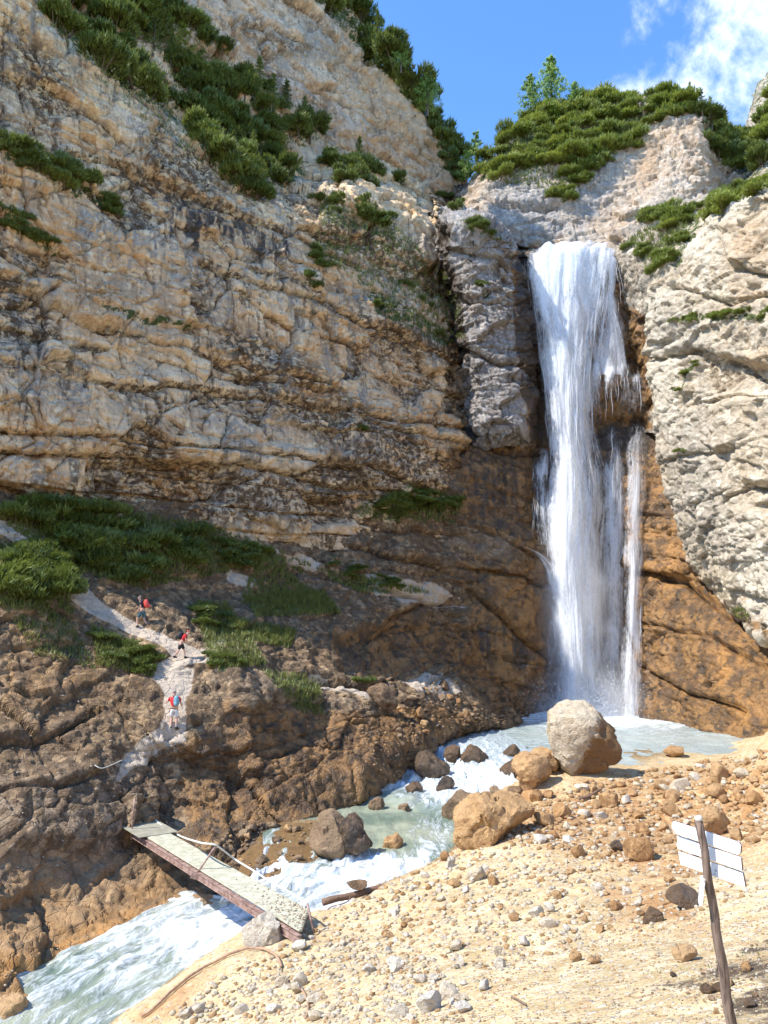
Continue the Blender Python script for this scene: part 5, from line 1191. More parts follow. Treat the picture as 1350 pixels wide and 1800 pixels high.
# turf and herbs: uncountable
v, f = [], []
for poly, n in (([(0, 885), (160, 885), (370, 925), (480, 965), (560, 1000), (700, 1025), (760, 1045), (640, 1045), (560, 1010), (440, 1000), (250, 1035), (120, 1000), (0, 915)], 9000), ([(160, 1100), (280, 1150), (270, 1190), (170, 1170)], 1500), ([(430, 1050), (570, 1040), (600, 1080), (450, 1085)], 2200),
                ([(340, 1060), (400, 1060), (470, 1170), (370, 1175)], 1700), ([(400, 1085), (520, 1110), (510, 1140), (400, 1120)], 1500), ([(460, 970), (600, 1080), (420, 1060)], 1500), ([(610, 900), (730, 850), (820, 880), (800, 920), (660, 920)], 1500),
                ([(560, 350), (700, 400), (800, 500), (820, 600), (700, 560), (560, 440)], 2600), ([(50, 0), (300, 0), (560, 240), (430, 350), (200, 170)], 3500), ([(845, 290), (905, 215), (1060, 170), (1200, 175), (1000, 340), (870, 320)], 5000), ([(1100, 420), (1230, 360), (1150, 490)], 900), ([(1270, 1075), (1310, 1068), (1318, 1095)], 300),
                ([(0, 1060), (120, 1080), (170, 1180), (60, 1150)], 700), ([(460, 1180), (560, 1190), (570, 1260), (520, 1250)], 700), ([(0, 950), (120, 1030), (130, 1080), (0, 1070)], 2000), ([(1150, 1710), (1350, 1660), (1350, 1720), (1280, 1720)], 14)):
    for x, y in in_poly(n, poly):
        h_ = hit(x, y)
        if not h_ : continue
        p_, nn_, nm = h_
        if nn_.z < 0.12 and random.random() < .8: continue
        sc_ = p_.y/40
        for j in range(3):
            a_ = random.uniform(0, 6.28); L = random.uniform(.12, .32)*sc_; dr = Vector((math.cos(a_), math.sin(a_), 0)); i0 = len(v)
            b_ = p_+dr*random.uniform(0, .1); w_ = dr.cross(Vector((0, 0, 1)))*0.028*sc_
            v += [b_+w_, b_-w_, b_+dr*L*.5+Vector((0, 0, L))]; f.append((i0, i0+1, i0+2))
o = mesh_obj('grass', v, f, M_GRASS); o['kind'] = 'stuff'

# ------------------------------------------------------------------ trees
def tree(name, px, py_top, py_base, Y, kind, label, group=None, seed=0, wide=0.28, mat=None, dens=1.0):
    rg = random.Random(seed); base = V(px, py_base, Y); H = (V(px, py_top, Y)-base).z
    root = thing(name, label, 'tree', base, group)
    tw = H*0.022; v, f = [], []; N = 9; K = 7
    bend = [Vector((math.sin(i*.9+seed)*H*.006, math.cos(i*1.3+seed)*H*.006, 0)) for i in range(N+1)]
    for i in range(N+1):
        r_ = tw*(1-i/N)**0.9+0.008
        for k in range(K): v.append(Vector((math.cos(k/K*6.283)*r_, math.sin(k/K*6.283)*r_, H*i/N-(0.5 if i == 0 else 0)))+bend[i])
        if i:
            for k in range(K): a_ = (i-1)*K; f.append((a_+k, a_+(k+1) % K, a_+K+(k+1) % K, a_+K+k))
    cv, cf = [], []
    nb = int((46 if kind == 'larch' else 60)*dens)
    for b in range(nb):
        fr = 0.10+0.88*(b/nb)**0.95; z0 = H*fr; an = b*2.4+rg.uniform(-.5, .5)
        L = H*wide*(1-fr)**0.75*rg.uniform(.6, 1.15)+H*0.02; dr = Vector((math.cos(an), math.sin(an), 0.22 if kind == 'larch' else -0.05)).normalized()
        p0_ = Vector((0, 0, z0)); tip = p0_+dr*L; sd = dr.cross(Vector((0, 0, 1))).normalized(); i0 = len(v); w_ = tw*.25
        v += [p0_+sd*w_, p0_-sd*w_, p0_+Vector((0, 0, w_)), tip]; f += [(i0, i0+1, i0+3), (i0+1, i0+2, i0+3), (i0+2, i0, i0+3)]
        for k in range(int((44 if kind == 'larch' else 26)*dens)):
            fr2 = rg.uniform(.12, 1.0); c_ = p0_+dr*L*fr2+sd*rg.gauss(0, L*.16*(1.1-fr2*.6))+Vector((0, 0, rg.uniform(-.04, .015)*H*(1.1-fr)))
            s = H*rg.uniform(.022, .045)
            for j in range(2):
                d2 = Vector((rg.gauss(0, 1), rg.gauss(0, 1), rg.gauss(-0.3, .6))).normalized(); s2 = d2.orthogonal().normalized()*s*.30
                i1 = len(cv); cv += [c_+s2, c_-s2, c_+d2*s*1.5]; cf.append((i1, i1+1, i1+2))
    tr_ = mesh_obj('trunk', v, f, M_BARK, root, smooth=True); cr = mesh_obj('crown', cv, cf, mat or M_LARCH, root)
    return root
def Yat(x, y, add=0.0):
    h_ = hit(x, y); return (h_[0].y if h_ else 74)+add
tree('larch', 971, 97, 196, Yat(971, 205, 1), 'larch', 'tallest larch on the dome, airy light green crown against blue sky', seed=3, wide=.38)
tree('larch', 934, 130, 212, Yat(934, 225, 1), 'larch', 'shorter larch left of the tallest one on the dome', seed=5, wide=.42)
tree('larch', 1012, 142, 190, Yat(1012, 200, 1), 'larch', 'small bushy larch right of the tallest one on the dome', seed=8, wide=.45)
tree('larch', 1048, 158, 190, Yat(1048, 200, 1), 'larch', 'very small larch among the pines on the crest of the dome', seed=9, wide=.5)
tree('larch', 752, 116, 196, 66, 'larch', 'light green larch sticking out above the skyline of the left cliff', seed=11, wide=.35)
tree('larch', 838, 228, 322, 80, 'larch', 'thin pale green larch in the notch between left cliff and dome', seed=12, wide=.30, dens=.6)
tree('larch', 820, 262, 320, 78, 'larch', 'small larch at the left side of the notch, beside the cliff edge', seed=14, wide=.4, dens=.7)
tree('larch', 705, 70, 120, 64, 'larch', 'short bushy young larch on the skyline high up the left cliff', seed=13, wide=.4)
for i, (x, yt, yb) in enumerate([(545, 195, 245), (520, 205, 250), (503, 150, 205), (535, 180, 228), (632, 250, 300), (660, 365, 400), (383, 130, 200), (400, 190, 250), (350, 70, 130), (300, 60, 120), (270, 20, 90), (235, 5, 60), (430, 120, 170), (455, 110, 165),
                                 (480, 140, 190), (410, 240, 290), (330, 100, 160), (370, 160, 215), (445, 240, 290), (690, 60, 100), (664, 28, 75), (640, -5, 45), (1215, 155, 190), (1252, 180, 222), (1235, 165, 205)]):
    Yt = Yat(x, yb-4)
    where = ['at the right tip of the ledge shrubs', 'just left of the right tip of the ledge shrubs', 'above the end of the ledge, against the bare upper cliff', 'above the ledge tip, second from the right', 'on the terrace below the pinkish upper cliff', 'on the stepped ledges, low in the crack', 'in the middle of the ledge shrub belt',
             'in the lower middle of the ledge shrub belt', 'high in the ledge shrub belt, right of the young light green tree', 'high in the ledge shrub belt, left of the young light green tree', 'near the top of the ledge shrub belt', 'at the top picture edge in the shrub belt', 'against the upper cliff, left of a close neighbour', 'against the upper cliff, right of a close neighbour',
             'where the belt narrows towards its right tip', 'at the lower hanging end of the belt', 'in the left half of the belt', 'in the dense middle of the belt, below a taller one', 'low at the hanging end, right side', 'on the left cliff skyline, lowest of three', 'on the left cliff skyline, middle of three', 'on the left cliff skyline at the picture top',
             'on the right shoulder of the dome, left of three', 'on the right shoulder of the dome, lowest and rightmost', 'on the right shoulder of the dome, between two'][i]
    tree('spruce', x, yt-12, yb, Yt, 'spruce', 'young conifer '+where, 'young conifers on the cliffs', seed=20+i, wide=.26, mat=M_PINE if x < 1100 else M_PINE_LIT, dens=.7)
# pale dead stick and bright green young tree in the shrub belt
tree('larch', 318, 40, 112, Yat(318, 108), 'larch', 'light green young tree in the middle of the ledge shrubs', seed=61, wide=.5, mat=M_PINE_LIT)
tree('larch', 200, 925, 1000, Yat(200, 985), 'larch', 'small reddish green young larch in the thicket above the path', seed=62, wide=.42, mat=M_PINE_LIT)
# ------------------------------------------------------------------ rocks
def stone_mat(name, c0, c1, c2, wetness=0.0):
    m, t = new_mat(name); oc = t.n('ShaderNodeTexCoord').outputs['Object']; pos = t.n('ShaderNodeNewGeometry').outputs['Position']
    oi = t.n('ShaderNodeObjectInfo').outputs['Random']; ri = t.n('ShaderNodeNewGeometry').outputs['Random Per Island']
    n_ = t.noise(pos, 2.2, 6, 0.65, 0.5); n2_ = t.noise(pos, 11, 5, 0.7)
    col = t.mix(t.rng(n_, 0.36, 0.64), c0, c1)
    col = t.mix(t.math('MULTIPLY', t.rng(oi, 0.3, 0.9), 0.75), col, c2)
    col = t.mix(t.math('MULTIPLY', t.rng(ri, 0.5, 0.95), 0.6), col, c2)
    col = t.mix(t.math('MULTIPLY', t.rng(n2_, 0.52, 0.7), 0.35), col, tuple(x*.45 for x in c0))
    n3_ = t.noise(pos, 4.5, 7, 0.72, 0.6); col = t.mix(t.math('MULTIPLY', t.rng(n3_, 0.54, 0.66), 0.7), col, tuple(x*.4 for x in c0)); col = t.mix(t.math('MULTIPLY', t.rng(n3_, 0.46, 0.36), 0.5), col, tuple(min(.85, x*1.3) for x in c2))
    st_ = t.attr('shade_stain'); col = t.mix(t.rng(t.math('ADD', st_, t.math('MULTIPLY', t.math('SUBTRACT', n_, 0.5), 0.7)), 0.4, 0.58), col, t.mix(n2_, (0.13, 0.065, 0.022), (0.34, 0.19, 0.075)))
    h = t.math('ADD', t.math('MULTIPLY', n_, 0.6), t.math('MULTIPLY', n2_, 0.25)); h = t.math('ADD', h, t.math('MULTIPLY', n3_, 0.5)); h = t.math('ADD', h, t.math('MULTIPLY', t.rng(t.voro(pos, 2.3, 'Distance', 'DISTANCE_TO_EDGE'), 0.0, 0.05), 0.08))
    finish(t, col, 0.85-0.55*wetness, h, 1.0, 0.22); return m
M_STW = stone_mat('stone_pale', (0.52, 0.40, 0.25), (0.64, 0.53, 0.37), (0.68, 0.60, 0.48))
M_STO = stone_mat('stone_ochre', (0.27, 0.135, 0.048), (0.44, 0.24, 0.092), (0.54, 0.34, 0.16))
M_STD = stone_mat('stone_dark_wet', (0.040, 0.030, 0.022), (0.12, 0.075, 0.04), (0.17, 0.10, 0.05), 0.8)
M_STB = stone_mat('stone_brown', (0.12, 0.068, 0.03), (0.25, 0.15, 0.075), (0.30, 0.20, 0.11), 0.35)
def rock_verts(sub, seed, planes=11, squash=(1, 1, .75), rough=0.05):
    rg = np.random.default_rng(seed); bm = bmesh.new(); bmesh.ops.create_icosphere(bm, subdivisions=sub, radius=1.0)
    co = np.array([v.co for v in bm.verts]); f = [[v.index for v in fc.verts] for fc in bm.faces]; bm.free()
    for _ in range(planes):
        n = rg.normal(size=3); n /= np.linalg.norm(n); d = rg.uniform(0.50, 0.88); s = co@n; k = s > d
        co[k] -= np.outer((s[k]-d)*0.96, n)
    co = co*np.array(squash)*np.array([rg.uniform(.8, 1.15), rg.uniform(.8, 1.1), 1.0])
    if sub > 1: co += (co/np.linalg.norm(co, axis=1, keepdims=True))*(fbm(co*2.2+seed, 4, seed=seed % 97)*rough*1.6)[:, None]
    return co, f
def sharp_by_angle(me, deg=32):
    bm = bmesh.new(); bm.from_mesh(me)
    for e in bm.edges:
        if len(e.link_faces) == 2 and e.calc_face_angle(0) > math.radians(deg): e.smooth = False
    bm.to_mesh(me); bm.free()
RM = {}
for key, mt in (('w', M_STW), ('o', M_STO), ('d', M_STD), ('b', M_STB)):
    RM[key] = []
    for s in range(7):
        co, f = rock_verts(3, 100+s*7+ord(key), planes=9+s, squash=(1, .9, .62+.05*s))
        me = bpy.data.meshes.new('rock'); me.from_pydata([tuple(c) for c in co], [], f); me.materials.append(mt)
        me.polygons.foreach_set('use_smooth', np.full(len(me.polygons), True)); sharp_by_angle(me); RM[key].append(me)
NROCK = [0]
def rock_at(px, py, wpx, kind, label, group=None, ratio=None, name='rock', z_on=None, seed=None):
    """px, py: where its foot meets the ground"""
    h_ = hit(px, py)
    if z_on is not None: p_ = Vector(Pz(px, py, z_on))
    elif h_: p_ = h_[0]
    else: return None
    s = wpx*p_.y/FOC/2*1.08
    o = bpy.data.objects.new(name, RM[kind][(NROCK[0] if seed is None else seed) % 7]); NROCK[0] += 1; COL.objects.link(o)
    zz = s*(ratio or random.uniform(.75, 1.1))
    o.location = p_+Vector((0, s*0.35, zz*0.38)); o.scale = (s, s*random.uniform(.85, 1.1), zz); o.rotation_euler = (random.uniform(-.3, .3), random.uniform(-.3, .3), random.uniform(0, 6.28))
    tag(o, label, 'rock', group); return o

def wlevel(py): return float(np.interp(py, [1300, 1318, 1340, 1368, 1396, 1433, 1475, 1518], [-7, -7.06, -7.3, -7.78, -8.15, -8.42, -8.55, -8.95]))
def outline_rock(name, outline, Y, thick, mat, label, seed, shade_stain=None, cat='boulder', rough=0.05, sub=5, sink=0.0):
    """a boulder whose front elevation follows the surveyed outline; round and solid behind"""
    pts = np.array(outline, float); c_ = pts.mean(axis=0); w3 = Y/FOC
    ang = np.arctan2(-(pts[:, 1]-c_[1]), pts[:, 0]-c_[0]); r_ = np.hypot(pts[:, 0]-c_[0], pts[:, 1]-c_[1])*w3*1.15
    o_ = np.argsort(ang); ang, r_ = ang[o_], r_[o_]; ang = np.concatenate([ang-2*math.pi, ang, ang+2*math.pi]); r_ = np.tile(r_, 3)
    co, f = rock_verts(sub, seed, planes=0, squash=(1, 1, 1), rough=0)
    co /= np.linalg.norm(co, axis=1, keepdims=True); rg = np.random.default_rng(seed)
    for _ in range(14):
        n = rg.normal(size=3); n /= np.linalg.norm(n); d = rg.uniform(.62, .90); s = co@n; k = s > d; co[k] -= np.outer((s[k]-d), n)
    R_ = np.interp(np.arctan2(co[:, 2], co[:, 0]), ang, r_)
    out = np.stack([co[:, 0]*R_, co[:, 1]*thick, co[:, 2]*R_], -1)
    nrm = out/np.linalg.norm(out, axis=1, keepdims=True); sc_ = r_.mean()
    H1, k1 = facets(out/sc_+seed, 1.9, seed, .6); H2, _ = facets(out/sc_+seed, 5.0, seed+3, .6)
    out = out+nrm*(sc_*rough*(2.0*fbm(out/sc_*1.8+seed, 4, seed=seed)+1.3*H1+0.8*H2-0.5*k1+0.5*fbm(out/sc_*7+seed, 3, seed=seed+5)))[:, None]
    me = bpy.data.meshes.new(name); me.from_pydata([tuple(v) for v in out], [], f); me.materials.append(mat); me.polygons.foreach_set('use_smooth', np.full(len(me.polygons), True))
    if shade_stain is not None:
        a = me.attributes.new('shade_stain', 'FLOAT', 'POINT'); a.data.foreach_set('value', np.clip(shade_stain(out/sc_), 0, 1).astype(np.float32))
    sharp_by_angle(me, 40); o = bpy.data.objects.new(name, me); COL.objects.link(o)
    o.location = Vector(P(c_[0], c_[1], Y))-Vector((0, 0, sink)); tag(o, label, cat); return o
def Yg_(x, y, d=0.0):
    h_ = hit(x, y); return (h_[0].y if h_ else 40)+d
M_SLAB = stone_mat('stone_orange', (0.36, 0.185, 0.065), (0.52, 0.31, 0.13), (0.56, 0.36, 0.17))
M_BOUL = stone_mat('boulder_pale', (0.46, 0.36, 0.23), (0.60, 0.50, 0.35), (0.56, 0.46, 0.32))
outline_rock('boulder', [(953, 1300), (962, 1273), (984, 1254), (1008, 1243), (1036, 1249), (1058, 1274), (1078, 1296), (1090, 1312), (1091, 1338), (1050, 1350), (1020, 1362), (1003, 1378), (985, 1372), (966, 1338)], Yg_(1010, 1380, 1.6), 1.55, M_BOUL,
             'huge pale boulder with brown shade-painted right side, standing before the foot of the falls', 5, shade_stain=lambda q: 0.5+0.9*(q[:, 0]-0.5*q[:, 2]-0.15*q[:, 1]-0.12), rough=0.045)  # brown over the right half also paints in its shaded side
outline_rock('rock', [(907, 1338), (922, 1322), (948, 1328), (962, 1350), (956, 1378), (938, 1396), (916, 1392), (908, 1366)], Yg_(930, 1392, .6), .8, M_STO, 'upright brown rock with a white streak, leaning left of the huge pale boulder', 8, rough=.06, sub=4)
outline_rock('rock', [(935, 1330), (955, 1318), (975, 1330), (972, 1352), (945, 1352)], Yg_(950, 1392, 2.0), .8, M_STO, 'orange rock half hidden behind the upright brown rock by the boulder', 9, rough=.06, sub=4)
outline_rock('rock', [(792, 1478), (798, 1448), (828, 1416), (868, 1404), (914, 1410), (928, 1428), (902, 1452), (858, 1482), (820, 1490)], Yg_(860, 1486, .8), 1.3, M_SLAB, 'broad flat orange slab on the bank where the cascade widens', 12, rough=.05)
outline_rock('rock', [(784, 1432), (790, 1406), (820, 1393), (850, 1403), (852, 1425), (818, 1442)], float(Pz(815, 1438, -8.3)[1]), .7, M_STB, 'dark rounded rock at the water edge left of the orange slab', 13, rough=.04, sub=4)
outline_rock('rock', [(552, 1482), (553, 1450), (566, 1436), (596, 1430), (612, 1446), (613, 1476), (602, 1500), (574, 1498)], float(Pz(580, 1496, -8.6)[1]), .8, M_STB, 'large squarish grey brown rock standing in the green pool', 15, rough=.05, sub=4)
outline_rock('rock', [(609, 1442), (622, 1430), (641, 1455), (646, 1488), (628, 1502), (611, 1492)], float(Pz(628, 1500, -8.6)[1]), .6, M_STD, 'narrow black rock with pale tip beside the large grey brown one', 16, rough=.06, sub=4)
for i, (ol, lab, mt) in enumerate([
    ([(728, 1357), (734, 1334), (760, 1324), (782, 1338), (784, 1360), (755, 1366)], 'round black rock with water pouring over it, left side of the cascade', M_STD),
    ([(806, 1346), (813, 1320), (834, 1311), (852, 1325), (848, 1348)], 'dark wet rock at the head of the cascade, between two chutes', M_STD),
    ([(782, 1322), (790, 1312), (806, 1314), (808, 1336), (790, 1340)], 'greenish dark rock at the head of the cascade, behind the round black one', M_STD),
    ([(772, 1396), (773, 1370), (789, 1368), (798, 1386), (794, 1400)], 'pointed dark rock sticking up alone in the middle of the cascade', M_STD),
    ([(886, 1338), (893, 1318), (903, 1311), (914, 1326), (908, 1340)], 'small triangular brown rock at the pool outlet', M_STD),
    ([(714, 1392), (722, 1374), (738, 1378), (738, 1396)], 'half submerged dark rock at the left foot of the cascade', M_STD),
    ([(880, 1352), (900, 1338), (925, 1345), (920, 1362), (890, 1368)], 'dark brown rock at the water edge behind the orange slab', M_STD),
    ([(650, 1418), (656, 1406), (668, 1404), (676, 1416), (668, 1424)], 'small brown rock at the upstream edge of the green pool', M_STB),
    ([(700, 1424), (706, 1415), (722, 1420), (720, 1428)], 'low reddish rock awash in the white water above the green pool', M_STB),
    ([(672, 1492), (676, 1474), (692, 1468), (706, 1478), (704, 1496), (690, 1504)], 'ochre rock at the lip between green pool and lower rapids', M_STO),
    ([(650, 1204), (668, 1202), (690, 1212), (692, 1240), (660, 1246), (648, 1228)], 'grey split block resting on the gravel shelf above the cascade', M_STB),
    ([(-6, 1806), (-4, 1768), (14, 1756), (36, 1762), (48, 1784), (44, 1806)], 'pale orange rock in the water at the bottom left corner', M_STO),
    ([(340, 1592), (346, 1576), (362, 1570), (376, 1580), (374, 1600), (356, 1608)], 'rounded brown rock under the bridge, at the left bank', M_STB),
    ([(356, 1572), (362, 1556), (378, 1552), (386, 1566), (380, 1578)], 'grey rock under the bridge just above the rounded brown one', M_STB),
    ([(432, 1650), (434, 1618), (446, 1608), (466, 1612), (500, 1636), (506, 1656), (460, 1664)], 'big pale flat rock propping the near end of the bridge', M_STW),
    ([(1228, 1468), (1224, 1444), (1236, 1424), (1256, 1422), (1272, 1436), (1270, 1462), (1250, 1474)], 'large orange lump of rock right behind the top of the signpost', M_STO)]):
    cx_ = sum(q[0] for q in ol)/len(ol); by = max(q[1] for q in ol); wd = (max(q[0] for q in ol)-min(q[0] for q in ol))
    Yr_ = Yg_(cx_, by-1)
    if by < 1510 and 690 > 0 and cx_ > 540: Yr_ = min(Yr_, float(Pz(cx_, by-1, np.interp(by, [1300, 1318, 1340, 1368, 1396, 1433, 1475, 1518], [-7, -7.06, -7.3, -7.78, -8.15, -8.42, -8.55, -8.95]))[1])) if cx_ < 930 else Yr_
    outline_rock('rock', ol, Yr_+wd*Yr_/FOC*.25, wd*Yr_/FOC*.42, mt, lab, 30+i, rough=.06, sub=4, cat='rock')
SPEC = [(958, 1450, 40, 'o', 'rounded brown rock lying below the huge boulder, left of its pair'), (992, 1440, 42, 'o', 'blocky brown rock lying below the huge boulder, right of its pair'), (1075, 1418, 40, 'o', 'flat brown rock in the middle of the scree behind the driftwood root'),
        (1162, 1388, 32, 'o', 'upright brown stone high on the scree, right of the huge boulder'), (1182, 1432, 38, 'o', 'tilted brown slab up the scree, left of the rock behind the sign'), (1262, 1402, 40, 'o', 'dark orange rock near the right edge, above the sign'), (1272, 1372, 40, 'o', 'wedge shaped rock at the top of the scree near the right edge'),
        (1190, 1330, 40, 'o', 'brown rock at the pool edge right of the huge boulder'), (1330, 1415, 36, 'o', 'blocky orange rock at the right picture edge above the sign'), (1306, 1368, 26, 'w', 'small pale rock at the top of the scree by the right edge'), (1298, 1478, 30, 'o', 'brown stone just right of the top sign board'),
        (1150, 1622, 34, 'd', 'round dark olive stone left of the signpost, smaller of two'), (1206, 1598, 56, 'd', 'wide dark olive stone touching the signpost in the picture'), (1130, 1512, 56, 'o', 'long rusty slab half sunk in the scree left of the sign'), (1086, 1498, 30, 'd', 'small dark greenish stone in the scree left of the rusty slab'),
        (1020, 1508, 32, 'o', 'rounded brown stone in the middle of the scree'), (802, 1672, 26, 'w', 'white upright stone alone on the lower scree'), (756, 1778, 44, 'w', 'large pale stone at bottom, frontmost of the heap of four'), (786, 1756, 38, 'w', 'long pale stone leaning right in the heap at the bottom'),
        (762, 1726, 22, 'w', 'small egg shaped pale stone at the back of the bottom heap'), (738, 1728, 24, 'w', 'small squarish pale stone at the left of the bottom heap'), (1046, 1694, 24, 'o', 'brown upright stone on the smooth sandy patch'), (1012, 1690, 26, 'o', 'striped brown stone on the smooth sandy patch'), (876, 1680, 22, 'w', 'two toned stone on the lower scree'),
        (944, 1610, 26, 'w', 'white stone with dark side in the centre of the scree'), (964, 1630, 28, 'w', 'pale flat stone just below the white stone with dark side'), (800, 1560, 26, 'o', 'brown stone near the stream bend'), (840, 1548, 30, 'w', 'pale round stone left of the rusty patch by the water'), (1208, 1690, 40, 'o', 'brown stone lying against the signpost shadow'),
        (880, 1512, 34, 'w', 'cream coloured rock below the orange slab'), (1166, 1460, 26, 'w', 'small cream stone between brown rocks up the scree'), (700, 1790, 30, 'w', 'pale stone at the bottom edge left of the heap'), (1085, 1600, 24, 'o', 'reddish stone in the rust stained patch left of the sign'), (860, 1360, 30, 'd', 'dark wet stone below the pool outlet'),
        (945, 1408, 26, 'o', 'orange stone wedged under the upright brown rock'), (965, 1402, 22, 'o', 'small orange stone wedged under the huge boulder'), (905, 1400, 28, 'b', 'brown stone at the water edge left of the upright rock'), (870, 1392, 22, 'b', 'small brown stone between slab and water')]
for i, (x, y, w_, k, lab) in enumerate(SPEC): rock_at(x, y, w_*1.05, k, lab, seed=i*3+1, ratio=random.uniform(.8, 1.15))
zones = [([(830, 1480), (900, 1450), (1000, 1390), (1100, 1370), (1350, 1330), (1350, 1480), (1180, 1530), (1000, 1500)], 80, (14, 34), 'oow', 'ochre rock among many alike on the upper scree right of the boulder', 'ochre rocks on the upper scree'),
         ([(600, 1600), (780, 1500), (1000, 1500), (1200, 1540), (1160, 1620), (900, 1680), (700, 1680)], 75, (11, 26), 'wwo', 'cream stone among many alike in the middle of the scree', 'cream stones on the middle scree'),
         ([(440, 1690), (560, 1640), (720, 1680), (900, 1700), (800, 1795), (560, 1800), (320, 1795)], 60, (11, 30), 'www', 'white stone among many alike on the lowest scree near the cable', 'white stones on the lowest scree'),
         ([(1120, 1740), (1230, 1700), (1350, 1650), (1350, 1790), (1260, 1790)], 14, (12, 26), 'bdo', 'dark stone in the damp soil patch beside the foot of the sign', 'dark stones beside the sign foot'),
         ([(700, 1230), (760, 1200), (830, 1230), (880, 1275), (820, 1290), (740, 1310), (700, 1340)], 42, (10, 24), 'bbo', 'brown rubble block on the bank between slope and cascade', 'brown rubble above the cascade'),
         ([(440, 1450), (550, 1445), (560, 1500), (480, 1560), (400, 1590), (410, 1500)], 34, (12, 26), 'bbo', 'wet brown rock at the far bank below the slope', 'wet brown rocks at the far bank')]
for poly, n, sz, kinds, lab, gr in zones:
    L_ = []
    for x, y in in_poly(n, poly):
        w_ = sz[0]+(sz[1]-sz[0])*random.random()**2.2; k_ = random.choice(kinds)
        o = rock_at(x, y, w_, k_, lab, gr)
        if o: L_.append((o, x, y, w_, k_))
    xs = sorted(q[1] for q in L_); ys = sorted(q[2] for q in L_); n_ = len(L_)
    for o, x, y, w_, k_ in L_:       # say what sets each apart: size, colour, part of the field
        fx, fy = xs.index(x)/n_, ys.index(y)/n_
        wh = ('far' if fy < .34 else 'middle' if fy < .67 else 'near')+' '+('left' if fx < .25 else 'centre left' if fx < .5 else 'centre right' if fx < .75 else 'right')
        colr = {'w': 'cream', 'o': 'ochre', 'd': 'dark', 'b': 'brown'}[k_]; sz_ = 'large' if w_ > sz[0]+(sz[1]-sz[0])*.45 else 'small' if w_ < sz[0]+(sz[1]-sz[0])*.1 else 'middling'
        place = {'ochre rocks on the upper scree': 'upper scree right of the boulder', 'cream stones on the middle scree': 'middle of the scree', 'white stones on the lowest scree': 'lowest scree near the fallen cable',
                 'dark stones beside the sign foot': 'damp patch beside the sign foot', 'brown rubble above the cascade': 'rubble bank above the cascade', 'wet brown rocks at the far bank': 'far bank below the slope'}[gr]
        o['label'] = f'{sz_} {colr} rock on the {place}, {wh} part'
# loose stones and grit nobody could count
def stones(name, entries, mat):
    base = [rock_verts(1, 400+s, planes=6, squash=(1, .9, .7), rough=0) for s in range(6)]
    fa = np.array(base[0][1]); V_, F_ = [], []; nv = 0
    for (p_, s) in entries:
        co = base[random.randrange(6)][0]; a_ = random.uniform(0, 6.28); b_ = random.uniform(-.5, .5)
        R_ = np.array(Matrix.Rotation(a_, 3, 'Z')@Matrix.Rotation(b_, 3, 'X'))
        V_.append((co*np.array([s, s*random.uniform(.7, 1), s*random.uniform(.6, 1)]))@R_.T+np.array(p_)+np.array([0, 0, s*.25])); F_.append(fa+nv); nv += len(co)
    V_ = np.concatenate(V_); F_ = np.concatenate(F_); me = bpy.data.meshes.new(name); me.vertices.add(len(V_)); me.vertices.foreach_set('co', V_.reshape(-1).astype(np.float32))
    me.loops.add(F_.size); me.loops.foreach_set('vertex_index', F_.reshape(-1).astype(np.int32)); me.polygons.add(len(F_)); me.polygons.foreach_set('loop_start', (np.arange(len(F_))*3).astype(np.int32)); me.update(calc_edges=True)
    me.materials.append(mat); o = bpy.data.objects.new(name, me); COL.objects.link(o); o['kind'] = 'stuff'; return o
ew, eo, eb = [], [], []
for poly, n, sz, ks in (([(560, 1600), (780, 1490), (900, 1460), (1250, 1470), (1350, 1560), (1150, 1640), (900, 1700), (600, 1720)], 3000, (3, 15), 'wwo'),
                        ([(260, 1800), (440, 1690), (560, 1630), (760, 1690), (850, 1800)], 1800, (3, 16), 'wwwo'), ([(850, 1470), (1000, 1380), (1350, 1320), (1350, 1480), (1100, 1520)], 2200, (3, 18), 'ooow'),
                        ([(840, 1700), (1150, 1620), (1350, 1560), (1350, 1800), (800, 1800)], 2800, (2, 8), 'wwo'), ([(1110, 1750), (1230, 1700), (1350, 1650), (1350, 1790)], 140, (4, 10), 'bbb'),
                        ([(640, 1200), (760, 1190), (880, 1270), (740, 1315), (660, 1420), (620, 1420)], 380, (3, 9), 'bbo'), ([(400, 1450), (600, 1430), (560, 1520), (380, 1620), (330, 1610)], 260, (3, 10), 'bbo'),
                        ([(0, 915), (60, 930), (130, 980), (120, 1010), (0, 940)], 120, (2, 6), 'wwb'), (path_poly, 240, (1.2, 3.5), 'www'), ([(262, 1178), (340, 1170), (325, 1300), (200, 1380), (285, 1220)], 160, (1.5, 4), 'wwb'),
                        ([(0, 1080), (300, 1180), (300, 1400), (0, 1600)], 420, (2, 7), 'wbb'), ([(180, 1640), (370, 1580), (380, 1620), (0, 1740), (0, 1700)], 150, (3, 9), 'oow')):
    for x, y in in_poly(n, poly):
        h_ = hit(x, y)
        if h_:
            s = (sz[0]+(sz[1]-sz[0])*random.random()**2.5)*h_[0].y/FOC/2; {'w': ew, 'o': eo, 'b': eb}[random.choice(ks)].append((h_[0], s))
stones('loose_stones', ew, M_STW); stones('rusty_stones', eo, M_STO); stones('brown_stones', eb, M_STB)
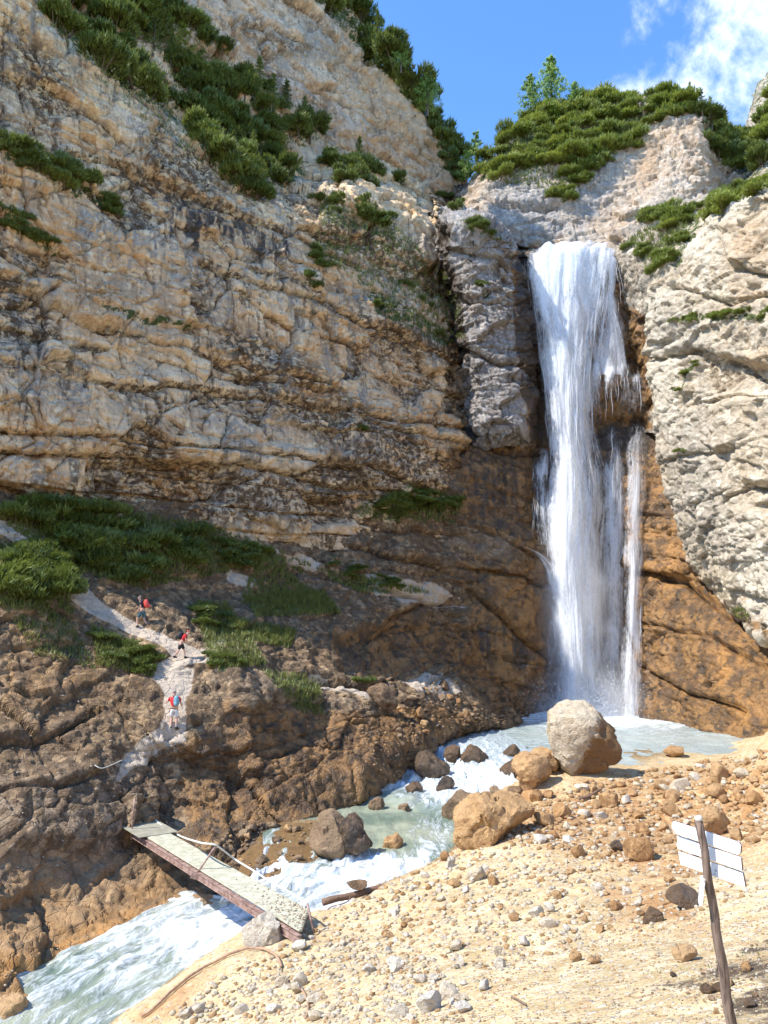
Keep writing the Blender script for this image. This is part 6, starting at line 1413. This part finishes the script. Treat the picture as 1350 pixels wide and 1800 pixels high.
# ------------------------------------------------------------------ made things
def simple_mat(name, c0, c1, rough=0.7, scale=8, metal=0.0, bump=0.02, stretch=(1, 1, 1), spots=None):
    m, t = new_mat(name); oc = t.n('ShaderNodeTexCoord').outputs['Object']; v_ = t.mapping(oc, scale=stretch)
    n_ = t.noise(v_, scale, 6, .65, .3); col = t.mix(t.rng(n_, .35, .65), c0, c1)
    if spots: col = t.mix(t.rng(t.noise(oc, spots[0], 3, .5), .64, .70), col, spots[1])
    finish(t, col, rough, n_, .6, bump, Metallic=metal); return m
M_RUST = simple_mat('rusty_steel', (0.20, 0.11, 0.08), (0.42, 0.29, 0.235), .75, 6, .2)
M_GRATE = simple_mat('weathered_decking', (0.36, 0.34, 0.24), (0.55, 0.52, 0.38), .7, 5, .0)
M_DECKSHADE = simple_mat('deck_shade', (0.26, 0.24, 0.17), (0.36, 0.33, 0.24), .8, 3)  # dark tone painting the shade at the far deck end
M_ROPE = simple_mat('pale_rope', (0.60, 0.58, 0.48), (0.72, 0.70, 0.60), .8, 20)
M_LOG = simple_mat('driftwood', (0.13, 0.075, 0.045), (0.26, 0.16, 0.10), .85, 5, stretch=(1, 6, 6))
M_POST = simple_mat('weathered_post', (0.05, 0.032, 0.022), (0.24, 0.165, 0.12), .8, 7, bump=.01, stretch=(5, 5, .5))
M_POSTTOP = simple_mat('post_end_grain', (0.55, 0.48, 0.38), (0.70, 0.64, 0.54), .8, 9)
M_BOARD = simple_mat('white_board', (0.74, 0.73, 0.70), (0.84, 0.83, 0.80), .55, 5, bump=.003, stretch=(.6, 3, 3), spots=(26, (0.33, 0.28, 0.26)))
M_EDGE = simple_mat('board_edge', (0.16, 0.085, 0.065), (0.30, 0.18, 0.14), .8, 12)
M_CABLE = simple_mat('dusty_cable', (0.30, 0.17, 0.10), (0.46, 0.30, 0.18), .8, 12)
def tube(name, pts, r, mat, parent=None, k=7, caps=True, jitter=0.0):
    pts = [Vector(p) for p in pts]; v, f = [], []; up = Vector((0, 0, 1)); prev = None
    for i, p in enumerate(pts):
        d = (pts[min(i+1, len(pts)-1)]-pts[max(i-1, 0)]).normalized()
        a = d.cross(up if abs(d.z) < .95 else Vector((1, 0, 0))).normalized() if prev is None else (prev-d*prev.dot(d)).normalized()
        prev = a; b = d.cross(a); rr = r(i/(len(pts)-1)) if callable(r) else r
        for j in range(k):
            an = j/k*6.2832; q = rr*(1+jitter*random.uniform(-1, 1)); v.append(p+a*math.cos(an)*q+b*math.sin(an)*q)
        if i:
            for j in range(k): f.append(((i-1)*k+j, (i-1)*k+(j+1) % k, i*k+(j+1) % k, i*k+j))
    if caps: f.append(tuple(range(k))[::-1]); f.append(tuple(range((len(pts)-1)*k, len(pts)*k)))
    return mesh_obj(name, v, f, mat, parent, smooth=True)
def slab(name, a, b, w_dir, w, h, mat, parent=None, up=Vector((0, 0, 1)), bev=0.15):
    """a bar from a to b, w wide along w_dir, h high, edges chamfered"""
    a, b = Vector(a), Vector(b); d = (b-a).normalized(); wd = (w_dir-d*w_dir.dot(d)).normalized(); u_ = d.cross(wd).normalized(); u_ = u_ if u_.dot(up) > 0 else -u_
    c = min(w, h)*bev; sec = [(-w/2+c, -h/2), (w/2-c, -h/2), (w/2, -h/2+c), (w/2, h/2-c), (w/2-c, h/2), (-w/2+c, h/2), (-w/2, h/2-c), (-w/2, -h/2+c)]
    v = [a+wd*x+u_*y for x, y in sec]+[b+wd*x+u_*y for x, y in sec]; f = [tuple(range(8))[::-1], tuple(range(8, 16))]+[(i, (i+1) % 8, 8+(i+1) % 8, 8+i) for i in range(8)]
    return mesh_obj(name, v, f, mat, parent)
def local(root, o): o.parent = root; o.matrix_parent_inverse = Matrix.Translation(-root.location); return o
def smooth_line(px, n=40, lift=0.03, z_of=None):
    A = np.array([tuple(p) for p in px]); t_ = np.linspace(0, len(A)-1, n); return [Vector(q) for q in catmull(A, t_)]

# footbridge
hf = hit(234, 1462); Yf = (hf[0].y if hf else 31.5)-0.45
FLc = V(234, 1459, Yf); zf = FLc.z; FRc = Vector(Pz(258, 1433, zf)); hn = hit(530, 1655); zn = hn[0].z+0.28 if hn else -9.0
NLc = Vector(Pz(527, 1641, zn)); NRc = Vector(Pz(543, 1600, zn))
FRc = FLc+(FRc-FLc)*min(1, 1.65/(FRc-FLc).length); NRc = NLc+(NRc-NLc)*min(1, 1.7/(NRc-NLc).length)
br = thing('footbridge', 'narrow steel footbridge with a rope handrail sloping down over the stream', 'footbridge', (FLc+NLc)/2)
acr = (FRc-FLc).normalized()
for a, b in ((FLc, NLc), (FRc, NRc)):
    g_ = local(br, slab('girder', a-Vector((0, 0, .16)), b-Vector((0, 0, .16)), acr, .07, .16, M_RUST))
    for zo in (-.06, -.25): f_ = slab('flange', a+Vector((0, 0, zo)), b+Vector((0, 0, zo)), acr, .14, .025, M_RUST); f_.parent = g_
for i in range(9):
    f0 = (i+0.5)/9*0.92+0.04; local(br, slab('slat', FLc.lerp(FRc, f0)+Vector((0, 0, .02)), NLc.lerp(NRc, f0)+Vector((0, 0, .02))  , acr, .105, .06, M_GRATE))
for i in range(12):
    f0 = (i+.5)/12; local(br, slab('crossbar', FLc.lerp(NLc, f0)-Vector((0, 0, .06)), FRc.lerp(NRc, f0)-Vector((0, 0, .06)), (NLc-FLc).normalized(), .07, .06, M_RUST))
pl_a, pl_b = FLc.lerp(FRc, .5)+Vector((0, 0, .062)), NLc.lerp(NRc, .5)+Vector((0, 0, .062))
local(br, slab('shade_plate', pl_a, pl_a.lerp(pl_b, .17), acr, 1.55, .03, M_DECKSHADE))  # dark sheet added for the shade lying over the far deck end
def post_(p, top): return local(br, tube('rail_post', [p, top], .033, M_RUST))
p1 = V(231, 1462, FLc.y-.1); post_(p1-Vector((0, 0, .3)), V(237, 1403, FLc.y-.1))
mid = FLc.lerp(NLc, .475)+Vector((-.05, -.1, -.2)); mx_, my_, _ = project(np.array(mid)); mtop = V(380, 1486, mid.y+.1); post_(mid, mtop)
m2 = FLc.lerp(NLc, .475); local(br, slab('post_clamp', m2+Vector((-.16, -.14, -.12)), m2+Vector((.16, -.14, -.20)), Vector((0, 1, 0)), .12, .18, M_RUST))
e0 = V(552, 1640, NRc.y-1.0); e1 = V(540, 1588, NRc.y-.6); post_(e0, e1)
rp = [V(262, 1429, FRc.y+.2), V(285, 1452, FRc.lerp(NRc, .12).y), V(320, 1471, FRc.lerp(NRc, .25).y), V(355, 1482, mtop.y+.5), mtop, V(412, 1510, FRc.lerp(NRc, .55).y), V(445, 1530, FRc.lerp(NRc, .68).y), V(480, 1553, FRc.lerp(NRc, .8).y), V(512, 1570, FRc.lerp(NRc, .93).y), V(540, 1590, NRc.y-.5)]
local(br, tube('hand_rope', smooth_line(rp, 50), .032, M_ROPE))
ent = []
for i in range(190):
    f0 = 1-abs(random.gauss(0, .10)); g0 = random.uniform(.02, .98)
    if f0 < .3: continue
    a = FLc.lerp(NLc, f0); b = FRc.lerp(NRc, f0); ent.append((a.lerp(b, g0)+Vector((0, 0, .05)), random.uniform(.02, .055)))
gv = stones('bridge_gravel', ent, M_STW)
# log with a stone on it
la, lb = hit(570, 1592), hit(688, 1562)
za = max(la[0].z if la else -9.2, -9.45)
A_ = Vector(Pz(568, 1586, -8.95)); B_ = Vector(Pz(690, 1556, -8.85))
lg = tube('driftwood_log', [A_.lerp(B_, i/10)+Vector((0, 0, .02*math.sin(i*1.1))) for i in range(11)], lambda f: .115-.02*f, M_LOG, k=9, jitter=.06); tag(lg, 'long dark driftwood log lying across the edge of the rapids', 'log')
m_ = A_.lerp(B_, .47); o = bpy.data.objects.new('rock', RM['b'][3]); COL.objects.link(o); o.location = m_+Vector((0, 0, .28)); o.scale = (.42, .34, .27); tag(o, 'flat brown stone sitting on the driftwood log', 'rock')
cb = tube('wire', smooth_line([V(573, 1602, A_.y-.9), V(582, 1594, A_.y-.8), V(598, 1590, A_.y-.9), V(612, 1584, A_.y-.8), V(616, 1576, A_.y-.4)], 24), .018, M_LOG); tag(cb, 'thin bent wire hanging from the driftwood log', 'wire')
# fallen cable
def on_ground(x, y, up=.05): h_ = hit(x, y); return (h_[0] if h_ else V(x, y, 15))+Vector((0, 0, up))
def laid(pts, r, up, n=60, zmin=-9.8):
    A = catmull(np.array(pts, float), np.linspace(0, len(pts)-1, n)); L = [on_ground(x, y, 0) for x, y in A]; Ys = [p.y for p in L]
    Ys = [sorted(Ys[max(0, i-4):i+5])[len(Ys[max(0, i-4):i+5])//2] for i in range(len(Ys))]; Ys = [sum(Ys[max(0, i-2):i+3])/len(Ys[max(0, i-2):i+3]) for i in range(len(Ys))]
    out = []
    for (x, y), Y_ in zip(A, Ys):
        q = P(x, y, Y_); out.append(Vector((q[0], q[1], max(float(ground_h(np.array([q[0]]), np.array([q[1]]))[0]), zmin)+up)))
    return [sum((out[j] for j in range(max(0, i-1), min(len(out), i+2))), Vector())/len(out[max(0, i-1):i+2]) for i in range(len(out))]
def tube_pts(L, n): return smooth_line(L, n)
c1_ = tube('fallen_cable', laid([(246, 1796), (272, 1776), (300, 1748), (332, 1722), (366, 1700), (400, 1684), (432, 1672), (460, 1671), (482, 1682), (493, 1698), (494, 1708)], .05, .07), .036, M_CABLE); tag(c1_, 'thick rusty brown cable curving over the stones beside the stream', 'cable')
c2_ = tube('fallen_cable', laid([(502, 1726), (518, 1731), (531, 1744), (540, 1764), (541, 1784), (536, 1800)], .04, .05, 40), .024, M_CABLE); tag(c2_, 'short hook shaped end of cable at the bottom, right of the long one', 'cable')
rt_ = tube('root', laid([(1015, 1412), (1032, 1405), (1048, 1396), (1060, 1385)], .05, .1, 20), lambda f: .09*(1-.6*f), M_LOG, jitter=.15); tag(rt_, 'dark driftwood root lying on the scree below the huge boulder', 'root')
tw = tube('stick', laid([(898, 1752), (912, 1766), (926, 1782)], .02, .03, 14), .014, M_LOG); tag(tw, 'thin dark twig on the sandy ground at the bottom', 'twig')
tw = tube('stick', laid([(1322, 1424), (1330, 1434), (1338, 1442)], .02, .05, 14), .03, M_LOG); tag(tw, 'bent brown stick at the right edge above the sign', 'stick')
dd = tube('dead_branch', [V(186, 62, Yat(195, 85, -1.2)), V(198, 72, Yat(195, 85, -1.3)), V(210, 84, Yat(195, 85, -1.2))], .05, M_ROPE); tag(dd, 'pale bare dead branch across the dark shrubs of the upper ledge', 'branch')
sw = tube('safety_cable', smooth_line([on_ground(214, 1358, .5), on_ground(180, 1364, .3), on_ground(165, 1368, .5)], 14), .02, M_ROPE)
tag(sw, 'thin steel safety cable fixed to the rock slope above the bridge', 'cable')
pa, pb = on_ground(208, 1345, 0), on_ground(205, 1362, 0)

# signpost
hb_ = hit(1287, 1797); Yb = 6.5
base = V(1291, 1835, 6.15); top_ = V(1229, 1441, 6.10)
sg = thing('signpost', 'wooden trail signpost with three white boards, leaning left in the foreground', 'signpost', base)
pts = [base.lerp(top_, i/14)-Vector((0, 0, .25 if i == 0 else 0))+Vector((.006*math.sin(i*1.7), 0, 0)) for i in range(15)]
local(sg, tube('post', pts, lambda f: .040-.010*f, M_POST, k=14, jitter=.05))
local(sg, tube('post_cap', [top_-Vector((0, 0, .002)), top_+Vector((-.004, 0, .02)), top_+Vector((-.006, 0, .028))], lambda f: .033-.010*f, M_POSTTOP, k=12))
def board(c4, Yl, Yr, th, label=None, name='sign_board', cut=0.0):
    """c4: corners TL TR BR BL in photograph pixels"""
    xs = [q[0] for q in c4]; x0, x1 = min(xs), max(xs); c3 = [V(x, y, Yl+(Yr-Yl)*(x-x0)/(x1-x0)) for x, y in c4]
    n_ = (c3[1]-c3[0]).cross(c3[-1]-c3[0]).normalized(); n_ = n_ if n_.y < 0 else -n_; k = len(c3)
    v = [p for p in c3]+[p-n_*th for p in c3]; f = [tuple(range(k)), tuple(range(k, 2*k))[::-1]]+[(i, i+k, (i+1) % k+k, (i+1) % k) for i in range(k)]; mi = [0, 0]+[1]*k
    o = mesh_obj(name, v, f, [M_BOARD, M_EDGE], mi=mi)
    if label: o['label'] = label
    bm = bmesh.new(); bm.from_mesh(o.data); bmesh.ops.recalc_face_normals(bm, faces=bm.faces); bmesh.ops.bevel(bm, geom=bm.edges, offset=.002, segments=1, affect='EDGES'); bm.to_mesh(o.data); bm.free()
    return local(sg, o)
Yl_, Yr__ = 6.42, 5.92
b1 = board([(1184, 1443), (1298, 1480), (1302, 1486), (1301, 1500), (1297, 1503), (1189, 1466), (1181, 1455), (1181, 1447)], Yl_, Yr__, .022, 'topmost sign board')
b2 = board([(1190, 1469), (1302, 1507), (1304, 1531), (1191, 1492)], Yl_, Yr__, .022, 'middle sign board')
b3 = board([(1192, 1496), (1305, 1534), (1310, 1560), (1196, 1520)], Yl_, Yr__, .022, 'lowest sign board')
n_ = Vector((-.75, -.62, .15)).normalized(); q0, q1 = V(1238, 1545, 6.0), V(1231, 1588, 5.9)
local(sg, slab('side_board', V(1236, 1543, 6.13), V(1231, 1587, 6.13), Vector((.35, .94, 0)), .15, .026, M_BOARD, up=Vector((1, 0, 0))))
for (x, y) in ((1226, 1462), (1238, 1466), (1228, 1488), (1241, 1493), (1231, 1513), (1244, 1519), (1215, 1492), (1266, 1487), (1263, 1491)):
    s = .0045; c_ = V(x, y, Yl_+(Yr__-Yl_)*(x-1181)/129-.006); local(sg, tube('bolt', [c_, c_+Vector((0, -.006, 0))], s, M_EDGE, k=8))

# ------------------------------------------------------------------ hikers
def skin_mesh(name, chains, mat, sub=2, parent=None):
    """chains: lists of (point, radius); equal points are shared joints"""
    vs, rs, es, key = [], [], [], {}
    for ch in chains:
        prev = None
        for p, r in ch:
            k = (round(p[0], 4), round(p[1], 4), round(p[2], 4))
            if k not in key: key[k] = len(vs); vs.append(p); rs.append(r)
            i = key[k]
            if prev is not None and prev != i and (prev, i) not in es and (i, prev) not in es: es.append((prev, i))
            prev = i
    me = bpy.data.meshes.new(name); me.from_pydata([tuple(v) for v in vs], es, []); o = bpy.data.objects.new(name, me); COL.objects.link(o)
    md = o.modifiers.new('s', 'SKIN'); md.use_smooth_shade = True
    for i, r in enumerate(rs):
        r = r if isinstance(r, tuple) else (r, r); me.skin_vertices[0].data[i].radius = r; me.skin_vertices[0].data[i].use_root = (i == 0)
    sm = o.modifiers.new('d', 'SUBSURF'); sm.levels = sub; sm.render_levels = sub
    me.materials.append(mat)
    if parent: o.parent = parent
    return o
def flat_mat(name, c, rough=.8): return simple_mat(name, tuple(x*.85 for x in c), c, rough, 25, bump=.004)
M_SKIN = flat_mat('skin', (0.62, 0.36, 0.25), .6); M_RED = flat_mat('red_cloth', (0.62, 0.02, 0.025)); M_BLK = flat_mat('black_cloth', (0.018, 0.018, 0.022)); M_WHT = flat_mat('white_cloth', (0.75, 0.72, 0.68))
M_TEAL = flat_mat('teal_cloth', (0.06, 0.14, 0.17)); M_REDP = flat_mat('red_nylon', (0.66, 0.07, 0.05), .5); M_TEALP = flat_mat('blue_grey_nylon', (0.16, 0.33, 0.38), .5); M_BOOT = flat_mat('boot_leather', (0.035, 0.028, 0.026)); M_HAIR = flat_mat('grey_hair', (0.34, 0.29, 0.26)); M_SOCK = flat_mat('grey_sock', (0.4, 0.38, 0.36)); M_CAPM = flat_mat('pale_cap', (0.62, 0.52, 0.48))
def X(*a): return tuple(a)
def hiker(loc, rotz, scale, label, pose, shirt, shorts, pack, hair, belt=None, pack_off=(0, 0)):
    """local frame: the figure looks along +x, +y is its left hand side, feet at z 0"""
    r = thing('person', label, 'person', loc, 'hikers on the path'); r.rotation_euler = (0, 0, rotz); r.scale = (scale,)*3
    pv, ch_, nk, hd = pose['pelvis'], pose['chest'], pose['neck'], pose['head']
    V3 = lambda p: Vector(p)
    chains = [[(pv, .13), (tuple((V3(pv)+V3(ch_))/2), (.125, .15)), (ch_, (.12, .17)), (nk, .06), (tuple(V3(nk).lerp(V3(hd), .45)), .058), (hd, (.095, .085)), (tuple(V3(hd)+Vector((0.01, 0, .085))), (.075, .07))]]
    hands = []
    for sd in ('l', 'r'):
        hip, kn, an, toe = pose['leg'+sd]; chains.append([(pv, .13), (hip, .095), (tuple(V3(hip).lerp(V3(kn), .5)), .082), (kn, .058), (tuple(V3(kn).lerp(V3(an), .35)), .060), (an, .038), (toe, .035)])
        sh, el, wr = pose['arm'+sd]; chains.append([(ch_, (.12, .17)), (sh, .062), (tuple(V3(sh).lerp(V3(el), .5)), .048), (el, .040), (tuple(V3(el).lerp(V3(wr), .3)), .040), (wr, .027), (tuple(V3(wr)+(V3(wr)-V3(el)).normalized()*.06), (.040, .020))])
        hands.append((V3(wr), (V3(wr)-V3(el)).normalized(), 1 if sd == 'l' else -1))
    body = skin_mesh('body', chains, M_SKIN, 2, r)
    for wr, d, sg_ in hands:      # five unequal, slightly curled fingers per hand
        si = d.orthogonal().normalized(); pn = d.cross(si); fc = []
        for k, (L, off) in enumerate(((.070, -.030), (.080, -.010), (.074, .010), (.058, .029))):
            b_ = wr+d*.075+si*off; fc.append([(tuple(b_), .0095), (tuple(b_+d*L*.5+pn*.008), .009), (tuple(b_+d*L*.85+pn*.03), .0075)])
        b_ = wr+d*.03+si*(-.035); fc.append([(tuple(b_), .012), (tuple(b_+d*.03-si*.022), .011), (tuple(b_+d*.055-si*.026+pn*.012), .009)])
        for k, c_ in enumerate(fc): skin_mesh('finger' if k < 4 else 'thumb', [c_], M_SKIN, 1, r)
    up = Vector((0, 0, 1)); H = V3(hd)
    fx = pose.get('look', Vector((1, 0, -.1))).normalized(); sy = up.cross(fx).normalized()
    nose = skin_mesh('nose', [[(tuple(H+fx*.085+up*.035), .009), (tuple(H+fx*.108+up*.005), .014)]], M_SKIN, 1, r)
    for s_ in (-1, 1):
        skin_mesh('ear', [[(tuple(H+sy*s_*.085+up*.03), (.012, .02)), (tuple(H+sy*s_*.092-up*.015), (.010, .016))]], M_SKIN, 1, r)
        skin_mesh('eye', [[(tuple(H+fx*.088+sy*s_*.032+up*.035), .008), (tuple(H+fx*.092+sy*s_*.032+up*.035), .006)]], M_BLK, 1, r)
    skin_mesh('mouth', [[(tuple(H+fx*.092-up*.038-sy*.018), .005), (tuple(H+fx*.096-up*.040), .006), (tuple(H+fx*.092-up*.038+sy*.018), .005)]], M_RED, 1, r)
    skin_mesh('hair' if hair is not M_CAPM else 'cap', [[(tuple(H-fx*.035+up*.0), (.088, .088)), (tuple(H-fx*.02+up*.06), (.098, .096)), (tuple(H+fx*.015+up*.098), (.080, .080))]], hair, 2, r)
    # shirt with sleeves, shorts, socks, boots
    sc_ = [[(tuple(V3(pv)+Vector((0, 0, .07))), (.150, .165)), (tuple((V3(pv)+V3(ch_))/2), (.145, .17)), (ch_, (.138, .19)), (tuple(V3(nk)-(V3(nk)-V3(ch_))*.25), (.085, .10))]]
    for sd in ('l', 'r'):
        sh, el, wr = pose['arm'+sd]; sc_.append([(ch_, (.138, .19)), (sh, .078), (tuple(V3(sh).lerp(V3(el), .62)), .066)])
    skin_mesh('shirt', sc_, shirt, 2, r)
    hc = []
    for sd in ('l', 'r'):
        hip, kn, an, toe = pose['leg'+sd]; hc.append([(tuple(V3(pv)+Vector((0, 0, .06))), (.150, .165)), (tuple(V3(pv)-Vector((0, 0, .02))), (.155, .165)), (hip, .118), (tuple(V3(hip).lerp(V3(kn), .5)), .105), (tuple(V3(hip).lerp(V3(kn), .88)), .092)])
    skin_mesh('shorts', hc, shorts, 2, r)
    for sd in ('l', 'r'):
        hip, kn, an, toe = pose['leg'+sd]; skin_mesh('sock', [[(tuple(V3(an).lerp(V3(kn), .35)), .052), (an, .050)]], M_SOCK, 1, r)
        dr = (V3(toe)-V3(an)); dr.z = 0; dr.normalize(); heel = V3(an)-dr*.05-Vector((0, 0, .055))
        skin_mesh('boot', [[(tuple(V3(an)+Vector((0, 0, .06))), .058), (tuple(V3(an)-Vector((0, 0, .02))), .058), (tuple(heel), .045)], [(tuple(V3(an)-Vector((0, 0, .02))), .058), (tuple(V3(an)+dr*.09-Vector((0, 0, .045))), .05), (tuple(V3(an)+dr*.19-Vector((0, 0, .06))), .042)]], M_BOOT, 2, r)
    if pack:
        bk = (V3(ch_)-V3(pv)).normalized(); back = (Vector((-1, 0, 0))-bk*Vector((-1, 0, 0)).dot(bk)).normalized(); off = back*.25+Vector((0, pack_off[0], pack_off[1]))
        c0 = V3(pv).lerp(V3(ch_), .25)+off; c1 = V3(ch_)+off*1.02+bk*.10
        pk = skin_mesh('backpack', [[(tuple(c0), (.125, .155)), (tuple(c0.lerp(c1, .5)), (.150, .175)), (tuple(c1), (.115, .145)), (tuple(c1+bk*.07), (.07, .11))]], pack, 2, r)
        s2 = skin_mesh('pocket', [[(tuple(c0+back*.12), (.05, .10)), (tuple(c0.lerp(c1, .45)+back*.13), (.05, .10))]], pack, 2, r)
        for s_ in (-1, 1):
            shp = V3(pose['arm'+('l' if s_ > 0 else 'r')][0]); skin_mesh('strap', [[(tuple(c1+Vector((0, s_*.08, .02))), .018), (tuple(shp.lerp(V3(nk), .45)+Vector((0, 0, .055))), .018), (tuple(V3(ch_)-back*.165+Vector((0, s_*.11, 0))), .018), (tuple(V3(pv)-back*.12+Vector((0, s_*.13, .16))), .018)]], M_BLK, 1, r)
    if belt: skin_mesh('belt', [[(tuple(V3(pv)+Vector((-.16, -.14, .0))), .02), (tuple(V3(pv)+Vector((-.17, .0, .01))), .022), (tuple(V3(pv)+Vector((-.14, .16, .06))), .02)]], belt, 1, r)
    return r
def foot_at(x, y, dz=0): return on_ground(x, y, dz)
walk = dict(pelvis=(0, 0, .90), chest=(.10, 0, 1.30), neck=(.17, 0, 1.46), head=(.24, 0, 1.60), look=Vector((1, 0, -.35)),
            legl=((.02, .10, .88), (.26, .11, .50), (.20, .11, .10), (.32, .12, .05)), legr=((-.02, -.10, .86), (-.02, -.11, .46), (-.26, -.11, .12), (-.16, -.12, .05)),
            arml=((.10, .20, 1.38), (.02, .25, 1.12), (.20, .22, .93)), armr=((.10, -.20, 1.38), (.10, -.25, 1.10), (.24, -.22, .90)))
p_ = foot_at(250, 1104); s_ = 55*p_.y/FOC/1.70
hiker(p_, math.radians(172), s_, 'uppermost hiker walking left, black shirt and big red backpack', walk, M_BLK, M_TEAL, M_REDP, M_HAIR)
walk2 = dict(pelvis=(0, 0, .88), chest=(.20, 0, 1.24), neck=(.30, 0, 1.38), head=(.40, 0, 1.48), look=Vector((1, 0, -.7)),
             legl=((.02, .10, .86), (.20, .11, .48), (.26, .11, .10), (.38, .12, .05)), legr=((-.02, -.10, .84), (-.12, -.11, .46), (-.36, -.11, .14), (-.27, -.12, .05)),
             arml=((.20, .20, 1.32), (.22, .25, 1.05), (.40, .18, .95)), armr=((.20, -.20, 1.32), (.26, -.25, 1.05), (.42, -.20, .92)))
p_ = foot_at(317, 1158); s_ = 48*p_.y/FOC/1.58
hiker(p_, math.radians(18), s_, 'middle hiker bending forward, black and red backpack, black shorts', walk2, M_RED, M_BLK, M_BLK, M_REDP)
climb = dict(pelvis=(0, 0, .92), chest=(.04, .03, 1.32), neck=(.07, .04, 1.48), head=(.10, .06, 1.62), look=Vector((1, .6, 0)),
             legl=((.02, .10, .88), (.06, .12, .50), (.0, .13, .10), (.12, .15, .05)), legr=((.02, -.10, .88), (.05, -.11, .50), (-.02, -.12, .10), (.10, -.16, .05)),
             arml=((.04, .21, 1.40), (.10, .38, 1.20), (.22, .52, 1.14)), armr=((.04, -.19, 1.40), (.12, -.26, 1.14), (.28, -.24, 1.02)))
p_ = foot_at(305, 1283); s_ = 65*p_.y/FOC/1.72
hiker(p_, math.radians(88), s_, 'lowest hiker seen from behind, red shirt, white shorts, blue grey backpack', climb, M_RED, M_WHT, M_TEALP, M_HAIR, belt=M_BLK, pack_off=(-.17, .02))
